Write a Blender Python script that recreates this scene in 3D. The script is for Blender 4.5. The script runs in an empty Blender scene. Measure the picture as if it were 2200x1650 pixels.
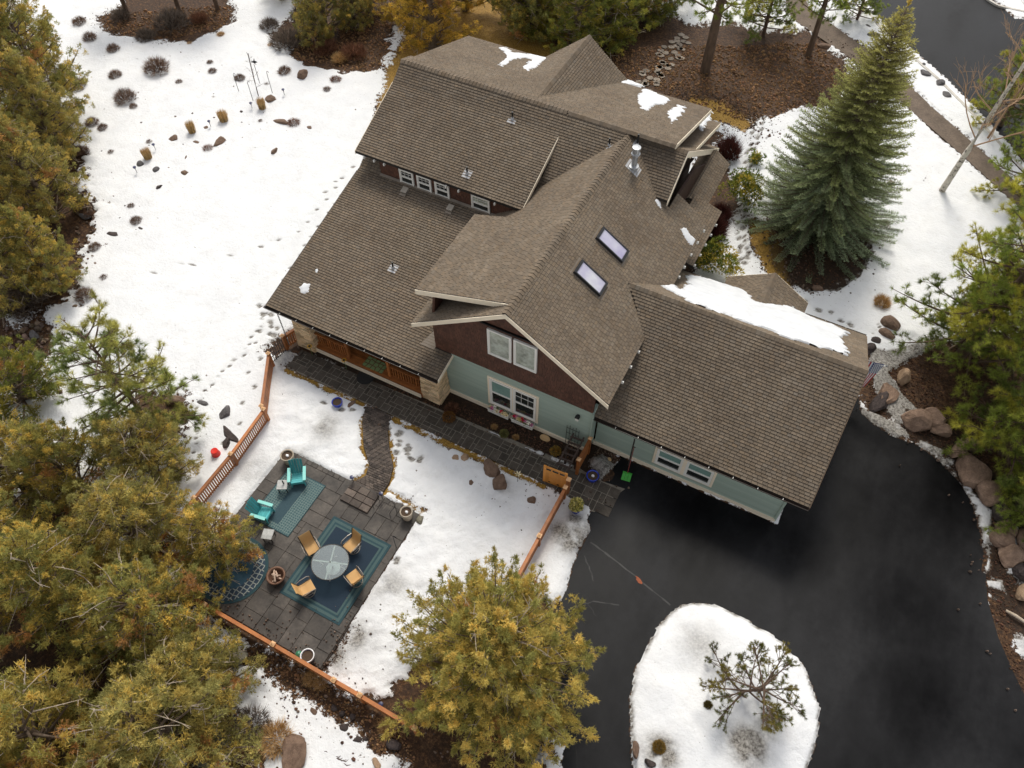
import bpy, math, random
import numpy as np
from mathutils import Vector, Matrix
random.seed(7)
rng = np.random.default_rng(11)
scn = bpy.context.scene
COL = scn.collection
PI = math.pi

# ------------------------------------------------------------------ camera
CAMPOS = Vector((13.376, -17.717, 31.204))
RIGHT = Vector((0.88653848, 0.46264488, -0.00303865))
DOWN = Vector((0.37661714, -0.7254723, -0.57606378))
FWD = Vector((-0.26871742, 0.5095583, -0.8173991))
FPX = 1663.2                                   # focal length in pixels of a 2200 px wide frame
cam = bpy.data.cameras.new('camera'); cam_o = bpy.data.objects.new('camera', cam); COL.objects.link(cam_o)
cam_o.matrix_world = Matrix(((RIGHT.x, -DOWN.x, -FWD.x, CAMPOS.x), (RIGHT.y, -DOWN.y, -FWD.y, CAMPOS.y), (RIGHT.z, -DOWN.z, -FWD.z, CAMPOS.z), (0, 0, 0, 1)))
cam.sensor_width = 36; cam.lens = FPX / 2200 * 36; cam.clip_end = 3000; cam.clip_start = 0.5
scn.camera = cam_o
# ------------------------------------------------------------------ sky, sun, exposure (bright overcast)
world = bpy.data.worlds.new('World'); scn.world = world; world.use_nodes = True
wn = world.node_tree; wn.nodes.clear()
sky = wn.nodes.new('ShaderNodeTexSky'); sky.sky_type = 'NISHITA'; sky.sun_disc = False
SUN_EL, SUN_AZ = math.radians(52), math.radians(112)          # light comes from beyond the house, upper left
sky.sun_elevation = SUN_EL; sky.sun_rotation = math.radians(-22); sky.dust_density = 6.0; sky.air_density = 1.0; sky.ozone_density = 0.6; sky.altitude = 1100
bg = wn.nodes.new('ShaderNodeBackground'); bg.inputs['Strength'].default_value = 0.15
wo = wn.nodes.new('ShaderNodeOutputWorld')
hs = wn.nodes.new('ShaderNodeHueSaturation'); hs.inputs['Saturation'].default_value = 0.2
wn.links.new(sky.outputs[0], hs.inputs['Color']); wn.links.new(hs.outputs[0], bg.inputs['Color']); wn.links.new(bg.outputs[0], wo.inputs[0])
sun = bpy.data.lights.new('sun', 'SUN'); sun.energy = 1.5; sun.angle = math.radians(16); sun.color = (1.0, 0.94, 0.82)
sun_o = bpy.data.objects.new('sun', sun); COL.objects.link(sun_o)
sd = Vector((math.cos(SUN_EL) * math.cos(SUN_AZ), math.cos(SUN_EL) * math.sin(SUN_AZ), math.sin(SUN_EL)))
sun_o.rotation_euler = sd.to_track_quat('Z', 'Y').to_euler(); sun_o.location = (0, 0, 60)
scn.view_settings.view_transform = 'Standard'; scn.view_settings.look = 'None'
scn.view_settings.gamma = 1; scn.view_settings.use_curve_mapping = False
scn.view_settings.exposure = 0.46
scn.cycles.max_bounces = 6; scn.cycles.diffuse_bounces = 3; scn.cycles.transparent_max_bounces = 6

# ------------------------------------------------------------------ helpers
def ray(px, py): return (RIGHT * (px - 1100) + DOWN * (py - 825) + FWD * FPX)
def G(px, py, z=0.0):
    """the point of the horizontal plane z that shows at this place of the 2200x1650 photograph"""
    r = ray(px, py); t = (z - CAMPOS.z) / r.z; p = CAMPOS + r * t; return (p.x, p.y)
def GP(px, py, a, b, c):
    """point on the plane z = a*x + b*y + c"""
    r = ray(px, py); C = CAMPOS
    t = (a * C.x + b * C.y + c - C.z) / (r.z - a * r.x - b * r.y); p = C + r * t; return (p.x, p.y, p.z)

def nodes(m):
    m.use_nodes = True; nt = m.node_tree; nt.nodes.clear()
    out = nt.nodes.new('ShaderNodeOutputMaterial'); b = nt.nodes.new('ShaderNodeBsdfPrincipled')
    nt.links.new(b.outputs[0], out.inputs[0]); return nt, b, out
def nd(nt, t, **k):
    n = nt.nodes.new(t)
    for a, v in k.items(): setattr(n, a, v)
    return n
def ramp(nt, fac, stops):
    r = nd(nt, 'ShaderNodeValToRGB'); e = r.color_ramp.elements
    while len(e) > 1: e.remove(e[-1])
    for i, (p, c) in enumerate(stops):
        if i == 0: e[0].position = p; el = e[0]
        else: el = e.new(p)
        el.color = (*c, 1) if len(c) == 3 else c
    nt.links.new(fac, r.inputs[0]); return r.outputs[0]
def noise(nt, scale, detail=4, rough=.6, coord='pos', stretch=None):
    if coord == 'pos':
        g = nd(nt, 'ShaderNodeNewGeometry'); v = g.outputs['Position']
    else:
        g = nd(nt, 'ShaderNodeTexCoord'); v = g.outputs['Object']
    if stretch:
        mp = nd(nt, 'ShaderNodeMapping'); mp.inputs['Scale'].default_value = stretch; nt.links.new(v, mp.inputs[0]); v = mp.outputs[0]
    n = nd(nt, 'ShaderNodeTexNoise'); n.inputs['Scale'].default_value = scale; n.inputs['Detail'].default_value = detail; n.inputs['Roughness'].default_value = rough
    nt.links.new(v, n.inputs['Vector']); return n.outputs['Fac']
def mixc(nt, fac, a, b, mode='MIX'):
    m = nd(nt, 'ShaderNodeMix', data_type='RGBA', blend_type=mode); m.clamp_factor = True
    for sock, v in ((m.inputs['Factor'], fac), (m.inputs[6], a), (m.inputs[7], b)):
        if isinstance(v, (int, float)): sock.default_value = v
        elif isinstance(v, tuple): sock.default_value = (*v, 1)
        else: nt.links.new(v, sock)
    return m.outputs[2]
def math_n(nt, op, a, b=None, clamp=False):
    m = nd(nt, 'ShaderNodeMath', operation=op); m.use_clamp = clamp
    for i, v in enumerate((a, b)):
        if v is None: continue
        if isinstance(v, (int, float)): m.inputs[i].default_value = v
        else: nt.links.new(v, m.inputs[i])
    return m.outputs[0]
MATS = {}
def pm(name, c1, c2=None, scale=6, rough=.7, bump=0, spec=.4, rand=0, tint=False, metal=0, coord='pos', stretch=None, detail=4, bscale=None, fine=0.0):
    """principled material: two colours through noise, optional per-object random, optional per-vertex tint"""
    if name in MATS: return MATS[name]
    m = bpy.data.materials.new(name); MATS[name] = m
    nt, b, out = nodes(m); c2 = c2 or c1
    f = noise(nt, scale, detail, coord=coord, stretch=stretch)
    f = ramp(nt, f, [(.3, (0, 0, 0)), (.7, (1, 1, 1))])
    c = mixc(nt, f, c1, c2)
    if fine:
        f2 = noise(nt, scale * 9, 3, .7, coord=coord, stretch=stretch)
        c = mixc(nt, fine, c, ramp(nt, f2, [(.3, (.25, .25, .25)), (.7, (.8, .8, .8))]), 'OVERLAY')
    if rand:
        oi = nd(nt, 'ShaderNodeObjectInfo')
        g = ramp(nt, oi.outputs['Random'], [(0, (1 - rand,) * 3), (1, (1 + rand,) * 3)])
        c = mixc(nt, 1.0, c, g, 'MULTIPLY')
    if tint:
        at = nd(nt, 'ShaderNodeAttribute'); at.attribute_name = 'tint'
        c = mixc(nt, 1.0, c, at.outputs['Color'], 'MULTIPLY')
    nt.links.new(c, b.inputs['Base Color'])
    b.inputs['Roughness'].default_value = rough; b.inputs['Specular IOR Level'].default_value = spec; b.inputs['Metallic'].default_value = metal
    if bump:
        bf = noise(nt, bscale or scale * 3, 5, .65, coord=coord, stretch=stretch)
        bp = nd(nt, 'ShaderNodeBump'); bp.inputs['Strength'].default_value = 1; bp.inputs['Distance'].default_value = bump
        nt.links.new(bf, bp.inputs['Height']); nt.links.new(bp.outputs[0], b.inputs['Normal'])
    return m

class MB:
    """collects geometry, builds ONE mesh object"""
    def __init__(s): s.v = []; s.f = []; s.m = []; s.t = []; s.sm = []; s.cur = 0; s.tc = (1, 1, 1); s.smooth = False
    def add(s, vs, fs):
        n = len(s.v); s.v += [tuple(p) for p in vs]; s.t += [s.tc] * len(vs)
        for f in fs: s.f.append(tuple(i + n for i in f)); s.m.append(s.cur); s.sm.append(s.smooth)
        return s
    def box(s, c, d, rz=0, rx=0, ry=0, taper=1):
        x, y, z = d[0] / 2, d[1] / 2, d[2] / 2
        P = [(-x, -y, -z), (x, -y, -z), (x, y, -z), (-x, y, -z), (-x * taper, -y * taper, z), (x * taper, -y * taper, z), (x * taper, y * taper, z), (-x * taper, y * taper, z)]
        if rz or rx or ry:
            R = Matrix.Rotation(rz, 3, 'Z') @ Matrix.Rotation(ry, 3, 'Y') @ Matrix.Rotation(rx, 3, 'X'); P = [R @ Vector(p) for p in P]
        return s.add([(p[0] + c[0], p[1] + c[1], p[2] + c[2]) for p in P], [(0, 3, 2, 1), (4, 5, 6, 7), (0, 1, 5, 4), (1, 2, 6, 5), (2, 3, 7, 6), (3, 0, 4, 7)])
    def beam(s, a, b, w, h, up=(0, 0, 1)):
        a = Vector(a); b = Vector(b); d = (b - a); L = d.length; d.normalize(); u = Vector(up); x = d.cross(u)
        if x.length < 1e-4: x = d.cross(Vector((1, 0, 0)))
        x.normalize(); u = x.cross(d); P = []
        for e in (a, b):
            for sx, sz in ((-1, -1), (1, -1), (1, 1), (-1, 1)): P.append(e + x * sx * w / 2 + u * sz * h / 2)
        return s.add(P, [(0, 3, 2, 1), (4, 5, 6, 7), (0, 1, 5, 4), (1, 2, 6, 5), (2, 3, 7, 6), (3, 0, 4, 7)])
    def tube(s, pts, rad, n=6, cap=True):
        pts = [Vector(p) for p in pts]; rings = []; base = len(s.v); vs = []
        if isinstance(rad, (int, float)): rad = [rad] * len(pts)
        ref = Vector((0, 0, 1))
        for i, p in enumerate(pts):
            d = (pts[min(i + 1, len(pts) - 1)] - pts[max(i - 1, 0)])
            if d.length < 1e-9: d = Vector((0, 0, 1))
            d.normalize(); x = d.cross(ref)
            if x.length < .05: x = d.cross(Vector((1, 0, 0)))
            x.normalize(); y = x.cross(d)
            for k in range(n):
                a = 2 * PI * k / n; vs.append(p + (x * math.cos(a) + y * math.sin(a)) * rad[i])
        fs = []
        for i in range(len(pts) - 1):
            for k in range(n): a = i * n + k; b = i * n + (k + 1) % n; fs.append((a, a + n, b + n, b))
        if cap: fs.append(tuple(range(n))); fs.append(tuple((len(pts) - 1) * n + k for k in reversed(range(n))))
        return s.add(vs, fs)
    def lathe(s, prof, n=20, c=(0, 0, 0), caps=(True, True)):
        vs = []; fs = []
        for r, z in prof:
            for k in range(n): a = 2 * PI * k / n; vs.append((c[0] + r * math.cos(a), c[1] + r * math.sin(a), c[2] + z))
        for i in range(len(prof) - 1):
            for k in range(n): a = i * n + k; b = i * n + (k + 1) % n; fs.append((a, b, b + n, a + n))
        if caps[0]: fs.append(tuple(reversed(range(n))))
        if caps[1]: fs.append(tuple((len(prof) - 1) * n + k for k in range(n)))
        return s.add(vs, fs)
    def prism(s, poly, z0, z1):
        """poly: xy list; z0,z1 numbers or functions of (x,y)"""
        ar = sum(poly[i][0] * poly[(i + 1) % len(poly)][1] - poly[(i + 1) % len(poly)][0] * poly[i][1] for i in range(len(poly)))
        if ar < 0: poly = poly[::-1]
        f0 = z0 if callable(z0) else (lambda x, y: z0); f1 = z1 if callable(z1) else (lambda x, y: z1); n = len(poly)
        vs = [(x, y, f0(x, y)) for x, y in poly] + [(x, y, f1(x, y)) for x, y in poly]
        return s.add(vs, [tuple(reversed(range(n))), tuple(range(n, 2 * n))] + [(i, (i + 1) % n, (i + 1) % n + n, i + n) for i in range(n)])
    def wall(s, pts, nrm, th):
        """3D planar polygon extruded by th against its normal"""
        nrm = Vector(nrm); P = [Vector(p) for p in pts]; n = len(P)
        nn = Vector((0, 0, 0))
        for i in range(n): nn += P[i].cross(P[(i + 1) % n])
        if nn.dot(nrm) < 0: P = P[::-1]
        Q = [p - nrm * th for p in P]
        return s.add(P + Q, [tuple(range(n)), tuple(reversed(range(n, 2 * n)))] + [((i + 1) % n, i, i + n, (i + 1) % n + n) for i in range(n)])
    def build(s, name, mat, parent=None, loc=None, smooth=None, **props):
        me = bpy.data.meshes.new(name); me.from_pydata(s.v, [], s.f)
        for m in (mat if isinstance(mat, (list, tuple)) else [mat]): me.materials.append(m)
        if any(s.m): me.polygons.foreach_set('material_index', s.m)
        if smooth or any(s.sm): me.polygons.foreach_set('use_smooth', [True] * len(s.f) if smooth else s.sm)
        if any(t != (1, 1, 1) for t in s.t):
            a = me.color_attributes.new('tint', 'FLOAT_COLOR', 'POINT'); a.data.foreach_set('color', np.array([(*t, 1) for t in s.t], dtype=np.float32).ravel())
        me.update()
        return link(name, me, parent, loc, **props)
def link(name, me, parent=None, loc=None, rz=None, **props):
    o = bpy.data.objects.new(name, me); COL.objects.link(o)
    if parent: o.parent = parent
    if loc: o.location = loc
    if rz is not None: o.rotation_euler = (0, 0, rz)
    for k, v in props.items(): o[k] = v
    return o
def thing(name, label, cat, loc=(0, 0, 0), rz=0, group=None):
    o = bpy.data.objects.new(name, None); COL.objects.link(o); o.location = loc; o.rotation_euler = (0, 0, rz); o.empty_display_size = .2
    o['label'] = label; o['category'] = cat
    if group: o['group'] = group
    return o
def tag(o, label, cat, group=None):
    o['label'] = label; o['category'] = cat
    if group: o['group'] = group
    return o
def dup(root, label=None, loc=None, rz=None, group=None, scale=None):
    def cp(o, par):
        c = o.copy(); COL.objects.link(c); c.parent = par
        for ch in o.children: cp(ch, c)
        return c
    r = cp(root, None)
    if label: r['label'] = label
    if loc: r.location = loc
    if rz is not None: r.rotation_euler = (0, 0, rz)
    if group: r['group'] = group
    if scale: r.scale = scale
    return r
def trimesh(name, V, F, col=None, mats=(), smooth=False):
    """fast mesh from numpy arrays: V (n,3), F (m,3)"""
    me = bpy.data.meshes.new(name); n = len(V); m = len(F)
    me.vertices.add(n); me.vertices.foreach_set('co', np.asarray(V, dtype=np.float32).ravel())
    me.loops.add(m * 3); me.loops.foreach_set('vertex_index', np.asarray(F, dtype=np.int32).ravel())
    me.polygons.add(m); me.polygons.foreach_set('loop_start', np.arange(0, m * 3, 3, dtype=np.int32)); me.polygons.foreach_set('loop_total', np.full(m, 3, dtype=np.int32))
    if smooth: me.polygons.foreach_set('use_smooth', np.ones(m, dtype=bool))
    if col is not None:
        a = me.color_attributes.new('tint', 'FLOAT_COLOR', 'POINT'); c = np.ones((n, 4), dtype=np.float32); c[:, :3] = col; a.data.foreach_set('color', c.ravel())
    for mm in mats: me.materials.append(mm)
    me.update(); me.validate(); return me
def lattice(x, y, scale, seed):
    r = np.random.default_rng(seed); N = 256; g = r.random((N, N))
    u = np.asarray(x) / scale + 100.3; v = np.asarray(y) / scale + 57.7
    i = np.floor(u).astype(int); j = np.floor(v).astype(int); fu = u - i; fv = v - j; fu = fu * fu * (3 - 2 * fu); fv = fv * fv * (3 - 2 * fv)
    a = g[i % N, j % N]; b = g[(i + 1) % N, j % N]; c = g[i % N, (j + 1) % N]; d = g[(i + 1) % N, (j + 1) % N]
    return (a * (1 - fu) + b * fu) * (1 - fv) + (c * (1 - fu) + d * fu) * fv
def fbm(x, y, scale, seed, octaves=4):
    s = 0; a = .5; t = 0
    for k in range(octaves): s = s + a * lattice(x, y, scale / 2 ** k, seed + k); t += a; a *= .55
    return s / t * 2 - 1
def sdf(x, y, poly):
    """signed distance to polygon, negative inside"""
    P = np.array(poly); d = np.full(x.shape, 1e9); ins = np.zeros(x.shape, bool)
    for k in range(len(P)):
        a = P[k]; b = P[(k + 1) % len(P)]; ex, ey = b - a; wx = x - a[0]; wy = y - a[1]
        t = np.clip((wx * ex + wy * ey) / (ex * ex + ey * ey + 1e-12), 0, 1)
        d = np.minimum(d, (wx - ex * t) ** 2 + (wy - ey * t) ** 2)
        c = ((a[1] > y) != (b[1] > y)); xi = (b[0] - a[0]) * (y - a[1]) / ((b[1] - a[1]) if b[1] != a[1] else 1e-12) + a[0]
        ins ^= c & (x < xi)
    d = np.sqrt(d); return np.where(ins, -d, d)
def PX(l, z=0.0): return [G(a, b, z) for a, b in l]
# ------------------------------------------------------------------ ground: one sheet, snow and bare earth
DRIVE = PX([(1290, 1035), (1335, 985), (1362, 975)]) + [(8.9 + .45, .46), (16.9, .46), (16.9, 9.2), (18.2, 9.4)] + PX([(1850, 888), (1880, 912), (1920, 938), (1965, 952), (2020, 992), (2060, 1035), (2085, 1075), (2103, 1130), (2115, 1200), (2122, 1290), (2145, 1370), (2180, 1450), (2215, 1520), (2300, 1720), (1300, 1900), (1180, 1800), (1205, 1660), (1215, 1560), (1190, 1450), (1180, 1330), (1215, 1270), (1240, 1190), (1268, 1140), (1262, 1115)])
ISLAND = PX([(1480, 1293), (1540, 1300), (1620, 1338), (1682, 1380), (1732, 1440), (1763, 1520), (1762, 1580), (1738, 1650), (1700, 1720), (1620, 1790), (1480, 1790), (1395, 1730), (1356, 1640), (1352, 1560), (1352, 1500), (1366, 1440), (1388, 1385), (1420, 1335), (1450, 1305)])
ROAD = PX([(1860, -60), (1868, 10), (1905, 55), (1960, 105), (2030, 165), (2100, 235), (2240, 390), (2500, 640), (2900, 500), (2500, 60), (2180, 40), (2125, -10), (2050, -90), (1900, -120)])
CURB = [(1848, -60), (1856, 18), (1893, 66), (1950, 116), (2018, 176), (2088, 247), (2228, 402), (2480, 652)]
SIDEWALK = PX([(1690, -80), (1740, 20), (1810, 70), (1880, 120), (1935, 165), (2000, 230), (2080, 300), (2190, 400), (2400, 600), (2370, 620), (2160, 420), (2050, 320), (1975, 255), (1905, 190), (1855, 145), (1780, 95), (1700, 40), (1660, -80)])
BRICKL = [(-2.56, -2.6), (-2.2, -3.5), (-1.35, -4.65), (-.6, -5.3), (-.42, -5.9), (-.75, -6.4)]
BRICKR = [(-1.14, -2.6), (-.75, -3.5), (-.14, -4.28), (.45, -4.9), (.74, -5.7), (.74, -6.4)]
# bare areas: polygon, ragged edge amplitude (m), gold grass?
BARE = [
 (PX([(212, 40), (235, 70), (290, 82), (330, 92), (400, 90), (460, 72), (500, 45), (505, 12), (470, -20), (420, -80), (330, -70), (300, -20), (260, 10)]), .7, 0),
 (PX([(590, 85), (640, 130), (700, 158), (790, 155), (835, 130), (860, 60), (1000, -40), (1000, -160), (650, -160), (640, 20)]), 1.1, 0),
 (PX([(818, 205), (835, 140), (865, 80), (880, 20), (1000, -60), (1160, 40), (1200, 110), (1250, 240), (1000, 300), (850, 300), (805, 260)]), .5, 1),
 (PX([(1040, -160), (1100, 30), (1190, 120), (1380, 190), (1560, 268), (1650, 250), (1720, 238), (1790, 225), (1842, 180), (1800, 110), (1735, 62), (1650, 70), (1560, 50), (1480, 52), (1400, 18), (1250, -40), (1200, -160)]), .8, 0),
 (PX([(1480, 208), (1555, 218), (1620, 262), (1600, 285), (1545, 262), (1480, 250)]), .35, 1),
 (PX([(1655, 470), (1660, 560), (1690, 600), (1740, 625), (1800, 622), (1845, 590), (1868, 545), (1860, 480), (1780, 440)]), .35, 0),
 (PX([(1605, 470), (1612, 520), (1640, 580), (1665, 620), (1700, 620), (1670, 480)]), .3, 1),
 (PX([(1855, 742), (1905, 770), (1960, 765), (2010, 740), (2260, 700), (2500, 900), (2500, 1800), (2220, 1600), (2175, 1500), (2130, 1390), (2110, 1240), (2098, 1130), (2070, 1040), (2010, 975), (1940, 945), (1860, 880), (1830, 820)]), .35, 0),
 ([(-6.65, -1.2), (-7.3, -1.8), (-6.8, -2.6), (9.0, -2.5), (9.0, 1), (-6.6, 1)], .06, 0),
 ([(-9.2, -2.3), (-8.5, -.2), (-6.5, -.2), (-6.5, -1.6), (-7.5, -2.2)], .35, 0),
 (PX([(1240, 1000), (1300, 955), (1350, 985), (1330, 1000), (1300, 1040), (1250, 1060)]), .15, 0),
 (PX([(470, 1400), (560, 1385), (700, 1470), (890, 1580), (960, 1640), (930, 1700), (830, 1610), (700, 1530), (560, 1440), (480, 1500), (560, 1580), (560, 1700), (420, 1760), (380, 1500)]), .4, 0),
 ([(2.8, -11.9), (2.98, -11.9), (3.1, -14.3), (-4.5, -14.3), (-4.5, -13.8), (2.7, -13.8)], .12, 0),
 (PX([(1540, 320), (1560, 350), (1590, 440), (1530, 560), (1480, 590), (1470, 480), (1500, 330)]), .35, 0),
 (PX([(1345, 200), (1560, 290), (1500, 340), (1345, 250)]), .3, 0),
 (PX([(-40, 260), (130, 240), (175, 330), (185, 480), (180, 620), (90, 690), (-60, 700)]), 1.7, 0),
 (PX([(-60, 800), (-20, 690), (90, 690), (110, 760), (40, 820)]), 1.7, 0), (PX([(300, 850), (405, 850), (385, 930), (290, 940)]), .7, 0),
 (PX([(-100, 1080), (120, 1050), (240, 1150), (300, 1300), (300, 1400), (420, 1500), (420, 1700), (-100, 1700)]), 1.9, 0),
 (PX([(820, 1080), (905, 1105), (915, 1100), (860, 1085)]), .1, 0),
 (PX([(780, 1550), (1190, 1250), (1230, 1500), (1150, 1680), (900, 1680)]), 1.9, 0),
]
# thin golden turf lines that melted free along the paving
LINES = [([(-7.4, -2.72), (-2.75, -2.72)], .1), ([(-1.0, -2.72), (7.0, -2.62)], .13), (BRICKL[1:], .12), (BRICKR[1:], .13), ([(.9, -6.0), (2.9, -6.3)], .05)]
SNOWY = [  # snow lying inside the bare areas
 (PX([(1868, 745), (1900, 760), (1960, 745), (1990, 740), (1950, 775), (1905, 800), (1940, 850), (1990, 900), (1975, 925), (1920, 900), (1890, 850), (1870, 800)]), .15, .75),
 (PX([(1835, 875), (1870, 885), (1930, 915), (1955, 938), (1925, 942), (1880, 918), (1838, 895)]), .12, .6),
 (PX([(1975, 945), (2020, 965), (2048, 990), (2045, 1000), (2010, 980), (1970, 957)]), .1, .5),
 (PX([(2070, 1025), (2095, 1070), (2122, 1085), (2130, 1130), (2120, 1200), (2128, 1250), (2108, 1235), (2100, 1150), (2082, 1090)]), .1, .15),
 (PX([(2115, 1245), (2150, 1250), (2155, 1268), (2125, 1265)]), .15, .2), (PX([(2175, 1350), (2200, 1370), (2230, 1440), (2190, 1410)]), .15, .2),
 (PX([(2165, 1110), (2195, 1150), (2200, 1260), (2180, 1230), (2165, 1180)]), .25, .3),
 (PX([(670, 770), (705, 775), (745, 800), (735, 803), (690, 790)]), .08, .1), (PX([(1052, 928), (1078, 936), (1080, 946), (1062, 938)]), .05, .1),
 (PX([(1128, 960), (1170, 975), (1165, 982), (1130, 970)]), .05, .1), (PX([(1182, 982), (1215, 992), (1235, 1005), (1210, 1004), (1188, 994)]), .06, .2),
 (PX([(1272, 985), (1295, 978), (1318, 1000), (1328, 1020), (1318, 1036), (1290, 1042), (1280, 1010), (1268, 1000)]), .06, .55),
 (PX([(590, 770), (615, 755), (640, 765), (620, 785), (605, 795)]), .08, .3),
 (PX([(495, 1415), (560, 1440), (580, 1500), (540, 1470), (500, 1450)]), .3, .1),
]
def axis(lo, hi, a, b, fine, mid, far=600):
    c = list(np.arange(a, b, fine)); x = a - fine; st = fine
    left = []
    while x > -far: left.append(x); st = st * 1.05 if x > lo else st * 1.6; st = min(st, mid) if x > lo else st; x -= st
    right = []; x = b; st = fine
    while x < far: right.append(x); st = min(st * 1.05, mid) if x < hi else st * 1.6; x += st
    return np.array(left[::-1] + c + right)
gx = axis(-48, 32, -12, 22, .11, .3); gy = axis(-26, 54, -15.5, 13, .11, .3)
GX, GY = np.meshgrid(gx, gy, indexing='ij')
f = np.full(GX.shape, 1.0); gold = np.zeros(GX.shape); dirt = np.zeros(GX.shape)
n1 = fbm(GX, GY, 1.1, 3); n2 = fbm(GX, GY, .45, 9); n3 = fbm(GX, GY, 3.5, 21); nb = fbm(GX, GY, 2.2, 33, 5)
for poly, amp, gd in BARE:
    d = sdf(GX, GY, poly); dd = d + amp * (n1 * .8 + n2 * .5 + (n3 * .6 if amp > 1 else 0))
    f = np.minimum(f, dd)
    if gd: gold = np.maximum(gold, np.clip(.5 - d / .25 + n2 * .4, 0, 1))
for pts, w in LINES:
    for (x0, y0), (x1, y1) in zip(pts[:-1], pts[1:]):
        L2 = (x1 - x0) ** 2 + (y1 - y0) ** 2; t = np.clip(((GX - x0) * (x1 - x0) + (GY - y0) * (y1 - y0)) / L2, 0, 1)
        d = np.hypot(GX - x0 - t * (x1 - x0), GY - y0 - t * (y1 - y0)) - w
        f = np.minimum(f, (d + .09 * n1 + .08 * n2) * 3); gold = np.maximum(gold, np.clip(1 - d / .12, 0, 1))
under = under_d = sdf(GX, GY, [(-7.9, -.6), (8, .1), (8, .6), (16.6, .6), (16.6, 9.5), (8.5, 9.5), (8.5, 14.5), (7.8, 18), (-7.5, 18)])
f = np.minimum(f, under)
for poly, amp, dr in SNOWY:
    d = .05 - (sdf(GX, GY, poly) + amp * (n1 + n2 * .7)); f = np.maximum(f, np.minimum(d * 2.5, .5)); dirt = np.maximum(dirt, dr * np.clip(d / .15 + .5, 0, 1) * np.clip(.6 + n2 + .4, 0, 1))
dD = sdf(GX, GY, DRIVE); f = np.minimum(f, np.clip(dD + .05 * n2 + .08 * n1, -1, 1) * 5)
f = np.minimum(f, sdf(GX, GY, ROAD) + .05 * n2); f = np.minimum(f, sdf(GX, GY, SIDEWALK) + .2 * n1)
for r_ in ([(-7.6, -2.6), (-2.6, -2.6), (7.9, -2.45), (9.6, -2.75), (10.3, -1.05), (7.9, -1.2), (-7.2, -1.3)], [(-4.45, -13.9), (2.85, -13.9), (2.85, -6.4), (-4.45, -6.4)], BRICKL + BRICKR[::-1]):
    f = np.minimum(f, (sdf(GX, GY, r_) + .03 + .04 * n2) * 5)
dI = -(sdf(GX, GY, ISLAND) + .09 * n1 + .10 * n2)
f = np.where(dI > -.3, np.maximum(f, dI * 6), f)
# melt-out specks of earth and debris scattered on the snow
sp = fbm(GX, GY, .8, 77, 2); dens = np.clip(1 - np.minimum(np.where(f > 0, f, 1), 1) / 1.0, 0, 1)
f = np.where((f > 0) & (dI < 0), np.minimum(f, .55 - sp * .62 - nb * .25 + (1 - dens) * .25), f)
dirt = np.maximum(dirt, np.where(dI > 0, .75 * np.clip(1 - dI / .16, 0, 1) * np.clip(.7 + n2, 0, 1), 0))
# footprints and animal tracks pressed into the snow
PRINTS = []
def trail(pts, step, jit, r):
    P = [Vector((*G(*p), 0)) for p in pts]
    for a, b in zip(P[:-1], P[1:]):
        d = b - a; n = max(1, int(d.length / step)); u = d.normalized(); w = Vector((-u.y, u.x, 0))
        for k in range(n): c = a + d * (k / n) + w * (jit if k % 2 else -jit) + Vector((random.gauss(0, .05), random.gauss(0, .05), 0)); PRINTS.append((c.x, c.y, r * random.uniform(.8, 1.2), math.atan2(u.y, u.x)))
trail([(420, 1020), (423, 930), (430, 860), (470, 810), (520, 765), (560, 700), (585, 660), (640, 560), (700, 470), (770, 380)], .38, .09, .07)
trail([(560, 655), (590, 700), (600, 740), (575, 720), (560, 700)], .3, .13, .12)
trail([(180, 600), (330, 585), (520, 545), (640, 500), (760, 350)], .5, .12, .06)
trail([(1640, 240), (1610, 330), (1600, 420), (1590, 500), (1600, 560), (1560, 590)], .26, .17, .12)
trail([(1600, 380), (1580, 450), (1610, 520), (1580, 570)], .26, .22, .12); trail([(1620, 620), (1700, 640), (1760, 665), (1830, 700), (1860, 730)], .55, .12, .13)
trail([(838, 930), (860, 955), (900, 990), (870, 975), (845, 960)], .32, .14, .12); trail([(845, 920), (880, 975), (905, 1010)], .4, .14, .1)
trail([(870, 1150), (850, 1180), (840, 1230)], .4, .12, .12); trail([(700, 860), (740, 880), (775, 890)], .4, .12, .1)
trail([(560, 740), (530, 870), (470, 1000)], .9, .2, .09); trail([(1640, 990), (1900, 690)], .1, .0, .01)
pit = np.zeros(GX.shape)
for x, y, r, a in PRINTS:
    i0, i1 = np.searchsorted(gx, (x - 3 * r, x + 3 * r)); j0, j1 = np.searchsorted(gy, (y - 3 * r, y + 3 * r))
    if i1 <= i0 or j1 <= j0: continue
    X = GX[i0:i1, j0:j1] - x; Y = GY[i0:i1, j0:j1] - y; u = X * math.cos(a) + Y * math.sin(a); v = -X * math.sin(a) + Y * math.cos(a)
    pit[i0:i1, j0:j1] = np.maximum(pit[i0:i1, j0:j1], np.exp(-((u / (1.25 * r)) ** 2 + (v / (.75 * r)) ** 2)))
for px, py, r, s in ((1225, 1150, .9, .8), (1235, 1125, .5, .7), (1150, 1625, .5, .6), (1420, 1620, .6, .75), (1600, 1610, .7, .85), (1240, 1080, .4, .6), (700, 920, .8, .35), (540, 1010, 1.0, .2), (1080, 1060, .6, .3), (1500, 1390, .9, .25), (1330, 1030, .5, .5), (840, 1260, .8, .3), (770, 1370, .7, .45), (720, 1410, .6, .5), (650, 990, .6, .3), (1590, 460, 1.2, .35), (1640, 1560, .7, .4)):
    x, y = G(px, py); d2 = np.hypot(GX - x, GY - y) / r; dirt = np.maximum(dirt, s * np.exp(-d2 ** 2) * np.clip(.8 + n2 * .9, 0, 1))
dirt = np.maximum(dirt, np.clip(pit * 1.5 - .2, 0, 1) * .95)
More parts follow.
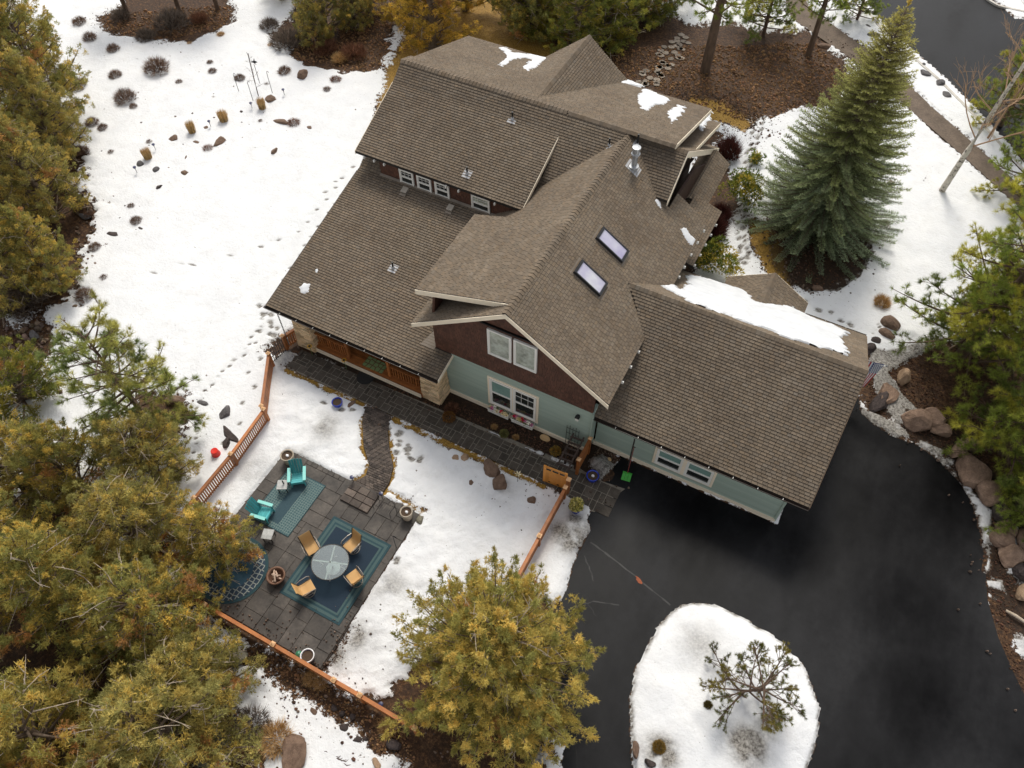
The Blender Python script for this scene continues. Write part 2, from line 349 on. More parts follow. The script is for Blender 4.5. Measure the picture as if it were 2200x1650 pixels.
Z = np.where(f > 0, .04 + .05 * np.clip(f / .12, 0, 1) + .03 * np.clip(f, 0, 1), -.035) + .045 * n3 + .03 * n1 + .014 * n2
trod = np.clip(-sdf(GX, GY, [(-7, -3), (-1, -3), (8.5, -2.6), (8.3, -6), (9, -14), (3, -14), (2.9, -6.3), (-4.4, -6.4), (-6, -8)]) / .5 + .5, 0, 1)
Z = Z + np.where(f > 0, trod * (.05 * n2 + .05 * fbm(GX, GY, .6, 41) + .03 * fbm(GX, GY, .28, 43)), 0)
Z = np.where(f <= 0, -.045 + .02 * np.clip(n2, -1, .5) , Z)
Z = Z - pit * .10 * (f > 0)
bump_i = .06 + .46 * (1 - np.exp(-np.clip(dI, 0, 9) / .9)) + .13 * n3 + .09 * n1 + .035 * fbm(GX, GY, .5, 51)
Z = np.where(dI > 0, np.minimum(bump_i, .02 + dI * 2.2), Z)
Z = np.where((dD < -.02) & (dI <= 0), -.06, Z)
for r_ in (ROAD,): Z = np.where(sdf(GX, GY, r_) < .0, -.06, Z)
Z = np.where(under_d < -.2, -.08, Z)
snowpile = -(sdf(GX, GY, PX([(1272, 985), (1295, 978), (1318, 1000), (1328, 1020), (1318, 1036), (1290, 1042), (1280, 1010), (1268, 1000)])) + .05 * n1)
Z = np.where(snowpile > 0, Z + np.clip(snowpile, 0, .3) * .5, Z)
bank = -(sdf(GX, GY, PX([(1220, 1105), (1262, 1115), (1270, 1140), (1240, 1200), (1215, 1280), (1180, 1330), (1160, 1300), (1145, 1210), (1200, 1120)])))
Z = np.where((bank > 0) & (f > 0), Z + np.minimum(bank * .5, .22), Z)
nx, ny = GX.shape
for q_ in (PX([(1655, 470), (1660, 560), (1690, 600), (1740, 625), (1800, 622), (1845, 590), (1868, 545), (1860, 480), (1780, 440)]), [(-6.65, -1.3), (9.0, -1.3), (9.0, 1), (-6.6, 1)], PX([(1900, 880), (2010, 880), (2130, 1010), (2200, 1100), (2200, 1400), (2120, 1250), (2085, 1060), (1960, 940)])):
    dirt = np.where((f < .1) & (sdf(GX, GY, q_) < .1), .85, dirt)
V = np.stack([GX.ravel(), GY.ravel(), Z.ravel()], 1)
idx = np.arange(nx * ny).reshape(nx, ny); a, b, c, d_ = idx[:-1, :-1].ravel(), idx[1:, :-1].ravel(), idx[1:, 1:].ravel(), idx[:-1, 1:].ravel()
F = np.concatenate([np.stack([a, b, c], 1), np.stack([a, c, d_], 1)])
colr = np.stack([np.clip(f, -1, 1).ravel() * .5 + .5, np.clip(gold, 0, 1).ravel(), np.clip(dirt, 0, 1).ravel()], 1)

def ground_material():
    m = bpy.data.materials.new('snow_and_earth'); nt, b, out = nodes(m)
    at = nd(nt, 'ShaderNodeAttribute'); at.attribute_name = 'tint'; sp = nd(nt, 'ShaderNodeSeparateColor'); nt.links.new(at.outputs['Color'], sp.inputs[0])
    fn = noise(nt, 7.5, 5, .7); fn2 = noise(nt, 2.2, 3, .6)
    s = math_n(nt, 'MULTIPLY', math_n(nt, 'SUBTRACT', sp.outputs[0], .5), 2.0)
    fs = noise(nt, 3.2, 6, .82)
    k = math_n(nt, 'ADD', s, math_n(nt, 'MULTIPLY', math_n(nt, 'SUBTRACT', fs, .5), 2.6))
    sm = ramp(nt, k, [(.0, (0, 0, 0)), (.035, (1, 1, 1))])
    e1 = ramp(nt, fn, [(.3, (.012, .006, .003)), (.48, (.055, .026, .012)), (.6, (.12, .06, .025)), (.75, (.26, .15, .07))])
    e0 = ramp(nt, noise(nt, 22, 4, .75), [(.35, (.2, .2, .2)), (.7, (.85, .85, .85))])
    earth = mixc(nt, .75, e1, e0, 'OVERLAY')
    earth = mixc(nt, ramp(nt, fn2, [(.4, (0, 0, 0)), (.65, (.6, .6, .6))]), earth, (.035, .02, .012))
    g1 = ramp(nt, noise(nt, 14, 4, .7), [(.3, (.09, .045, .008)), (.5, (.3, .17, .03)), (.72, (.48, .31, .08))])
    soil = mixc(nt, math_n(nt, 'MULTIPLY', sp.outputs[2], .8), mixc(nt, sp.outputs[1], earth, g1), mixc(nt, e0, (.004, .003, .002), (.04, .026, .018)))
    sc = mixc(nt, ramp(nt, noise(nt, .6, 3), [(.35, (0, 0, 0)), (.7, (1, 1, 1))]), (.73, .735, .745), (.80, .80, .80))
    dn = ramp(nt, noise(nt, 9, 4, .7), [(.35, (.07, .06, .05)), (.62, (.36, .34, .31))])
    sc = mixc(nt, math_n(nt, 'MULTIPLY', sp.outputs[2], 2.3, clamp=True), sc, dn)
    vo = nd(nt, 'ShaderNodeTexVoronoi'); vo.inputs['Scale'].default_value = 4.2; gp_ = nd(nt, 'ShaderNodeNewGeometry'); nt.links.new(gp_.outputs['Position'], vo.inputs['Vector'])
    spk = math_n(nt, 'MULTIPLY', ramp(nt, vo.outputs['Distance'], [(.05, (1, 1, 1)), (.10, (0, 0, 0))]), ramp(nt, noise(nt, .35, 4, .7), [(.46, (0, 0, 0)), (.6, (1, 1, 1))]))
    sc = mixc(nt, math_n(nt, 'MULTIPLY', spk, .8), sc, (.09, .06, .04))
    sc = mixc(nt, ramp(nt, noise(nt, 1.4, 5, .75), [(.5, (0, 0, 0)), (.8, (.35, .35, .35))]), sc, (.52, .50, .47))
    nt.links.new(mixc(nt, sm, soil, sc), b.inputs['Base Color'])
    b.inputs['Roughness'].default_value = .75; b.inputs['Specular IOR Level'].default_value = .25
    bp = nd(nt, 'ShaderNodeBump'); bp.inputs['Distance'].default_value = .035; bp.inputs['Strength'].default_value = .8
    hh = math_n(nt, 'ADD', noise(nt, 5, 5, .6), math_n(nt, 'MULTIPLY', fn, 1.2)); nt.links.new(hh, bp.inputs['Height']); nt.links.new(bp.outputs[0], b.inputs['Normal'])
    return m
me = trimesh('ground', V, F, colr, [ground_material()], smooth=True)
link('ground', me, kind='structure')

# ------------------------------------------------------------------ asphalt
def asphalt(name, wet):
    m = bpy.data.materials.new(name); nt, b, out = nodes(m)
    n = noise(nt, .33, 4, .55, stretch=(1, .45, 1)); n2 = noise(nt, 60, 2, .7); n3_ = noise(nt, 2.4, 4, .7)
    mixw = math_n(nt, 'ADD', math_n(nt, 'MULTIPLY', n, .8), math_n(nt, 'MULTIPLY', n3_, .2))
    c = ramp(nt, mixw, [(.36, (.0035, .0035, .004)), (.5, (.011, .011, .012)), (.64, (.026, .026, .027))] if wet else [(.3, (.007, .007, .008)), (.7, (.012, .012, .013))])
    c = mixc(nt, .5, c, ramp(nt, n2, [(.3, (.3, .3, .3)), (.7, (.75, .75, .75))]), 'OVERLAY')
    if wet:
        gpos = nd(nt, 'ShaderNodeNewGeometry'); tot = None
        for (px, py, rad) in ((1960, 1080, 5.5), (1700, 1150, 2.6), (1480, 1110, 3.2), (2000, 1500, 3.0), (1880, 930, 3.5), (1950, 1300, 3.2)):
            x, y = G(px, py); ds = nd(nt, 'ShaderNodeVectorMath', operation='DISTANCE'); nt.links.new(gpos.outputs['Position'], ds.inputs[0]); ds.inputs[1].default_value = (x, y, 0)
            v = math_n(nt, 'SUBTRACT', 1.0, math_n(nt, 'DIVIDE', ds.outputs['Value'], rad), clamp=True); tot = v if tot is None else math_n(nt, 'MAXIMUM', tot, v)
        streak = noise(nt, .7, 7, .72, stretch=(1.2, .6, 1))
        damp = ramp(nt, math_n(nt, 'ADD', tot, math_n(nt, 'MULTIPLY', math_n(nt, 'SUBTRACT', streak, .5), 1.3)), [(.0, (0, 0, 0)), (.9, (1, 1, 1))])
        c = mixc(nt, damp, mixc(nt, 1.0, c, (.72, .72, .74), 'MULTIPLY'), mixc(nt, 1.0, c, (.42, .42, .43), 'MULTIPLY'))
        nt.links.new(ramp(nt, damp, [(0, (.15,) * 3), (1, (.05,) * 3)]), b.inputs['Specular IOR Level'])
    else: b.inputs['Specular IOR Level'].default_value = .12
    nt.links.new(c, b.inputs['Base Color'])
    r = ramp(nt, mixw, [(.35, (.36,) * 3), (.55, (.48,) * 3), (.7, (.62,) * 3)]); nt.links.new(r, b.inputs['Roughness'])
    bp = nd(nt, 'ShaderNodeBump'); bp.inputs['Distance'].default_value = .004; nt.links.new(n2, bp.inputs['Height']); nt.links.new(bp.outputs[0], b.inputs['Normal'])
    return m
A_WET, A_ROAD = asphalt('sealed_wet_asphalt', True), asphalt('road_asphalt', False)
def sheet(name, poly, z0, z1, mat, parent=None, **k):
    import mathutils.geometry as mg
    tri = mg.tessellate_polygon([[Vector((x, y, 0)) for x, y in poly]]); mb = MB(); n = len(poly)
    mb.add([(x, y, z1) for x, y in poly] + [(x, y, z0) for x, y in poly], [tuple(t) for t in tri] + [(i, (i + 1) % n, (i + 1) % n + n, i + n) for i in range(n)])
    o = mb.build(name, mat, parent, **k)
    bm_fix(o); return o
def bm_fix(o):
    import bmesh
    bm = bmesh.new(); bm.from_mesh(o.data); bmesh.ops.recalc_face_normals(bm, faces=bm.faces); bm.to_mesh(o.data); bm.free()
drv = sheet('driveway', DRIVE, -.2, 0.0, A_WET, kind='structure')
sheet('road', ROAD, -.2, 0.0, A_ROAD, kind='structure')
sheet('sidewalk', SIDEWALK, -.2, .055, pm('concrete_walk', (.10, .075, .055), (.16, .12, .09), 1.2, .9, .004, fine=.5), kind='structure')
# kerb stones of the road
CONC = pm('kerb_concrete', (.42, .38, .33), (.6, .57, .52), 2.5, .85, .006, fine=.4)
kerb = thing('kerb', 'pale concrete kerb stones between the snowy verge and the road', 'kerb')
def densify(pts, step):
    out = []; carry = 0
    P = [Vector((*p, 0)) for p in pts]; cur = P[0]; out = [cur.copy()]; rest = step
    for a, b in zip(P[:-1], P[1:]):
        L = (b - a).length; s = rest
        while s <= L: out.append(a + (b - a) * (s / L)); s += step
        rest = s - L
    return out
kp = densify(PX(CURB), .95)
for a, b in zip(kp[:-1], kp[1:]):
    mb = MB(); u = (b - a).normalized(); mb.beam(Vector((a.x, a.y, .03)), Vector((b.x, b.y, .03)) - u * .015, .2, .2); mb.build('kerb_stone', CONC, kerb)
kerb2 = thing('kerb', 'pale kerb stones on the far side of the road at the top right corner', 'kerb')
kp = densify(PX([(2095, -40), (2118, -2), (2135, 12), (2165, 20), (2210, 30)]), .95)
for a, b in zip(kp[:-1], kp[1:]):
    mb = MB(); mb.beam(Vector((a.x, a.y, .03)), Vector((b.x, b.y, .03)) - (b - a).normalized() * .015, .2, .2); mb.build('kerb_stone', CONC, kerb2)
# sealed cracks in the driveway
CRK = pm('crack_sealer', (.004, .004, .004), (.008, .008, .008), 5, .5)
def crack(pts, w):
    P = []; Q = PX(pts)
    for a, b in zip(Q[:-1], Q[1:]):
        for k in range(6): t = k / 6; P.append((a[0] + (b[0] - a[0]) * t + random.gauss(0, .02), a[1] + (b[1] - a[1]) * t + random.gauss(0, .02)))
    P.append(Q[-1]); mb = MB()
    for a, b in zip(P[:-1], P[1:]):
        ww = w * random.uniform(.4, 1.2); d = Vector((b[0] - a[0], b[1] - a[1])).normalized() * ww / 2
        mb.add([(a[0] + d.y, a[1] - d.x, .004), (b[0] + d.y, b[1] - d.x, .004), (b[0] - d.y, b[1] + d.x, .004), (a[0] - d.y, a[1] + d.x, .004)], [(0, 1, 2, 3)])
    mb.build('crack', CRK, drv)
for pts, w in (([(1268, 1165), (1330, 1210), (1440, 1300)], .07), ([(1255, 1195), (1270, 1230), (1275, 1248)], .05), ([(1235, 1305), (1275, 1292), (1330, 1300)], .05), ([(1265, 1300), (1282, 1325)], .02), ([(1235, 1590), (1240, 1650)], .02)): crack(pts, w)
mb = MB(); x, y = G(1372, 1246); mb.prism([(x + .17 * math.cos(a) * random.uniform(.5, 1.2) + .05 * math.sin(a), y + .07 * math.sin(a) * random.uniform(.6, 1.2) - .1 * math.cos(a)) for a in np.linspace(0, 6, 12)], .001, .007)
mb.build('rust_stain', pm('rust_orange', (.35, .09, .03), (.2, .06, .03), 12, .8), drv)

# ------------------------------------------------------------------ paving
BED = pm('joint_sand', (.03, .024, .02), (.06, .045, .035), 8, .95, .004); GROUT = pm('pale_grout', (.14, .125, .10), (.24, .21, .17), 8, .95, .004)
BASALT = pm('dark_slab', (.036, .031, .027), (.092, .078, .066), 1.1, .6, .006, spec=.3, rand=.22, fine=.5)
WALKST = pm('walk_stone', (.046, .038, .030), (.088, .073, .058), 2.2, .7, .006, spec=.25, rand=.25, fine=.5)
BRICKP = pm('brick_paver', (.05, .038, .032), (.11, .085, .068), 3, .75, .004, rand=.5, fine=.4)
def slab(name, cx, cy, w, h, z, mat, par, rz=0, j=.008, th=.05):
    mb = MB(); w -= j; h -= j; x, y = w / 2, h / 2; e = .012
    q = [random.uniform(-.004, .004) for _ in range(8)]
    mb.add([(-x + q[0], -y + q[1], -th), (x + q[2], -y + q[3], -th), (x + q[4], y + q[5], -th), (-x + q[6], y + q[7], -th), (-x + q[0], -y + q[1], -e), (x + q[2], -y + q[3], -e), (x + q[4], y + q[5], -e), (-x + q[6], y + q[7], -e), (-x + e, -y + e, 0), (x - e, -y + e, 0), (x - e, y - e, 0), (-x + e, y - e, 0)],
           [(0, 3, 2, 1), (8, 9, 10, 11)] + [(i, (i + 1) % 4, (i + 1) % 4 + 4, i + 4) for i in range(4)] + [(i + 4, (i + 1) % 4 + 4, (i + 1) % 4 + 8, i + 8) for i in range(4)])
    o = mb.build(name, mat, par, loc=(cx, cy, z + random.uniform(-.004, .004))); o.rotation_euler = (random.gauss(0, .003), random.gauss(0, .003), rz); return o
def ashlar(x0, x1, y0, y1, u, sizes, rs):
    """random rectangular stone pattern on a grid of cell u"""
    nx_, ny_ = int(round((x1 - x0) / u)), int(round((y1 - y0) / u)); occ = np.zeros((nx_, ny_), bool); out = []
    for j in range(ny_):
        for i in range(nx_):
            if occ[i, j]: continue
            for w, h in rs.sample(sizes, len(sizes)) + [(1, 1)]:
                if i + w <= nx_ and j + h <= ny_ and not occ[i:i + w, j:j + h].any(): break
            occ[i:i + w, j:j + h] = True; out.append((x0 + (i + w / 2) * u, y0 + (j + h / 2) * u, w * u, h * u))
    return out
rs = random.Random(5)
patio = sheet('patio', [(-4.43, -13.84), (2.84, -13.84), (2.84, -6.4), (-4.43, -6.4)], -.15, .02, BED, kind='structure')
for cx, cy, w, h in ashlar(-4.42, 2.83, -13.83, -6.41, .3, [(3, 2), (3, 3), (2, 3), (4, 2), (2, 2), (3, 3), (2, 4), (4, 3)], rs): slab('patio_slab', cx, cy, w, h, .06, BASALT, patio, j=.007)
walk = sheet('walkway', [(-7.45, -2.6), (7.95, -2.42), (8.6, -2.95), (9.55, -2.72), (10.3, -1.05), (8.95, -1.2), (7.9, -1.0), (-7.1, -1.42)], -.12, .022, GROUT, kind='structure')
for cx, cy, w, h in ashlar(-7.4, 8.2, -2.52, -1.3, .205, [(2, 1), (1, 2), (2, 2), (3, 2), (2, 3), (3, 1), (2, 2), (2, 1)], rs): slab('paving_stone', cx, cy, w, h, .036, WALKST, walk, j=.03, th=.04)
for cx, cy, w, h in ashlar(8.2, 10.2, -2.7, -1.2, .25, [(2, 2), (2, 1), (1, 2), (3, 2)], rs): slab('paving_stone', cx, cy, w, h, .036, WALKST, walk, j=.03, th=.04)
bp_ = sheet('brick_path', BRICKL + [(-.78, -7.5), (.72, -7.5)] + BRICKR[::-1], -.12, .03, BED, kind='structure')
def lerp(a, b, t): return (a[0] + (b[0] - a[0]) * t, a[1] + (b[1] - a[1]) * t)
LL = densify(BRICKL, .02); 
nrow = 40
def sample(P, t):
    L = [0]
    for a, b in zip(P[:-1], P[1:]): L.append(L[-1] + math.hypot(b[0] - a[0], b[1] - a[1]))
    s = t * L[-1]
    for i in range(len(P) - 1):
        if s <= L[i + 1] or i == len(P) - 2: return lerp(P[i], P[i + 1], (s - L[i]) / (L[i + 1] - L[i]))
for r in range(nrow):
    a = sample(BRICKL, (r + .5) / nrow); b = sample(BRICKR, (r + .5) / nrow); W = math.hypot(b[0] - a[0], b[1] - a[1]); n = 6; ang = math.atan2(b[1] - a[1], b[0] - a[0])
    off = .5 if r % 2 else 0
    for k in range(-1 if off else 0, n):
        t0 = max(0, (k + off) / n); t1 = min(1, (k + 1 + off) / n)
        if t1 - t0 < .02: continue
        c = lerp(a, b, (t0 + t1) / 2); slab('brick', c[0], c[1], W * (t1 - t0), .107, .07, BRICKP, bp_, rz=ang, j=.012, th=.04)
for i, (x0, x1) in enumerate(((-.74, -.24), (-.24, .26), (.26, .72))):
    for y in (-6.62, -6.95, -7.28): slab('brick', (x0 + x1) / 2, y, x1 - x0, .32, .16, BRICKP, bp_, j=.014, th=.12)
# ------------------------------------------------------------------ the house
house = thing('house', 'large brown-shingled house with sage green siding and stone porch piers', 'house')
UNDER = pm('roof_felt', (.02, .016, .013), (.03, .024, .018), 3, .9)
SH = pm('asphalt_shingle', (.142, .110, .080), (.184, .146, .107), .45, .88, .004, spec=.15, tint=True, bscale=40, fine=.25)
BUTT = pm('shingle_butt', (.018, .014, .011), (.03, .022, .017), 6, .9)
SHB = pm('shingle_shadow_band', (.055, .042, .031), (.075, .058, .044), 3, .9)  # dark granule line, with the next course's shadow put into its colour
CREAM = pm('cream_trim', (.80, .69, .52), (.85, .74, .58), 1.5, .6, .001)
WHITE = pm('white_trim', (.74, .72, .66), (.80, .78, .73), 2, .5)
GREEN = pm('sage_siding', (.29, .36, .30), (.33, .40, .34), 1.3, .65, .0015, rand=.06, stretch=(.3, 1, 3))
BROWN = pm('brown_shingle_wall', (.075, .030, .018), (.105, .045, .027), 1.8, .65, .002, tint=True)
GUT = pm('brown_gutter', (.03, .02, .015), (.045, .03, .022), 4, .4, spec=.5)
SOF = pm('soffit', (.12, .08, .05), (.16, .11, .07), 3, .8)
def tintc():
    k = random.choice((.88, .93, .96, 1.0, 1.0, 1.03, 1.07, 1.14)); w = random.gauss(0, .018); return (k * (1 + w), k, k * (1 - w * 1.3))
def shingles(poly, pa, pb, pc, parent, single=0, lift=.012):
    """lay courses of shingles on the plane z = pa x + pb y + pc over the xy polygon"""
    n = Vector((-pa, -pb, 1)).normalized(); g = Vector((pa, pb)); gl = g.length
    up = Vector((g.x / gl, g.y / gl)); e = Vector((up.y, -up.x)); c3 = math.sqrt(1 + gl * gl)
    P = [(e.dot(Vector(p)), up.dot(Vector(p))) for p in poly]           # (along, up) in plan
    lo = min(p[1] for p in P); hi = max(p[1] for p in P); ex = .138 / c3
    mb = MB(); tris = 0; rowi = 0; s = lo; singles = []
    def put(l0, l1, h0, h1, s0, s1, first):
        W = []
        for (l, ss, hh) in ((l0, s0, .034), (h0, s0, .034), (h1, s1, .006), (l1, s1, .006)):
            x = e.x * l + up.x * ss; y = e.y * l + up.y * ss; z = pa * x + pb * y + pc; W.append(Vector((x, y, z)) + n * hh)
        B = [W[0] - n * .036, W[1] - n * .036]
        tgt = MB() if first else mb
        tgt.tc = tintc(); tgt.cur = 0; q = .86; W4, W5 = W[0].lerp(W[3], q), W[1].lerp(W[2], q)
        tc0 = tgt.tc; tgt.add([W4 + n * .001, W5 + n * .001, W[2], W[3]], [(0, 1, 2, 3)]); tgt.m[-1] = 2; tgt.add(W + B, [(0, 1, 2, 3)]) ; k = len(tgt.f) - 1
        a, b, c, d = tgt.f[k]; tgt.cur = 1; tgt.f += [(a + 4, b + 3 + 1 - 0, b, a)] if False else [(a + 4, a + 5, b, a)]; tgt.m.append(1); tgt.sm.append(False)
        tgt.cur = 2; tgt.f += [(a + 4, a, d)]; tgt.m.append(1); tgt.sm.append(False); tgt.f += [(b, a + 5, c)]; tgt.m.append(1); tgt.sm.append(False); tgt.cur = 0
        if first: singles.append(tgt)
    while s < hi - .01:
        s1 = min(s + ex, hi); mid = (s + s1) / 2; X = []
        for i in range(len(P)):
            (ax, ay), (bx, by) = P[i], P[(i + 1) % len(P)]
            if (ay > mid) != (by > mid):
                k = (bx - ax) / (by - ay); X.append((ax + k * (mid - ay), ax + k * (s - ay), ax + k * (s1 - ay)))
        X.sort()
        for i in range(0, len(X) - 1, 2):
            L, Rr = X[i], X[i + 1]; x = L[0] - .4 - (.11 if rowi % 2 else 0) - random.uniform(0, .04)
            while x < Rr[0] + .4:
                w = random.choice((.19, .22, .22, .25)); g_ = .013
                l0 = max(x, L[1]); l1 = max(x, L[2]); h0 = min(x + w - g_, Rr[1]); h1 = min(x + w - g_, Rr[2])
                if h0 - l0 > .02 and h1 - l1 > .0: put(l0, l1, h0, h1, s, s1, len(singles) < single)
                x += w
        s += ex; rowi += 1
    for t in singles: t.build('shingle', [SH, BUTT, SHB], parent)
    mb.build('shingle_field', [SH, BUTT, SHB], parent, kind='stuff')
ROOFS = []
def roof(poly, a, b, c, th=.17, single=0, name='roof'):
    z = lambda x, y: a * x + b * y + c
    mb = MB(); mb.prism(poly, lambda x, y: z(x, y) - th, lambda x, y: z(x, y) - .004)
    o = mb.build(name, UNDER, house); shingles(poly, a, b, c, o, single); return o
def board(p, q, w=.22, t=.035, mat=None, name='fascia', lift=0.0, par=None):
    """trim board under a roof edge, its face vertical"""
    p = Vector(p); q = Vector(q); d = (q - p); nrm = Vector((d.y, -d.x, 0)).normalized(); mb = MB(); P = [p, q, q - Vector((0, 0, w)), p - Vector((0, 0, w))]
    mb.wall([x + nrm * t / 2 for x in P], nrm, t); mb.build(name, mat or CREAM, par or house)
def tail(x, y, z, dx, dy, L=.32, par=None):
    mb = MB(); mb.beam((x - dx * L, y - dy * L, z + .0), (x + dx * .05, y + dy * .05, z), .07, .13); mb.build('rafter_tail', WHITE, house)
m1 = .669; XR = 4.03; ZM = 8.14
# main gable: right slope, left slope, shed dormer
roof([(XR, -.51), (8.72, -.51), (8.72, 10.3), (XR, 10.3)], -m1, 0, ZM + m1 * XR)
roof([(XR, 10.3), (7.0, 10.3), (6.2, 11.2), (4.6, 12.2), (XR, 12.2)], -m1, 0, ZM + m1 * XR)
roof([(7.0, 10.3), (8.72, 10.3), (8.72, 11.45), (7.0, 11.45)], -m1, 0, ZM + m1 * XR)
roof([(-.64, -.51), (XR, -.51), (XR, .9), (-.64, .9)], m1, 0, ZM - m1 * XR)
roof([(-.64, 5.0), (XR, 5.0), (XR, 12.02), (2.6, 11.2), (.9, 9.6), (-.64, 7.6)], m1, 0, ZM - m1 * XR)
ms = (ZM - 6.66) / (XR + .6)
roof([(-.6, .05), (XR, .05), (XR, 5.22), (-.6, 5.22)], ms, 0, ZM - ms * XR + .012)
# lower porch roof, steep part of the big south slope, upper shed dormer
ZP = lambda y: 2.88 + .2375 * (y + 1.42)
roof([(-8.63, -1.42), (1.01, -1.42), (1.01, -.02), (.12, -.02), (.12, 5.1), (-.3, 7.25), (-8.63, 7.25)], 0, .2375, 2.88 + .2375 * 1.42)
roof([(-8.63, 7.0), (-7.36, 7.0), (-7.36, 11.1), (.86, 11.1), (.86, 8.6), (1.4, 8.6), (4.03, 11.4), (4.03, 12.02), (-8.63, 12.02)], 0, .70, 8.28 - .70 * 12.02)
roof([(-.9, 7.0), (.3, 7.0), (1.3, 9.3), (.86, 9.3), (-.9, 9.3)], 0, .70, 8.28 - .70 * 12.02)
sd_ = (7.60 - 6.0) / (11.05 - 7.13)
DZ = lambda y: 6.0 + sd_ * (y - 7.13)
roof([(-8.63, 7.13), (.84, 7.13), (.84, 11.1), (-8.63, 11.1)], 0, sd_, 6.0 - sd_ * 7.13, .14)
# rear slope, cross gable, strip roof
mN = .322
roof([(-8.7, 12.02), (6.3, 12.02), (6.3, 18.25), (-1, 18.5), (-8.5, 18.7), (-8.5, 12.9), (-8.7, 12.9)], 0, -mN, 8.28 + mN * 12.02)
mc_ = .66; XC = -.75; ZC = 8.05
GY1 = 18.55; 
zc = GP(1267, 76, 0, 0, ZC); XC, YC = zc[0], zc[1]
roof([(XC, 12.2), (XC, YC), (XC + 2.75, YC - .05), (XC + 2.75, 17.0)], -.78, 0, ZC + .78 * XC)
roof([(XC, 12.2), (XC, YC), (XC - 2.75, YC - .05), (XC - 2.75, 17.0)], .78, 0, ZC - .78 * XC)
roof([(6.0, 13.2), (6.72, 13.2), (6.78, 19.2), (6.0, 19.2)], 0, -mN, 7.25 + mN * 13.2 - .35)
# east gable over the entry
EG = 6.9
roof([(4.03, 12.25), (EG, 12.25), (EG, 10.2), (6.2, 10.2), (4.03, 11.7)], 0, .66, 7.98 - .66 * 12.25, .14)
roof([(4.3, 12.25), (EG, 12.25), (EG, 20.0), (6.3, 20.0), (6.3, 14)], 0, -.665, 7.98 + .665 * 12.25, .14)
roof([(7.1, 13.9), (7.1, 18.25), (7.95, 18.25), (8.0, 14.4)], -.72, 0, 4.0 + .72 * 7.1, .12)
roof([(7.1, 13.9), (7.1, 18.25), (6.3, 18.25), (6.3, 13.9)], .72, 0, 4.0 - .72 * 7.1, .12)
roof([(7.3, 9.9), (8.86, 9.9), (8.84, 14.3), (7.3, 14.3)], -.35, 0, 3.45 + .35 * 8.86, .12)
# garage
mg_ = .654; YG = 5.05; ZG = 6.10
roof([(8.0, .08), (17.49, .08), (17.49, YG), (7.08, YG), (8.0, 4.2)], 0, mg_, ZG - mg_ * YG, single=300)
roof([(7.08, YG), (17.49, YG), (17.49, 10.03), (8.2, 10.03), (8.2, 6.5)], 0, -mg_, ZG + mg_ * YG)
roof([(12.6, 8.3), (12.6, 11.28), (14.55, 11.28), (14.55, 9.7)], -.6, 0, 3.5 + .6 * 12.6, .12)
roof([(12.6, 8.3), (12.6, 11.28), (10.5, 11.28), (10.5, 9.7)], .6, 0, 3.5 - .6 * 12.6, .12)
# ridge caps
def caps(p, q, m0, m1_, w=.15, step=.2, rev=False):
    p = Vector(p); q = Vector(q); d = q - p; n = int(d.length / step); u = d.normalized(); side = Vector((u.y, -u.x, 0)); holder = MB().add([p, p + Vector((0, 0, .001)), q], [(0, 1, 2)]).build('ridge', UNDER, house)
    for k in range(n):
        a = p + u * (k * step); b = a + u * (step * 1.25); mb = MB(); mb.tc = tintc()
        rows = []
        for c, h in ((a, .055), (b, .022)):
            rows += [c + side * w + Vector((0, 0, -w * m0 + h)), c + Vector((0, 0, h + .01)), c - side * w + Vector((0, 0, -w * m1_ + h))]
        lo = [rows[i] - Vector((0, 0, .065)) for i in range(3)]
        mb.add(rows + lo, [(0, 3, 4, 1), (1, 4, 5, 2)] if True else []); mb.cur = 1
        n0 = len(mb.f); mb.f += [(6, 0, 1, 7), (7, 1, 2, 8)]; mb.m += [1, 1]; mb.sm += [False, False]
        mb.build('ridge_cap', [SH, BUTT], holder)
caps((XR, -.51, ZM), (XR, 11.9, ZM), m1, ms)
caps((17.49, YG, ZG), (7.15, YG, ZG), mg_, mg_)
caps((EG, 12.25, 7.98), (4.1, 12.25, 7.98), .665, .66)
caps((.8, 12.02, 8.28), (-8.65, 12.02, 8.28), .322, .6)
caps((.9, 12.02, 8.28), (6.3, 12.02, 8.28), .62, .322)
caps((XC, YC, ZC), (XC, 13.2, ZC), .78, .78); caps((12.6, 11.28, 3.5), (12.6, 9.2, 3.5), .6, .6)
# rake boards
board((XR, -.535, ZM), (8.74, -.535, ZM - m1 * (8.74 - XR)), .24); board((-.66, -.535, ZM - m1 * (XR + .66)), (XR, -.535, ZM), .24)
board((-.62, .03, ZM - ms * (XR + .62)), (XR - .1, .03, ZM - ms * .1), .26)
board((-.65, 7.15, 4.9), (-.62, .03, 6.6), .02)
board((-.62, 5.24, 6.6), (2.5, 5.24, 6.6 + ms * 3.1), .18)
board((.86, 7.11, DZ(7.11)), (.86, 11.0, DZ(11.0)), .22)
board((1.03, -1.42, ZP(-1.42)), (1.03, -.03, ZP(-.03)), .2)
board((6.32, 12.05, 8.27), (6.32, 18.25, 8.28 - mN * 6.23), .22); board((6.76, 13.6, 6.8), (6.79, 19.2, 4.98), .22)
board((EG + .02, 10.15, 7.98 - .66 * 2.1), (EG + .02, 12.25, 7.98), .24); board((EG + .02, 12.25, 7.98), (EG + .02, 20.0, 7.98 - .665 * 7.75), .34)
board((-8.65, -1.42, ZP(-1.42)), (-8.65, 7.0, ZP(7.0)), .18, mat=GUT); board((-8.65, 7.13, 6.0), (-8.65, 11.05, 7.6), .2)
board((10.48, 11.3, 3.5 - .6 * 2.1), (12.6, 11.3, 3.5), .18); board((12.6, 11.3, 3.5), (14.57, 11.3, 3.5 - .6 * 1.95), .18)
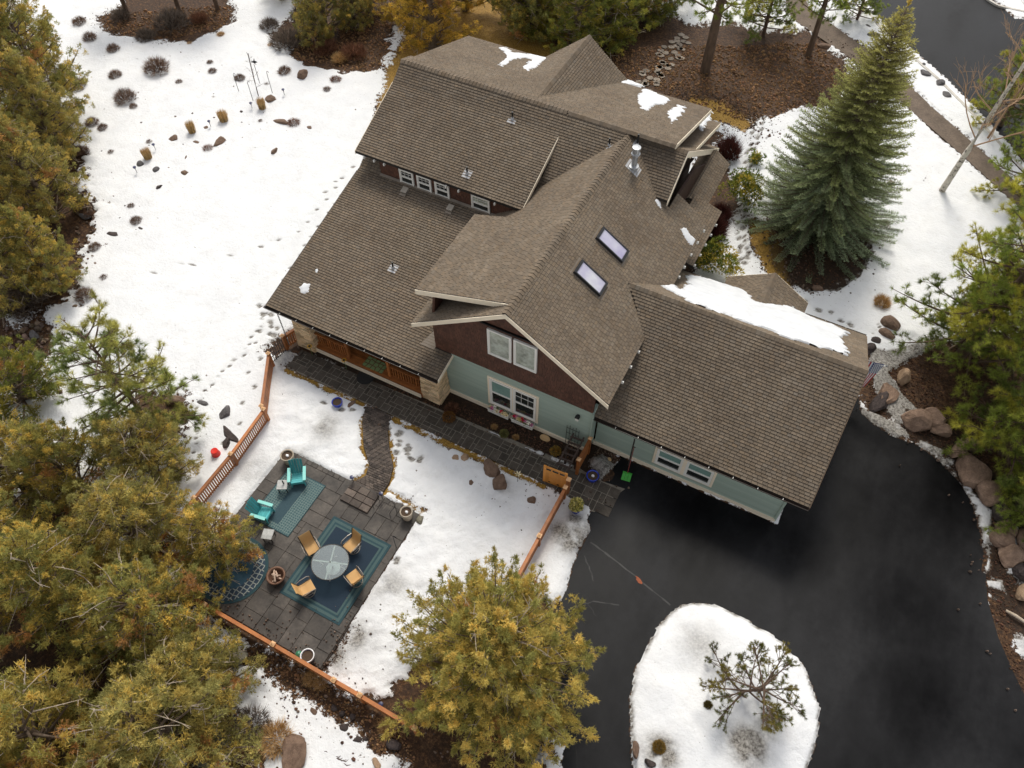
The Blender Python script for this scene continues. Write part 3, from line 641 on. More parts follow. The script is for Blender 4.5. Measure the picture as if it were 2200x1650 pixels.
board((17.51, .08, 2.85), (17.51, YG, ZG), .2, mat=SOF); board((17.51, YG, ZG), (17.51, 10.03, 2.85), .2, mat=SOF)
# gutters
def gutter(p, q, up=(0, 0, 1)):
    p = Vector(p); q = Vector(q); d = (q - p).normalized(); s = Vector((d.y, -d.x, 0)); mb = MB(); w, h, t = .12, .10, .012
    prof = [(0, h), (0, 0), (w * .75, 0), (w, h), (w - t, h), (w * .7, t), (t, t), (t, h)]
    vs = [p + s * a + Vector((0, 0, b)) for a, b in prof] + [q + s * a + Vector((0, 0, b)) for a, b in prof]; n = len(prof)
    mb.add(vs, [(i, (i + 1) % n, (i + 1) % n + n, i + n) for i in range(n)] + [tuple(reversed(range(n))), tuple(range(n, 2 * n))])
    o = mb.build('gutter', GUT, house); bm_fix(o)
    k = int((q - p).length / .95)
    for i in range(1, k):
        c = p + (q - p) * (i / k); m2 = MB(); m2.box((c.x + s.x * .06, c.y + s.y * .06, c.z + .1), (.022, .09, .014), rz=math.atan2(s.y, s.x) + PI / 2); m2.build('gutter_clip', WHITE, o)
gutter((-8.75, -1.43, 2.72), (1.0, -1.43, 2.72)); gutter((8.02, .06, 2.70), (17.5, .06, 2.70)); gutter((17.5, 10.05, 2.70), (14.6, 10.05, 2.70)); gutter((10.45, 10.05, 2.7), (8.2, 10.05, 2.7))
gutter((14.57, 11.25, 2.2), (14.57, 10.1, 2.2))
for y in (3.6, 2.7, 1.8, .9, 8.3, 9.2, 10.1, 11.0, 6.9, 7.6): tail(8.76, y, 4.86, 1, 0)
for y in (10.2, 11.0, 11.8, 12.6, 13.4): tail(8.9, y, 3.28, 1, 0)
for x in (-8.1, -7.5, -6.9, -3.3, -2.6, -.6): tail(x, 7.1, 5.82, 0, -1, .5)
# ---- walls
def boards_wall(x0, x1, y, z0, ztop, h=.135, axis='x', mat=None, s=-1):
    """lap siding on a wall in the x-z plane (or y-z); ztop a function"""
    base = MB()
    if axis == 'x': base.wall([(x0, y, z0), (x1, y, z0), (x1, y, ztop), (x0, y, ztop)], (0, s, 0), .12)
    else: base.wall([(y, x0, z0), (y, x1, z0), (y, x1, ztop), (y, x0, ztop)], (s, 0, 0), .12)
    w = base.build('wall', mat or GREEN, house); z = z0
    while z < ztop - .02:
        zt = min(z + h, ztop); mb = MB(); b = .022
        prof = [(0, zt), (.006, zt), (b, z), (0, z)]
        V_ = []
        for e in (x0, x1):
            for d, zz in prof:
                V_.append((e, y + s * d, zz) if axis == 'x' else (y + s * d, e, zz))
        mb.add(V_, [(0, 1, 5, 4), (1, 2, 6, 5), (2, 3, 7, 6), (0, 3, 2, 1), (4, 5, 6, 7)]); o = mb.build('siding_board', mat or GREEN, w); bm_fix(o); z += h
    return w
boards_wall(.2, 7.98, 0.0, .22, 3.16); boards_wall(8.1, 16.69, .54, .22, 2.62); boards_wall(.54, 9.5, 16.69, .22, 2.62, axis='y', s=1)
boards_wall(0.02, .54, 8.0, .22, 3.16, axis='y', s=1)
mb = MB(); mb.box((4.1, -.02, .11), (7.86, .16, .22)); mb.box((12.37, .52, .11), (8.68, .16, .22)); mb.build('skirt_board', CREAM, house)
for c_, d_ in (((8.0, -.02, 1.6), (.1, .1, 3.2)), ((16.69, .52, 1.35), (.1, .1, 2.5)), ((16.69, 9.5, 1.35), (.1, .1, 2.5))): MB().box(c_, d_).build('corner_board', GREEN, house)
MB().box((4.5, -.035, 3.2), (7.1, .07, .07)).build('belly_band', GREEN, house)
# dark garage doors on the drive side
for y0 in (1.3, 5.3):
    w = MB().box((16.74, y0 + 1.35, 1.15), (.06, 2.7, 2.3)).build('garage_door', CREAM, house)
    for k in range(4): MB().box((16.78, y0 + 1.35, .3 + k * .56), (.03, 2.6, .5)).build('door_panel', WHITE, w)
# other plain walls (mostly hidden under the roofs)
def plain(p, nrm, mat, th=.12): return MB().wall(p, nrm, th).build('wall', mat, house)
DK = pm('dark_brown_wall', (.035, .015, .009), (.055, .025, .014), 2, .7)
plain([(8.1, 9.5, 0), (16.6, 9.5, 0), (16.6, 9.5, 2.9), (8.1, 9.5, 2.9)], (0, 1, 0), GREEN)
plain([(-7.3, 1.7, .4), (.2, 1.7, .4), (.2, 1.7, 3.4), (-7.3, 1.7, 3.4)], (0, -1, 0), DK)
plain([(-7.5, .3, 0), (-7.5, 11.9, 0), (-7.5, 11.9, 7.9), (-7.5, 7.3, 4.9), (-7.5, 7.3, 4.7), (-7.5, .3, 3.1)], (-1, 0, 0), GREEN)
plain([(-7.5, 12.0, 0), (-7.5, 17.8, 0), (-7.5, 17.8, 6.1), (-7.5, 12.0, 7.9)], (-1, 0, 0), GREEN)
plain([(-7.5, 17.8, 0), (6.0, 17.8, 0), (6.0, 17.6, 6.0), (-7.5, 17.6, 6.0)], (0, 1, 0), GREEN)
plain([(XC - 2.2, 17.9, 5.8), (XC + 2.2, 17.9, 5.8), (XC, 17.9, ZC - .2)], (0, 1, 0), BROWN)
plain([(6.98, 10.0, 0), (6.98, 17.8, 0), (6.98, 17.8, 3.4), (6.98, 14.5, 5.4), (6.98, 12.3, 5.6), (6.98, 10.0, 5.7)], (1, 0, 0), DK)
plain([(6.3, 10.6, 5.8), (6.3, 17.0, 4.0), (6.3, 12.25, 7.8)], (1, 0, 0), DK)
plain([(8.2, 4.0, 0), (8.2, 11.2, 0), (8.2, 11.2, 5.1), (8.2, 4.0, 5.1)], (1, 0, 0), GREEN)
plain([(6.0, 17.7, 0), (6.0, 12.2, 0), (6.0, 12.2, 7.9), (6.0, 17.7, 6.2)], (1, 0, 0), DK)
# brown upper wall of the gable, of its left flank and of the upper shed dormer: base wall plus hung shingles
def shingle_wall(pts, nrm, exposure=.16, wmin=.09, wmax=.2, th=.12, holes=()):
    nrm = Vector(nrm); base = MB(); base.tc = (.95, .95, .95); base.wall(pts, nrm, th); w = base.build('wall', BROWN, house)
    e = Vector((-nrm.y, nrm.x, 0)); o = Vector(pts[0]); P = [((Vector(p) - o).dot(e), p[2]) for p in pts]; z = min(p[1] for p in P); hi = max(p[1] for p in P); mb = MB()
    while z < hi:
        z1 = min(z + exposure, hi); mid = (z + z1) / 2; X = []
        for i in range(len(P)):
            (ax, ay), (bx, by) = P[i], P[(i + 1) % len(P)]
            if (ay > mid) != (by > mid): k = (bx - ax) / (by - ay); X.append(ax + k * (mid - ay))
        X.sort()
        for i in range(0, len(X) - 1, 2):
            x = X[i] - random.uniform(0, .1)
            while x < X[i + 1]:
                ww = random.uniform(wmin, wmax); l = max(x, X[i]); r = min(x + ww - .012, X[i + 1])
                if r - l > .02:
                    k = random.uniform(.75, 1.25); mb.tc = (k, k, k); zz = z - random.uniform(0, .012)
                    A = [o + e * q + Vector((0, 0, zq - o.z)) + nrm * d for q, zq, d in ((l, zz, .026), (r, zz, .026), (r, z1, .006), (l, z1, .006), (l, zz, .0), (r, zz, .0), (r, z1, 0), (l, z1, 0))]
                    mb.add(A, [(0, 1, 2, 3), (4, 5, 1, 0), (4, 0, 3, 7), (1, 5, 6, 2)])
                x += ww
        z += exposure
    f_ = mb.build('wall_shingle_field', BROWN, w, kind='stuff'); bm_fix(f_); return w
zt = lambda x: ZM - m1 * abs(x - XR) - .17
shingle_wall([(.12, -.03, 3.24), (7.98, -.03, 3.24), (7.98, -.03, zt(7.98)), (XR, -.03, zt(XR)), (.12, -.03, zt(.12))], (0, -1, 0))
shingle_wall([(.12, 5.1, 4.2), (.12, 0.0, 3.2), (.12, 0.0, zt(.12)), (.12, .3, 6.7), (.12, 5.1, 6.7)], (-1, 0, 0), th=.1)
shingle_wall([(-7.34, 7.3, 4.9), (.9, 7.3, 4.9), (.9, 7.3, 5.95), (-7.34, 7.3, 5.95)], (0, -1, 0))
plain([(-7.34, 7.3, 4.8), (-7.34, 11.0, 7.4), (-7.34, 7.3, 6.0)], (-1, 0, 0), DK); plain([(.78, 7.3, 4.8), (.78, 11.0, 7.4), (.78, 7.3, 6.0)], (1, 0, 0), DK)
MB().beam((2.6, -.09, 6.48), (5.9, -.09, 6.48), .1, .07).build('head_trim', BROWN, house)
FLS = pm('flashing', (.16, .13, .10), (.22, .18, .14), 2, .6)
MB().wall([(-7.34, 7.25, 5.02), (.7, 7.25, 5.02), (.7, 7.12, 4.955), (-7.34, 7.12, 4.955)], (0, -.5, 1), .012).build('flashing', FLS, house)
for x, y, w, h in ((-.1, .15, .9, .8),): MB().wall([(-.6, -.2, ZP(-.2) + .03), (.12, -.2, ZP(-.2) + .03), (.12, 1.2, ZP(1.2) + .03), (-.2, 1.2, ZP(1.2) + .03)], (0, -.24, 1), .012).build('flashing', FLS, house)
# ---- windows
def glass(name, c1, c2, rough=.06, spec=.9, sc=3):
    return pm(name, c1, c2, sc, rough, spec=spec)
G_PALE = glass('pale_reflecting_glass', (.20, .21, .16), (.50, .53, .44), sc=3.4); G_DARK = glass('dark_glass', (.012, .014, .013), (.03, .035, .032)); G_TEAL = glass('blind_behind_glass', (.16, .27, .24), (.22, .34, .30))  # pale panes: closed blinds and the snow's reflection put into the base colour
def window(x0, x1, z0, z1, y, fw=.07, fm=None, panes=('full',), lab=None, proud=.05, grid=0):
    o = MB(); fm = fm or WHITE; Y = y - proud
    for a, b in (((x0 - fw, z0 - fw), (x1 + fw, z0)), ((x0 - fw, z1), (x1 + fw, z1 + fw))): o.box(((a[0] + b[0]) / 2, Y, (a[1] + b[1]) / 2), (b[0] - a[0], .09, b[1] - a[1]))
    for a in (x0 - fw / 2, x1 + fw / 2): o.box((a, Y, (z0 + z1) / 2), (fw, .09, z1 - z0))
    w = o.build('window', fm, house)
    if lab: w['label'] = lab
    zs = [z0, (z0 + z1) / 2, z1] if len(panes) == 2 else [z0, z1]
    for i, p in enumerate(panes):
        MB().box(((x0 + x1) / 2, Y + .015 + .012 * (len(panes) - 1 - i), (zs[i] + zs[i + 1]) / 2), (x1 - x0, .012, zs[i + 1] - zs[i])).build('pane', p, w)
        s = MB(); t = .045; a, b = zs[i], zs[i + 1]
        for zz in (a + t / 2, b - t / 2): s.box(((x0 + x1) / 2, Y - .005, zz), (x1 - x0, .04, t))
        for xx in (x0 + t / 2, x1 - t / 2): s.box((xx, Y - .005, (a + b) / 2), (t, .04, b - a - 2 * t))
        s.build('sash', WHITE, w)
    if grid:
        s = MB(); zz0, zz1 = zs[-2], zs[-1]
        for k in range(1, grid): s.box((x0 + (x1 - x0) * k / grid, Y, (zz0 + zz1) / 2), (.012, .03, zz1 - zz0 - .09))
        s.box(((x0 + x1) / 2, Y, zz0 * .45 + zz1 * .55), (x1 - x0 - .09, .024, .012)); s.build('muntin', WHITE, w)
    return w
window(3.0, 4.0, 4.6, 6.16, -.05, panes=(G_PALE,)); window(4.25, 5.2, 4.6, 6.16, -.05, panes=(G_PALE,))
window(2.98, 4.02, .72, 2.5, -.01, panes=(G_DARK, G_TEAL)); window(4.2, 5.22, .72, 2.5, -.01, panes=(G_DARK, G_DARK), grid=3)
def casing(x0, x1, z0, z1, y, w=.11):
    o = MB()
    for zz in (z0 - w / 2, z1 + w / 2): o.box(((x0 + x1) / 2, y - .02, zz), (x1 - x0 + 2 * w, .07, w))
    for xx in (x0 - w / 2, x1 + w / 2): o.box((xx, y - .02, (z0 + z1) / 2), (w, .07, z1 - z0))
    o.build('window_casing', CREAM, house)
casing(2.9, 5.3, .64, 2.58, -.01); casing(11.0, 13.6, .66, 1.86, .53)
MB().box((4.11, -.06, 1.6), (.1, .06, 1.9)).build('window_casing', CREAM, house); MB().box((12.3, .48, 1.26), (.2, .06, 1.2)).build('window_casing', CREAM, house)
window(11.08, 12.15, .72, 1.80, .53, panes=(G_DARK, G_TEAL)); window(12.45, 13.52, .72, 1.80, .53, panes=(G_DARK, G_TEAL))
Yd = 7.27
for a, b in ((-6.05, -5.35), (-5.02, -4.32), (-3.98, -3.28)): window(a, b, 4.98, 5.74, Yd, panes=(G_DARK, G_DARK), grid=3, fw=.06)
window(-1.9, -1.0, 4.98, 5.74, Yd, panes=(G_DARK, G_PALE), grid=3, fw=.06)
# ---- skylights on the main slope
def skylight(c0, c1, c2, c3):
    P = [Vector((x, y, ZM - m1 * (x - XR))) for x, y in (c0, c1, c2, c3)]; n = Vector((m1, 0, 1)).normalized(); cen = sum(P, Vector()) / 4
    o = MB(); inner = [cen + (p - cen) * .86 for p in P]; top = [p + n * .16 for p in P]; ti = [p + n * .16 for p in inner]; gl = [p + n * .12 for p in inner]
    o.add(P + top + ti + gl, [(i, (i + 1) % 4, (i + 1) % 4 + 4, i + 4) for i in range(4)] + [(i + 4, (i + 1) % 4 + 4, (i + 1) % 4 + 8, i + 8) for i in range(4)] + [(i + 8, (i + 1) % 4 + 8, (i + 1) % 4 + 12, i + 12) for i in range(4)])
    w = o.build('skylight', pm('black_metal', (.015, .015, .016), (.025, .025, .027), 5, .4), house); bm_fix(w)
    MB().add(gl, [(0, 1, 2, 3)]).build('pane', pm('skylight_glass', (.30, .26, .46), (.58, .58, .62), .7, .08, spec=1.0), w)  # lavender white is the sky's reflection, put into the pane colour
    MB().wall([cen + (p - cen) * 1.22 + n * .02 for p in P], n, .01).build('flashing', FLS, w)
skylight((5.16, 5.62), (6.5, 5.62), (6.5, 6.38), (5.16, 6.38)); skylight((5.16, 3.35), (6.44, 3.35), (6.44, 4.15), (5.16, 4.15))
# ---- vents
STEEL = pm('galvanised_steel', (.30, .31, .32), (.45, .46, .47), 8, .4, metal=.6); BLACKP = pm('black_pipe', (.01, .01, .01), (.02, .02, .02), 5, .5); LEAD = pm('pale_flashing', (.36, .36, .36), (.5, .5, .51), 5, .5)
def vent(px, py, plane, h=.42, pipe=BLACKP, size=.22):
    x, y, z = GP(px, py, *plane); a, b, c = plane; n = Vector((-a, -b, 1)).normalized(); u = Vector((a, b, a * a + b * b)).normalized(); e = u.cross(n); cc = Vector((x, y, z)) + n * .025
    v = MB(); v.add([cc + e * size + u * size, cc - e * size + u * size, cc - e * size - u * size, cc + e * size - u * size], [(0, 1, 2, 3)]); v.tube([cc, cc + Vector((0, 0, .12))], [.09, .06], 10)
    o = v.build('vent_flashing', LEAD, house); MB().tube([cc, cc + Vector((0, 0, h))], .045, 10).build('vent_pipe', pipe, o)
RP_R = (-m1, 0, ZM + m1 * XR); RP_P = (0, .2375, 2.88 + .2375 * 1.42); RP_D = (0, sd_, 6.0 - sd_ * 7.13)
vent(845, 577, RP_P); vent(1101, 257, RP_D); vent(1004, 374, RP_D); vent(1309, 314, (m1, 0, ZM - m1 * XR)); vent(1368, 312, RP_R, .6)
x, y, z = GP(1361, 362, *RP_R)
fl = MB(); n = Vector((m1, 0, 1)).normalized(); cc = Vector((x, y, z)) + n * .03; fl.add([cc + Vector((-.35, -.3, .35 * m1)), cc + Vector((.3, -.3, -.3 * m1)), cc + Vector((.3, .3, -.3 * m1)), cc + Vector((-.35, .3, .35 * m1))], [(0, 1, 2, 3)])
flue = fl.build('flue', LEAD, house)
MB().lathe([(.2, 0), (.2, .1), (.24, .12), (.24, .17), (.13, .2), (.13, .85)], 16, (x, y, z)).build('flue_pipe', STEEL, flue, smooth=False)
MB().lathe([(.21, .8), (.21, .86), (.17, .88), (.17, 1.12), (.2, 1.13), (.2, 1.2), (.02, 1.24)], 18, (x, y, z)).build('flue_cap', STEEL, flue)
for px, py in ((870, 412), (968, 450)):
    x, y, z = GP(px, py, *RP_P); o = MB().box((x, y, z + .09), (.32, .34, .14), rx=math.atan(.2375)).build('box_vent', pm('box_vent_tan', (.25, .22, .18), (.32, .28, .23), 5, .5), house)
    MB().box((x, y - .24, z - .01), (.34, .12, .03), rx=math.atan(.2375)).build('box_vent_flange', FLS, o)
# ---- porch: deck, piers, rails
CEDAR = pm('stained_cedar', (.27, .092, .025), (.41, .148, .042), 3, .5, .002, rand=.25, stretch=(1, 1, 6)); CEDL = pm('light_cedar', (.42, .20, .07), (.58, .29, .11), 3, .5, .002, rand=.2)
porch = MB().box((-3.5, .3, .2), (6.3, 2.6, .32)).build('porch_deck', CEDAR, house)
yy = -1.0
while yy < 1.6: MB().box((-3.5, yy + .07, .385), (6.3, .13, .035)).build('deck_board', CEDAR, porch); yy += .145
MB().box((-3.5, -1.06, .19), (6.2, .04, .26)).build('skirt_board', CREAM, porch)
STONE = pm('ledge_stone', (.52, .36, .20), (.74, .56, .36), 2.5, .85, .01, rand=.35, fine=.4); CAPM = pm('pier_cap', (.4, .27, .15), (.5, .35, .2), 4, .8)
def pier(x0, x1, y0, y1, top=2.62):
    cx, cy, w, d = (x0 + x1) / 2, (y0 + y1) / 2, x1 - x0, y1 - y0; mb = MB(); k = .8
    mb.box((cx, cy, top / 2), (w - .1, d - .1, top), taper=k); p = mb.build('stone_pier', pm('pier_core', (.06, .04, .025), (.08, .05, .03), 4, .9), house)
    z = .02
    while z < top - .08:
        h = random.choice((.07, .085, .1, .12)); t = z / top; s = 1 - (1 - k) * t
        for (ax, ay, nx_, ny_, L) in ((cx, cy - d / 2 * s, 0, -1, w * s), (cx + w / 2 * s, cy, 1, 0, d * s), (cx - w / 2 * s, cy, -1, 0, d * s), (cx, cy + d / 2 * s, 0, 1, w * s)):
            if ny_ == 1 or (nx_ == -1 and x0 < -5 and False): pass
            if ny_ == 1: continue
            pos = -L / 2
            while pos < L / 2 - .03:
                l = min(random.uniform(.16, .42), L / 2 - pos); q = pos + l / 2; pr = random.uniform(.0, .035)
                MB().box((ax + (q if ny_ else nx_ * (pr - .02)), ay + (q if nx_ else ny_ * (pr - .02)), z + h / 2), ((l - .012) if ny_ else .09, (l - .012) if nx_ else .09, h - .012)).build('stone', STONE, p); pos += l
        z += h
    MB().box((cx, cy, top + .03), (w * k + .14, d * k + .14, .07)).build('pier_cap', CAPM, p)
pier(-.42, .62, -.95, -.02); pier(-7.7, -6.62, -1.12, -.15)
def rail(x0, x1, y, z0=.4, h=.85):
    r = MB(); r.box(((x0 + x1) / 2, y, z0 + h), (x1 - x0, .1, .06)); r.box(((x0 + x1) / 2, y, z0 + .12), (x1 - x0, .06, .07)); o = r.build('railing', CEDAR, house)
    n = int((x1 - x0) / .14)
    for i in range(1, n): MB().box((x0 + (x1 - x0) * i / n, y, z0 + h / 2 + .06), (.05, .04, h - .16)).build('baluster', CEDAR, o)
rail(-6.6, -4.75, -.82); rail(-2.2, -.45, -.82)
for x in (-4.68, -2.27): MB().box((x, -.82, 1.55), (.14, .14, 2.3)).build('porch_post', CEDAR, house)
MB().box((-3.5, -.85, 2.6), (6.3, .16, .22)).build('porch_beam', CEDAR, house)
LAMPM = pm('lamp_black', (.02, .02, .02), (.03, .03, .03), 5, .4)
wl = MB().box((7.35, -.06, 2.55), (.12, .08, .22)).build('wall_lamp', LAMPM, house); MB().box((7.35, -.16, 2.5), (.15, .13, .2)).build('lamp_glass', pm('frosted_glass', (.7, .68, .6), (.8, .78, .7), 5, .2), wl); MB().box((7.35, -.16, 2.62), (.2, .18, .04)).build('lamp_hood', LAMPM, wl)
# ---- snow left on the roofs
SNOWM = pm('roof_snow', (.58, .59, .61), (.72, .73, .74), 2, .7, .02, bscale=9)
def roof_snow(pts, plane, th, label, rag=.04, teeth=0.0, res=.07):
    P = [GP(px, py, *plane)[:2] for px, py in pts]; xs = [p[0] for p in P]; ys = [p[1] for p in P]
    X, Y = np.meshgrid(np.arange(min(xs) - .2, max(xs) + .2, res), np.arange(min(ys) - .2, max(ys) + .2, res), indexing='ij')
    d = -sdf(X, Y, P); sx = .9 if abs(plane[1]) > abs(plane[0]) else .12; sy = .12 if sx == .9 else .9
    d = d + rag * (fbm(X, Y, .5, 5) + fbm(X, Y, .2, 6)) + teeth * (lattice(X / sx, Y / sy, 1.0, 8) - .5)
    z = plane[0] * X + plane[1] * Y + plane[2] + .018 + np.where(d > 0, th * np.clip(d / .1, 0, 1) * (1 + .35 * fbm(X, Y, .7, 12)), -.06)
    nx_, ny_ = X.shape; I = np.arange(nx_ * ny_).reshape(nx_, ny_); a, b, c, e = I[:-1, :-1], I[1:, :-1], I[1:, 1:], I[:-1, 1:]
    keep = (d > -.1); kc = keep[:-1, :-1] & keep[1:, :-1] & keep[1:, 1:] & keep[:-1, 1:]
    a, b, c, e = a[kc], b[kc], c[kc], e[kc]; F_ = np.concatenate([np.stack([a, b, c], 1), np.stack([a, c, e], 1)]); V_ = np.stack([X.ravel(), Y.ravel(), z.ravel()], 1)
    used = np.unique(F_); remap = np.zeros(len(V_), int); remap[used] = np.arange(len(used))
    me = trimesh('snow_patch', V_[used], remap[F_], None, [SNOWM], smooth=True); tag(link('snow_patch', me), label, 'snow')
RN = (0, -mg_, ZG + mg_ * YG); RB = (0, -mN, 8.28 + mN * 12.02)
roof_snow([(1416, 612), (1440, 612), (1462, 624), (1478, 612), (1472, 600), (1482, 592), (1560, 612), (1600, 626), (1622, 650), (1660, 655), (1700, 660), (1720, 672), (1800, 706), (1822, 716), (1806, 732), (1816, 742), (1820, 768), (1800, 758), (1760, 748), (1700, 730), (1620, 700), (1540, 672), (1480, 648), (1450, 632)], RN, .10, 'long white snow sheet on the rear slope of the garage roof', .05, .35)
roof_snow([(1370, 205), (1385, 192), (1412, 200), (1442, 214), (1436, 226), (1408, 226), (1388, 240), (1370, 226)], RB, .05, 'largest snow patch on the rear roof near its right end', .04, .3)
roof_snow([(1434, 240), (1452, 226), (1475, 230), (1462, 250), (1444, 266), (1436, 256)], RB, .05, 'small ragged snow patch beside the largest one on the rear roof', .04, .3)
roof_snow([(1317, 172), (1322, 164), (1350, 172), (1382, 184), (1370, 186), (1340, 180)], RB, .05, 'snow strip along the rear eave next to the cross gable', .03, .1)
roof_snow([(1072, 104), (1088, 102), (1100, 114), (1130, 116), (1172, 125), (1168, 132), (1130, 126), (1105, 128), (1080, 144), (1070, 140), (1090, 122)], RB, .05, 'branched snow patch at the rear eave left of the cross gable', .03, .25)
roof_snow([(1122, 146), (1140, 130), (1168, 128), (1160, 142), (1135, 153)], RB, .05, 'oval snow patch under the branched one on the rear roof', .03, .25)
roof_snow([(1500, 275), (1512, 244), (1526, 240), (1524, 258), (1508, 282)], (0, -mN, 7.25 + mN * 13.2 - .35), .05, 'narrow snow strip on the small lower roof at the rear corner', .03, .25)
roof_snow([(1276, 184), (1290, 172), (1306, 176), (1296, 184)], RB, .04, 'tiny snow patch in the valley of the cross gable', .03, .2)
roof_snow([(1404, 430), (1412, 426), (1420, 436), (1423, 452), (1414, 446)], RP_R, .05, 'small snow patch below the east gable valley', .03)
roof_snow([(1461, 492), (1474, 490), (1484, 506), (1496, 516), (1488, 530), (1474, 518)], RP_R, .05, 'snow patch near the lower edge of the skylight roof', .04)
roof_snow([(646, 618), (654, 606), (668, 610), (664, 628), (650, 634)], RP_P, .04, 'small broken snow patch on the low porch roof', .09)
roof_snow([(676, 578), (684, 576), (684, 586), (678, 586)], RP_P, .03, 'tiny snow scrap above the broken patch on the porch roof', .05)
roof_snow([(1172, 388), (1186, 372), (1203, 362), (1196, 374), (1180, 388)], (m1, 0, ZM - m1 * XR), .05, 'sliver of snow in the valley beside the upper dormer', .02)
# ------------------------------------------------------------------ foliage
def leafmat(name, trans=.25, rough=.7, mul=(1, 1, 1)):
    m = bpy.data.materials.new(name); nt, b, out = nodes(m)
    at = nd(nt, 'ShaderNodeAttribute'); at.attribute_name = 'tint'
    c = mixc(nt, 1.0, at.outputs['Color'], mul, 'MULTIPLY')
    nt.links.new(c, b.inputs['Base Color']); b.inputs['Roughness'].default_value = rough; b.inputs['Specular IOR Level'].default_value = .2
    tr = nd(nt, 'ShaderNodeBsdfTranslucent'); nt.links.new(c, tr.inputs['Color']); ms = nd(nt, 'ShaderNodeMixShader'); ms.inputs[0].default_value = trans
    nt.links.new(b.outputs[0], ms.inputs[1]); nt.links.new(tr.outputs[0], ms.inputs[2]); nt.links.new(ms.outputs[0], out.inputs[0]); return m
LEAF = leafmat('foliage', .42, .7, (3.5, 3.42, 2.6)); LEAFB = leafmat('brush', .2, .8, (1.35, 1.3, 1.3)); BARK = pm('juniper_bark', (.10, .07, .05), (.2, .15, .11), 5, .9, .02, coord='obj'); BARKP = pm('pine_bark', (.07, .045, .03), (.17, .11, .075), 4, .9, .03, stretch=(1, 1, .3), coord='obj')
def unit(v): return v / (np.linalg.norm(v, axis=-1, keepdims=True) + 1e-9)
class Foliage:
    def __init__(s, seed): s.V = []; s.C = []; s.r = np.random.default_rng(seed)
    def blades(s, P, D, L, W, col, spread=.6, k=5, lvar=.35):
        """k thin triangular blades from every point P, along D with spread"""
        n = len(P); r = s.r; P = np.repeat(P, k, 0); D = unit(np.repeat(D, k, 0) + r.normal(0, spread, (n * k, 3))); C = np.repeat(col, k, 0) * r.uniform(.8, 1.2, (n * k, 1))
        S = unit(np.cross(D, r.normal(0, 1, (n * k, 3)))); l = L * r.uniform(1 - lvar, 1 + lvar, (n * k, 1))
        a = P - S * W * .5; b = P + S * W * .5; c = P + D * l
        s.V.append(np.stack([a, b, c], 1).reshape(-1, 3)); s.C.append(np.repeat(C, 3, 0))
    def mesh(s, name, mat=None):
        V = np.concatenate(s.V); C = np.concatenate(s.C); F = np.arange(len(V)).reshape(-1, 3)
        return trimesh(name, V, F, np.clip(C, 0, 1), [mat or LEAF])
PAL = {
 'olive': np.array([(.135, .108, .036), (.110, .098, .036), (.090, .088, .036), (.17, .13, .042), (.078, .080, .036)]),
 'gold': np.array([(.155, .125, .045), (.128, .108, .040), (.190, .146, .054), (.105, .096, .036), (.086, .084, .034)]),
 'dusty': np.array([(.13, .110, .045), (.105, .098, .045), (.16, .125, .045), (.085, .08, .035)]),
 'green': np.array([(.055, .062, .018), (.08, .078, .02), (.045, .05, .018), (.10, .085, .02)]),
 'ochre': np.array([(.17, .118, .028), (.135, .098, .024), (.20, .14, .036), (.11, .082, .022)]),
}
def tubes_mesh(segs, name, mat, n=5):
    mb = MB(); mb.smooth = True
    for pts, rad in segs: mb.tube(pts, rad, n, cap=False)
    me = bpy.data.meshes.new(name); me.from_pydata(mb.v, [], mb.f); me.materials.append(mat); me.polygons.foreach_set('use_smooth', [True] * len(mb.f)); me.update(); return me
def bez(a, b, c, n=5):
    a, b, c = np.array(a, float), np.array(b, float), np.array(c, float); t = np.linspace(0, 1, n)[:, None]
    return (1 - t) ** 2 * a + 2 * t * (1 - t) * b + t * t * c
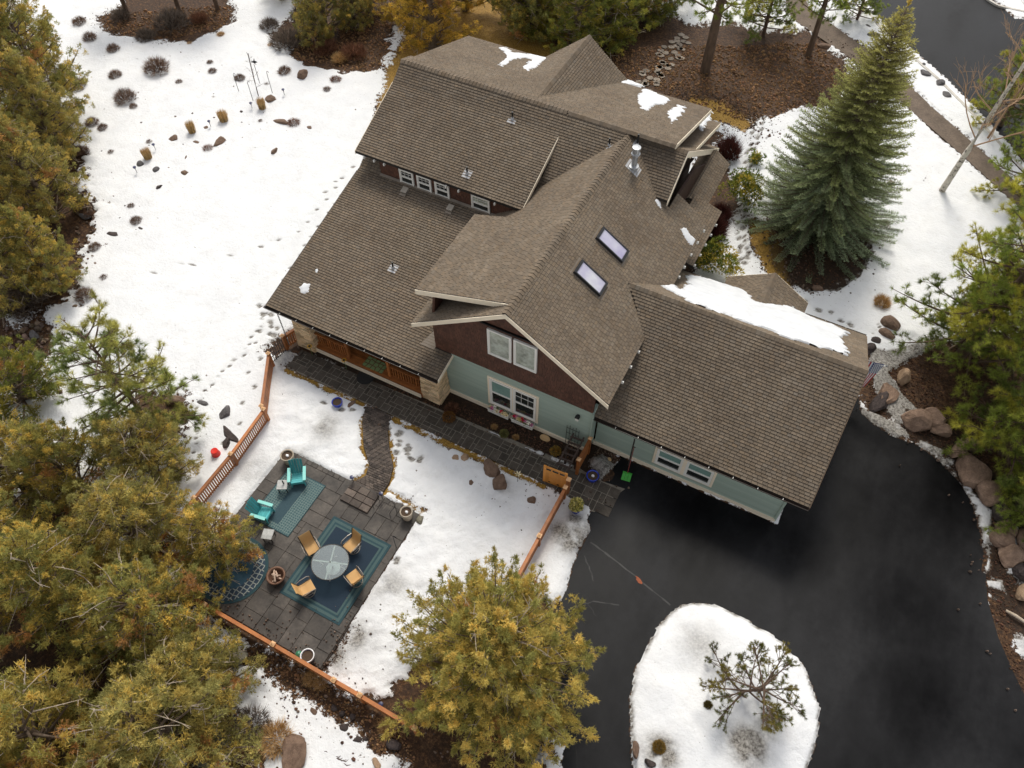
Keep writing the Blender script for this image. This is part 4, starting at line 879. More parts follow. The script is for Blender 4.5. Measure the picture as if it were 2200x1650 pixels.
def juniper(h, r, seed, pal='olive', plumes=70, dens=1.0, spiky=.5, conic=.55, lean=(0, 0), blade=.13, bw=.026):
    """returns (crown mesh, trunk mesh, dead twig mesh)"""
    R = np.random.default_rng(seed); fo = Foliage(seed + 1); segs = []; twigs = []
    tr = [(0, 0, 0), (lean[0] * .3 + .1, lean[1] * .3, h * .3), (lean[0] * .7, lean[1] * .7 + .08, h * .65), (lean[0], lean[1], h * .93)]
    tr = np.array(tr, float); segs.append((tr, [.05 * h * .75, .04 * h * .7, .025 * h * .6, .02]))
    pc = PAL[pal]
    for i in range(plumes):
        t = (i + R.uniform(0, 1)) / plumes; t = t ** .85
        az = i * 2.39996 + R.normal(0, .35); zc = h * (.12 + .83 * t)
        prof = (1 - t * conic) * math.sqrt(max(0.02, 1 - (max(0, t - .15) / .85) ** 3.0)) if t > .15 else (.72 + .28 * t / .15)
        rr = r * prof * R.uniform(.72, 1.12); el = R.uniform(.1, .5) + t * .9
        base = np.array([tr[1][0] * .5 + lean[0] * t, lean[1] * t, max(.15, zc - rr * .55)]); d = np.array([math.cos(az), math.sin(az), 0.])
        end = np.array([lean[0] * t, lean[1] * t, 0]) + d * rr + np.array([0, 0, zc + R.uniform(-.1, .35) * (1 + t)])
        mid = (base + end) / 2 + np.array([0, 0, -rr * .12]); br = bez(base, mid, end, 6); segs.append((br, list(np.linspace(.035 + .012 * rr, .012, 6))))
        # clumps along the outer part
        rust = R.uniform() < .05
        nc = int(np.clip(rr * 4.9, 5, 17) * dens); ct = R.uniform(.38, 1.0, nc) ** .75
        for q in ct:
            p = bez(base, mid, end, 21)[int(q * 20)] + R.normal(0, .17 + .13 * (1.15 - q), 3) * (1, 1, .7)
            cr = R.uniform(.14, .27) * (1.15 if q < .8 else .9); nT = int(38 * (cr / .27) ** 2)
            u = unit(R.normal(0, 1, (nT, 3)) + np.array([d[0] * .5, d[1] * .5, .55])); P = p + u * cr * R.uniform(.35, 1, (nT, 1)) * (1, 1, .8)
            c0 = (np.array([.15, .085, .042]) if rust else pc[R.integers(len(pc))]) * R.uniform(.75, 1.2); out = unit(u + np.array([d[0] * .5, d[1] * .5, .5]) + R.normal(0, .25, (nT, 3)))
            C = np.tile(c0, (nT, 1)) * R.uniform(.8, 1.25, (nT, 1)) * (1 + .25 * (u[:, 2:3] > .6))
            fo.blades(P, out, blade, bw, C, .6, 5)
        # spiky leader at the end
        L = spiky * R.uniform(.5, 1.2); dirn = unit(np.array([d[0] * (1 - t), d[1] * (1 - t), .45 + t]) + R.normal(0, .15, 3)); nL = int(46 * L / .5)
        s_ = R.uniform(0, 1, (nL, 1)); P = end + dirn * L * s_ + R.normal(0, 1, (nL, 3)) * .10 * (1.15 - s_)
        c0 = pc[R.integers(len(pc))] * R.uniform(.95, 1.35); fo.blades(P, unit(dirn + R.normal(0, .45, (nL, 3))), blade, bw, np.tile(c0, (nL, 1)), .45, 5)
        if R.uniform() < .9:
            a = bez(base, mid, end, 6)[3]; e = a + unit(d + R.normal(0, .6, 3)) * R.uniform(.5, 1.3); twigs.append((bez(a, (a + e) / 2 + R.normal(0, .1, 3), e, 4), [.022, .018, .012, .006]))
            for _ in range(3): b2 = a + (e - a) * R.uniform(.3, .9); e2 = b2 + R.normal(0, .22, 3); twigs.append((bez(b2, (b2 + e2) / 2, e2, 3), [.012, .009, .005]))
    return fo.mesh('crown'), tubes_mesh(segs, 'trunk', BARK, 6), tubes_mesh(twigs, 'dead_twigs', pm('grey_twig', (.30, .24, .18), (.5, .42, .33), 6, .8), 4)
def pine(h, r, seed, limbs=46, col=((.078, .096, .022), (.105, .115, .026), (.055, .070, .021), (.145, .138, .028)), z0=.2, tuft=.24, tr_r=.2, nper=9, conic=.7, sides=3, bent=0):
    R = np.random.default_rng(seed); fo = Foliage(seed + 5); segs = []; col = np.array(col)
    tr = np.array([(0, 0, 0), (bent * .3 + .05, .03, h * .33), (bent * .7 + .12, -.05, h * .66), (bent, 0, h)], float); segs.append((tr, [tr_r, tr_r * .8, tr_r * .5, .03]))
    TP = []; TD = []; TC = []
    for i in range(limbs):
        t = (i + R.uniform(0, .8)) / limbs; z = h * (z0 + (1 - z0) * t); L = r * (1 - conic * t ** 1.3) * R.uniform(.65, 1.1); az = i * 2.4 + R.normal(0, .3)
        c = tr[0] + 0.; k = z / h * 3; j = min(2, int(k)); c = tr[j] + (tr[j + 1] - tr[j]) * (k - j)
        d = np.array([math.cos(az), math.sin(az), 0]); el = R.uniform(-.15, .35) + .5 * t; e = c + d * L * math.cos(el) + np.array([0, 0, L * math.sin(el)]); m = (c + e) / 2 + np.array([0, 0, -L * .10]) + R.normal(0, .1, 3)
        B = bez(c, m, e, 9); segs.append((B, list(np.linspace(.018 + .016 * L, .01, 9)))); tips = [(e, unit(e - m))]
        ns = int(nper * L / r) + 2
        for s in range(ns):
            q = R.uniform(.3, .95); a = bez(c, m, e, 21)[int(q * 20)]; dd = unit(d * .7 + R.normal(0, .6, 3) + np.array([0, 0, .25])); l2 = R.uniform(.3, .75) * (1.1 - q * .5) * min(1.3, L / 2 + .3)
            b = a + dd * l2; segs.append((bez(a, (a + b) / 2 + R.normal(0, .04, 3), b, 4), [.013, .011, .009, .007])); tips.append((b, dd))
            for _ in range(sides):
                q2 = R.uniform(.4, .9); a2 = a + (b - a) * q2; d3 = unit(dd + R.normal(0, .65, 3) + np.array([0, 0, .3])); b2 = a2 + d3 * R.uniform(.15, .32); segs.append(([a2, b2], [.007, .006])); tips.append((b2, d3))
        c0 = col[R.integers(len(col))] * R.uniform(.85, 1.2)
        for p, dd in tips: TP.append(p); TD.append(unit(dd + np.array([0, 0, .3]))); TC.append(c0 * R.uniform(.75, 1.3))
    TP, TD, TC = np.array(TP), np.array(TD), np.array(TC)
    fo.blades(TP, TD, tuft, .016, TC, .85, 26, .2)
    fo.blades(TP - TD * .07, TD, tuft * .95, .018, TC * .8, .7, 10, .2)
    return fo.mesh('crown'), tubes_mesh(segs, 'trunk', BARKP, 6), None
def spruce(h, r, seed):
    R = np.random.default_rng(seed); fo = Foliage(seed + 5); segs = [(np.array([(0, 0, 0), (.05, 0, h * .5), (0, 0, h)], float), [.22, .13, .02])]
    lev = int(h / .34); P = []; D = []; C = []
    for k in range(lev):
        t = k / lev; z = .35 + (h - .5) * t; n = int(21 - 10 * t)
        for j in range(n):
            az = j * 2 * PI / n + k * 1.1 + R.normal(0, .12); L = r * (1 - t) ** .86 * R.uniform(.78, 1.1) + .12; d = np.array([math.cos(az), math.sin(az), 0]); lift = -.06 + .5 * t; z = .35 + (h - .5) * t + R.normal(0, .11)
            c = np.array([0, 0, z]); e = c + d * L + np.array([0, 0, L * lift + .12]); m = c + d * L * .5 + np.array([0, 0, L * (lift * .5 - .10)]); B = bez(c, m, e, 4)
            segs.append((B, list(np.linspace(.02 + .006 * L, .006, 4))))
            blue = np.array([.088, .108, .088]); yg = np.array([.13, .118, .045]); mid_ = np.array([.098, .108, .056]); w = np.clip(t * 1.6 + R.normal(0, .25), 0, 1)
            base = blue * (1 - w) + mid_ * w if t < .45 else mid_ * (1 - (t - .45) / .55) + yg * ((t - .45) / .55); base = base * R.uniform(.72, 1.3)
            nt_ = max(3, int(L / .105)); side = np.array([-d[1], d[0], 0])
            for s in range(nt_):
                q = (s + .5) / nt_
                if q < .22: continue
                a = (1 - q) ** 2 * c + 2 * q * (1 - q) * m + q * q * e
                for sg in (-1, 1):
                    l = (.16 + .36 * (1 - q)) * min(1, L / 1.6 + .25) * R.uniform(.7, 1.2); dd = unit(side * sg * .8 + d * .75 + np.array([0, 0, R.uniform(-.15, .2)])); m3 = max(2, int(l / .075))
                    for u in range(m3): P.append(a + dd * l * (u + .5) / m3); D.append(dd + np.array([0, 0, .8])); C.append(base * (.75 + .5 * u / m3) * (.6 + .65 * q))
                P.append(a); D.append(d + np.array([0, 0, .5])); C.append(base)
            P.append(e); D.append(d + np.array([0, 0, .3])); C.append(base * 1.3)
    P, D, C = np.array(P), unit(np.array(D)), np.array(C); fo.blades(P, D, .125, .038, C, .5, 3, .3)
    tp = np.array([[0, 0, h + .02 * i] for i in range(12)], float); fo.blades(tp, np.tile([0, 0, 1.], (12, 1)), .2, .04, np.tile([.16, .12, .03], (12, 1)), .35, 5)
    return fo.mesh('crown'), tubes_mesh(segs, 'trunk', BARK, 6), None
def plant_tree(parts, px, label, name, group=None, rz=0, scale=1.0, z=0.0, cat='tree', xy=None):
    x, y = xy or G(*px, z); t = thing(name, label, cat, (x, y, z - .05), rz, group); t.scale = (scale,) * 3 if not isinstance(scale, tuple) else scale
    crown, trunk, dead = parts
    link('crown', crown, t); link('trunk', trunk, t)
    if dead: link('dead_twig_spray', dead, t, kind='stuff')
    return t
# the big lone juniper by the drive
JA = juniper(7.2, 4.15, 101, 'gold', 165, 1.0, .6, .5)
plant_tree(JA, (1066, 1462), 'large golden juniper standing alone between the lawn and the black driveway', 'juniper_tree')
J1 = juniper(6.2, 2.9, 201, 'olive', 78, 1.0, .35, .35); J2 = juniper(5.6, 2.7, 202, 'dusty', 72, .95, .3, .3); J3 = juniper(6.8, 2.6, 203, 'olive', 76, 1.0, .5, .5); J4 = juniper(5.0, 2.3, 204, 'gold', 60, .95, .35, .35)
GRP = 'junipers crowded in the lower left corner'
for parts, px, lab, rz, s in (
 (J1, (385, 1378), 'olive juniper whose right boughs hang over the round patio rug', .3, .98),
 (J4, (482, 1196), 'small juniper hanging over the lower turquoise chair', 2.0, .78),
 (J2, (345, 1190), 'rusty tinged juniper just left of the picket fence end', 1.3, 1.0),
 (J3, (215, 1330), 'broad juniper in the middle of the lower left thicket', 2.2, 1.05),
 (J1, (60, 1260), 'juniper at the left edge below the long needled pine', 4.0, 1.0),
 (J2, (412, 1610), 'grey green juniper beside the bare brown strip at the bottom', 3.1, 1.12),
 (J4, (170, 1620), 'golden juniper near the bottom left corner', .7, 1.25),
 (J2, (452, 1490), 'grey green juniper covering the left end of the back fence', 1.9, .85), (J3, (-30, 1500), 'juniper cut off by the lower part of the left edge', 5.0, 1.0),
 (J2, (350, 1040), 'juniper with knobbly tips directly below the long needled pine', 5.3, .88),
 (J1, (250, 1800), 'juniper rising from below the bottom edge at the left', 1.0, 1.0),
 (J2, (60, 1060), 'dull green juniper at the left edge below the low dark shrub', 2.2, .95), (J3, (190, 1060), 'juniper with orange flecks under the long needled pine', 4.4, .8), (J4, (20, 1760), 'golden juniper in the very corner at the bottom left', 2.5, 1.2)):
    plant_tree(parts, px, lab, 'juniper_tree', GRP, rz, s)
# tall junipers along the left edge, upper half
J5 = juniper(9.5, 3.15, 301, 'olive', 100, 1.0, .5, .55); J6 = juniper(7.5, 2.6, 302, 'dusty', 84, 1.0, .5, .5)
GRL = 'tall junipers along the upper left edge'
for parts, px, lab, rz, s in (
 (J5, (130, 250), 'tall olive juniper in the top left corner', 0, 1.0),
 (J5, (50, 420), 'tall juniper below the one in the top left corner', 2, .9),
 (J6, (118, 470), 'narrow golden topped juniper beside the rock strip', 1, .95),
 (J6, (60, 640), 'bushy juniper above the reddish brown shrub at the left edge', 3, .95),
 (J5, (130, 620), 'juniper closest to the open snow on the left side', 4, .62),
 (J6, (-40, 560), 'juniper half outside the left edge', 5, 1.1),
 (J5, (20, 300), 'juniper cut off by the left edge near the top', 5, 1.05), (J6, (140, 340), 'short juniper in the gap between two tall ones at the left edge', 2.6, .95), (J5, (60, 170), 'juniper filling the very top left corner', 3.3, 1.0)):
    plant_tree(parts, px, lab, 'juniper_tree', GRL, rz, s)
J7 = juniper(3.4, 2.6, 305, 'green', 50, 1.0, .3, .3)
plant_tree(J7, (50, 860), 'low dark green juniper at the left edge beside the long needled pine', 'juniper_shrub', cat='shrub')
# trees behind the house
JB = juniper(8.5, 3.1, 401, 'ochre', 92, 1.0, .45, .5)
plant_tree(JB, (930, 105), 'bright ochre juniper close behind the house roof', 'juniper_tree')
JD = juniper(8.5, 3.0, 402, 'green', 84, .95, .5, .6)
GRB = 'dark junipers behind the house'
for parts, px, lab, rz, s in ((J5, (700, 70), 'dusty juniper above the brown brush patch behind the yard', 1, .75), (J6, (790, 20), 'juniper between the brown brush patch and the ochre tree', 2, .8), (JD, (1120, 40), 'dark juniper right of the ochre tree behind the house', 1, .95), (JD, (1235, 120), 'dark juniper trunk and crown behind the rear gable peak', 3, .8), (JD, (1330, 30), 'dark juniper left of the stepping stone trail', 5, .9), (JB, (1000, 20), 'ochre juniper at the top edge behind the house', 2, 1.0), (JB, (885, 45), 'smaller ochre juniper left of the bright one behind the roof', 4, .85), (J2, (680, 95), 'dusty low juniper in the brown brush patch', 2, .55), (J2, (765, 60), 'dusty low juniper right in the brown brush patch', 4, .6), (J1, (1140, 75), 'olive green low juniper beside the rear golden grass', 1, .9), (J7, (1175, 60), 'dark low evergreen right of the rear golden grass', 1, 1.2), (J7, (1290, 85), 'dark low evergreen behind the rear gable peak', 2, 1.3), (J1, (1250, 50), 'olive juniper crown above the dark low evergreens', 3, .9), (J7, (1380, 40), 'dark low evergreen left of the snowy strip at the top', 4, 1.1), (J6, (620, -10), 'juniper at the top edge above the purple brush', 3, .7)):
    plant_tree(parts, px, lab, 'juniper_tree', GRB, rz, s)
# pines
PA = pine(11.0, 4.3, 501, 74, z0=.12, tr_r=.28, conic=.5, nper=11); PB = pine(8.0, 3.2, 502, 64, z0=.06, tr_r=.18); PC = pine(5.5, 2.6, 503, 60, z0=.04, tr_r=.13, conic=.45)
plant_tree(PA, (2062, 765), 'big ponderosa pine leaning over the rock garden with a thick brown trunk', 'pine_tree', 'pines at the right edge', .4)
plant_tree(PA, (2145, 810), 'second tall pine right of the thick leaning trunk', 'pine_tree', 'pines at the right edge', 2.4, .9)
plant_tree(PB, (2060, 745), 'slimmer pine with a crooked trunk nearest the garage roof corner', 'pine_tree', 'pines at the right edge', 1.2, .72)
plant_tree(PC, (2150, 975), 'low bushy yellow green pine above the driveway boulders', 'pine_tree', 'pines at the right edge', 0, 1.12)
plant_tree(PC, (2215, 1130), 'low pine cut off by the right edge beside the boulders', 'pine_tree', 'pines at the right edge', 2, .8)
plant_tree(PB, (2235, 640), 'pine cut off by the right edge above the snow', 'pine_tree', 'pines at the right edge', 3, 1.0)
plant_tree(PB, (2190, 420), 'pine at the right edge behind the bare white trunk', 'pine_tree', 'pines at the right edge', 5, .95)
plant_tree(PB, (2150, 270), 'pine standing beside the road at the upper right', 'pine_tree', 'pines at the right edge', 4, .85)
PL = pine(7.2, 3.0, 504, 54, col=((.075, .09, .035), (.10, .11, .038), (.06, .075, .03), (.13, .125, .045)), z0=.10, tuft=.26, tr_r=.16, conic=.5, nper=7)
plant_tree(PL, (330, 925), 'long needled pine leaning left over the snow on the left side', 'pine_tree')
PT = pine(13, 3.6, 505, 50, z0=.30, tr_r=.36)
plant_tree(PT, (1515, 152), 'tall pine with a stout grey trunk in the brown mulch behind the house', 'pine_tree', 'pines behind the house', 1)
plant_tree(PB, (1640, 75), 'bright green pine bough mass at the top edge between two trunks', 'pine_tree', 'pines behind the house', 2, .8)
plant_tree(PT, (1737, 118), 'thin trunked pine at the edge of the mulch near the sidewalk', 'pine_tree', 'pines behind the house', 3, (.62, .62, .72))
plant_tree(PB, (1440, 10), 'pine at the top edge above the stepping stones', 'pine_tree', 'pines behind the house', 2.5, .85)
plant_tree(PB, (1840, 45), 'dark pine beside the sidewalk at the top', 'pine_tree', 'pines behind the house', 1.7, .62)
PP = pine(8, 2.6, 506, 34, col=((.11, .10, .03), (.08, .08, .03)), z0=.45, tr_r=.2)
for px, lab in (((275, 30), 'left pine trunk in the oval brush bed at the top'), ((385, 22), 'middle pine trunk in the oval brush bed at the top'), ((468, 20), 'right pine trunk in the oval brush bed at the top')):
    plant_tree(PP, px, lab, 'pine_tree', 'pines in the oval brush bed', px[0], .9)
# blue spruce
SP = spruce(12.9, 4.25, 601)
plant_tree(SP, (0, 0), 'tall conical blue spruce with a bluish skirt and yellow green tip', 'spruce_tree', xy=(13.4, 19.8))
# little pine on the snow island
IP = pine(2.3, 1.95, 603, 17, col=((.045, .045, .012), (.065, .055, .014), (.035, .038, .012)), z0=.08, tuft=.12, tr_r=.05, nper=11, conic=.2, sides=2, bent=.5)
plant_tree(IP, (1585, 1490), 'small sparse young pine on the snow mound in the driveway', 'pine_sapling', z=.4)
# ---- bare deciduous trees
def bare(h, seed, depth=4, spread=.55, r0=.14, nb=5, up=.35, trunk_to=.55):
    R = np.random.default_rng(seed); segs = []
    def grow(p, d, L, r, lvl):
        m = p + d * L * .5 + R.normal(0, L * .05, 3); e = p + d * L + R.normal(0, L * .06, 3); segs.append((bez(p, m, e, 5), list(np.linspace(r, r * .62, 5))))
        if lvl == 0: return
        for k in range(nb if lvl > 1 else 4):
            q = R.uniform(.3, 1); a = p + (e - p) * q; dd = unit(d + R.normal(0, spread, 3) + np.array([0, 0, up])); grow(a, dd, L * R.uniform(.38, .62), max(r * .42, .006), lvl - 1)
    d = unit(np.array([.05, .03, 1.])); m = np.array([h * .02, 0, h * .45]); e = np.array([h * .05, h * .02, h])
    segs.append((bez((0, 0, 0), m, e, 9), list(np.linspace(r0, .03, 9))))
    return segs, grow, R
ASP = bpy.data.materials.new('aspen_bark'); nt, b, out = nodes(ASP)
cc = ramp(nt, noise(nt, 3.5, 4, .8, coord='obj', stretch=(1, 1, 1.6)), [(.40, (.06, .05, .04)), (.47, (.55, .5, .42)), (.7, (.68, .62, .53))]); nt.links.new(cc, b.inputs['Base Color']); b.inputs['Roughness'].default_value = .7
TWIG = pm('tan_twig', (.33, .20, .11), (.45, .29, .17), 3, .7, coord='obj'); TWIGD = pm('dark_twig', (.06, .04, .035), (.1, .065, .055), 6, .8, coord='obj')
def bare_tree(px, h, seed, label, mat_t, mat_b, r0, name='bare_tree', nl=16, z0=.25, depth=2, lim=1.0):
    segs, grow, R = bare(h, seed, r0=r0); x, y = G(*px); t = thing(name, label, 'tree', (x, y, -.03)); link('trunk', tubes_mesh(segs, 'trunk', mat_t, 10), t); segs.clear()
    for i in range(nl):
        q = z0 + (1 - z0) * (i + .5) / nl; az = i * 2.4; grow(np.array([h * .045 * q, h * .015 * q, h * q]), unit(np.array([math.cos(az), math.sin(az), .75])), h * (.24 * (1.2 - q)) * lim, r0 * .28 * (1.2 - q), depth)
    link('branches', tubes_mesh(segs, 'branches', mat_b, 4), t); t.children[0].name = 'trunk'; return t
bare_tree((2022, 412), 13.5, 702, 'leafless pale trunked aspen leaning across the upper right corner', ASP, TWIG, .19, nl=18, z0=.22)
bare_tree((2120, 300), 9, 703, 'slender leafless tree beside the road behind the aspen', TWIG, TWIG, .07, nl=14, z0=.15)
bare_tree((556, 209), 3.2, 704, 'small leafless sapling among the black hooks in the snow', TWIGD, TWIGD, .03, 'bare_sapling', 10, .2, 1)
# ---- shrubs
def brush(seed, r, h, col, n=300, sticks=34, L=.26, w=.017, spread=.38, flat=.75):
    R = np.random.default_rng(seed); fo = Foliage(seed); az = R.uniform(0, 2 * PI, n); q = np.sqrt(R.uniform(0, 1, n)); H = h * (1 - .55 * q ** 2) * R.uniform(.35, 1, n)
    P = np.stack([q * r * np.cos(az), q * r * np.sin(az), H], 1); D = unit(np.stack([np.cos(az) * q * .9, np.sin(az) * q * .9, np.full(n, .8)], 1) + R.normal(0, .2, (n, 3))); col = np.array(col); C = col[R.integers(len(col), size=n)] * R.uniform(.7, 1.3, (n, 1))
    fo.blades(P, D, L, w, C, spread, 4)
    S = R.uniform(0, 2 * PI, sticks * 3); P0 = np.stack([np.cos(S) * .08 * r, np.sin(S) * .08 * r, np.zeros(len(S))], 1); D0 = unit(np.stack([np.cos(S), np.sin(S), R.uniform(.4, 1.6, len(S))], 1)); fo.blades(P0, D0, max(r, h) * .9, .03, np.tile(col.mean(0) * .7, (len(S), 1)), .15, 1)
    return fo.mesh('shrub', LEAFB)
PUR = ((.12, .078, .058), (.16, .10, .07), (.09, .06, .045), (.2, .13, .08)); RED = ((.16, .075, .04), (.2, .1, .06), (.1, .05, .03)); TAN = ((.42, .28, .12), (.34, .21, .08), (.5, .36, .18)); GRY = ((.15, .125, .10), (.14, .115, .09), (.07, .055, .045)); GRN = ((.05, .065, .015), (.09, .09, .02), (.16, .13, .03), (.035, .05, .015)); MAR = ((.07, .02, .018), (.1, .035, .025), (.05, .02, .015))
BR = {'sage': [brush(900 + i, .5, .6, PUR) for i in range(3)], 'grey': [brush(910 + i, .5, .45, GRY) for i in range(2)], 'red': [brush(920, .5, .4, RED)], 'tan': [brush(930, .45, .4, TAN, 300, 10, .3, .02, .4)], 'maroon': [brush(940, .5, .45, MAR, 500, 60, .3, .016)]}
for k in BR:
    for m in BR[k]: m.name = 'shrub'
def shrub(kind, px, s, label, cat='shrub', name='sage_shrub', sq=1.0, z=0, group=None):
    me = random.choice(BR[kind]); x, y = G(*px, z); o = link(name, me, None, (x, y, z - .03), random.uniform(0, 6)); o.scale = (s, s, s * sq); return tag(o, label, cat, group)
SG = 'dark sage shrubs scattered over the back lawn'
for px, s, lab in (((172, 52), .85, 'flat dark shrub highest on the left lawn'), ((195, 86), .85, 'dark shrub just below the highest one on the left lawn'), ((245, 110), .8, 'dark upright shrub left of the oval brush bed'), ((340, 155), 1.5, 'largest purple brown shrub in the middle of the upper left lawn'), ((272, 217), 1.25, 'second largest purple brown shrub on the upper left lawn'), ((250, 166), .8, 'low dark shrub between the two largest ones, to the left'), ((288, 232), .5, 'small dark shrub touching the second largest one'), ((458, 157), .55, 'little dark shrub right of the largest one, lower of a pair'), ((452, 137), .42, 'little dark shrub right of the largest one, upper of a pair'), ((386, 179), .45, 'tiny dark shrub below the largest one'), ((168, 190), 1.1, 'dark shrub beside the tall juniper at the left'), ((200, 268), .75, 'dark shrub right of the golden topped juniper'), ((222, 278), .6, 'sparse dark shrub with a flat shadow beside the rock strip'), ((172, 445), .75, 'dark shrub near the left rock strip, upper'), ((283, 445), .4, 'sparse sticks in the snow below the lamp row, upper'), ((294, 478), .6, 'brown shrub with black stones in the lower left lawn'), ((516, 172), .65, 'dark shrub between the black hooks'), ((574, 184), .35, 'small dark shrub by the right black hook'), ((612, 158), .8, 'dark spiky shrub above the leaning split rock'), ((703, 196), .5, 'small brown shrub between the split rock and the house'), ((1900, 484), .5, 'small dark shrub on the snow between the spruce and the right pines'), ((1912, 397), .45, 'dark shrub beside the spruce on its right side'), ((322, 308), .4, 'small greenish shrub above the leftmost cut grass clump'), ((560, 262), .3, 'tiny dark shrub below the row of cut grass clumps'), ((460, 212), .3, 'little dark tuft under the lawn shrubs, centre left'), ((193, 465), .5, 'dark shrub near the left rock strip, lower'), ((205, 535), .6, 'dark twiggy shrub at the rim of the left rock strip'), ((225, 600), .45, 'low dark shrub near the foot of the left rock strip'), ((185, 640), .9, 'dark shrub right of the wide grey brush at the left edge'), ((178, 330), .8, 'dark twiggy shrub under the narrow juniper'), ((240, 330), .4, 'small dark shrub just outside the narrow juniper')):
    shrub('sage', px, s, lab, group=SG)
for px, s, lab in (((580, 60), 1.25, 'grey brown shrub at the upper edge of the brush patch'), ((618, 98), 2.0, 'wide grey purple shrub on the corner of the brush patch'), ((316, 84), 1.3, 'round grey shrub at the lower edge of the oval bed'), ((372, 58), 2.2, 'wide grey brush in the middle of the oval bed'), ((262, 40), 1.3, 'grey brush at the left end of the oval bed'), ((660, 35), 1.8, 'grey brush at the top of the brush patch'), ((60, 655), 2.2, 'wide reddish grey brush at the left edge'), ((545, 1560), 1.2, 'grey brush at the bottom between rocks')):
    shrub('grey', px, s, lab, name='brush_shrub')
for px, s, lab in (((632, 268), .75, 'reddish wispy shrub next to the flat rock'), ((448, 322), .6, 'reddish wispy shrub among the lawn rocks'), ((722, 175), .7, 'reddish brown shrub near the house side of the yard'), ((970, 880), .62, 'rounded rust brown shrub beside the right stone pier'), ((430, 45), 1.2, 'rusty brush in the oval bed at the top'), ((760, 120), 1.6, 'rusty brush in the brown patch behind the yard'), ((700, 110), 1.6, 'rusty brush left in the brown patch behind the yard'), ((1072, 1185), .3, 'reddish twigs in the snow above the big golden juniper')):
    shrub('red', px, s, lab, name='brown_shrub')
for px, s, lab in (((475, 77), .55, 'straw coloured grass tuft at the edge of the oval bed'), ((408, 96), .4, 'small straw tuft below the oval bed'), ((583, 100), .5, 'straw tuft at the corner of the brush patch'), ((595, 1590), 1.2, 'spiky straw grass next to the brown rock at the bottom'), ((668, 1460), .55, 'straw tuft under the back fence, left'), ((690, 1470), .5, 'straw tuft under the back fence beside the left one'), ((835, 1562), .7, 'straw tuft at the right end of the back fence'), ((1108, 940), .3, 'pale grass tuft in the bed near the round topiary'), ((1062, 918), .3, 'grey tuft left of the round topiary'), ((730, 130), 1.0, 'straw grass in the brown patch behind the yard')):
    shrub('tan', px, s, lab, 'grass tuft', 'grass_tuft')
shrub('maroon', (1525, 505), 1.5, 'dark maroon leafless shrub beside the entry roof', name='maroon_shrub', sq=1.6); shrub('maroon', (1545, 470), 1.0, 'twiggy maroon shrub above the dark maroon one', name='maroon_shrub', sq=1.8); shrub('maroon', (1560, 340), 1.3, 'pale twiggy shrub at the rear corner of the house', name='twiggy_shrub', sq=2)
def leafy(seed, r, h, col, n=700, L=.16, w=.06):
    R = np.random.default_rng(seed); fo = Foliage(seed)
    for _ in range(16):
        c = R.normal(0, .42 * r, 3) * (1, 1, 0) + np.array([0, 0, h * R.uniform(.35, .85)]); k = n // 16; u = unit(R.normal(0, 1, (k, 3)) + np.array([0, 0, .4])); P = c + u * r * .38; col_ = np.array(col)[R.integers(len(col))]; fo.blades(P, unit(u + np.array([0, 0, -.1])), L, w, np.tile(col_, (k, 1)) * R.uniform(.7, 1.3, (k, 1)), .5, 3)
    return fo.mesh('shrub')
for px, r, h, lab in (((1590, 440), 1.3, 2.2, 'leafy green rhododendron at the rear corner of the house'), ((1530, 590), 1.1, 1.9, 'leafy green rhododendron tucked behind the garage wing')):
    o = link('rhododendron', leafy(px[0], r, h, GRN, 1500), None, (*G(*px), -.02)); tag(o, lab, 'shrub')
o = link('rhododendron', leafy(31, .45, .8, GRN, 300), None, (*G(1622, 352), -.02)); tag(o, 'small yellowish evergreen at the edge of the snow behind the entry', 'shrub')
def ball(px, r, col, label, name, z=0, sq=1):
    R = np.random.default_rng(px[0]); fo = Foliage(px[0]); u = unit(R.normal(0, 1, (420, 3))); u[:, 2] = np.abs(u[:, 2]) * 1.0; P = u * r * np.array([1, 1, sq]) * R.uniform(.75, 1, (420, 1)) + np.array([0, 0, r * .35]); fo.blades(P, u, .07, .03, np.array(col)[R.integers(len(col), size=420)], .5, 4); x, y = G(*px, z)
    return tag(link(name, fo.mesh('shrub'), None, (x, y, z)), label, 'shrub')
LEAFX = LEAF; LEAF = LEAFB
ball((1083, 934), .2, ((.2, .19, .07), (.14, .15, .05)), 'round light green topiary ball in the dark bed', 'topiary_ball'); ball((1193, 972), .24, ((.45, .26, .05), (.3, .22, .06), (.2, .16, .05)), 'golden dwarf conifer in the bed near the wooden gate', 'dwarf_conifer')
ball((1415, 1606), .22, ((.22, .14, .03), (.14, .1, .03)), 'brownish low evergreen tuft on the driveway mound', 'evergreen_tuft', .35, .5); ball((1520, 1516), .14, ((.14, .11, .03), (.1, .08, .03)), 'smallest evergreen tuft on the driveway mound', 'evergreen_tuft', .42, .5); ball((965, 900), .3, ((.2, .1, .03), (.14, .07, .02)), 'small bronze shrub below the right stone pier', 'bronze_shrub')
LEAF = LEAFX
shrub('tan', (1892, 655), .8, 'twiggy bush with a brown base on the snow right of the small rear gable', 'shrub', 'twiggy_bush', 1.5)
R_ = np.random.default_rng(4)
for k, (px, lab) in enumerate((((860, 845 + 15), 'low green perennials sprouting in the bed near the pier'), ((790, 845), 'low green shoots in the bed by the dark round mat'))): pass
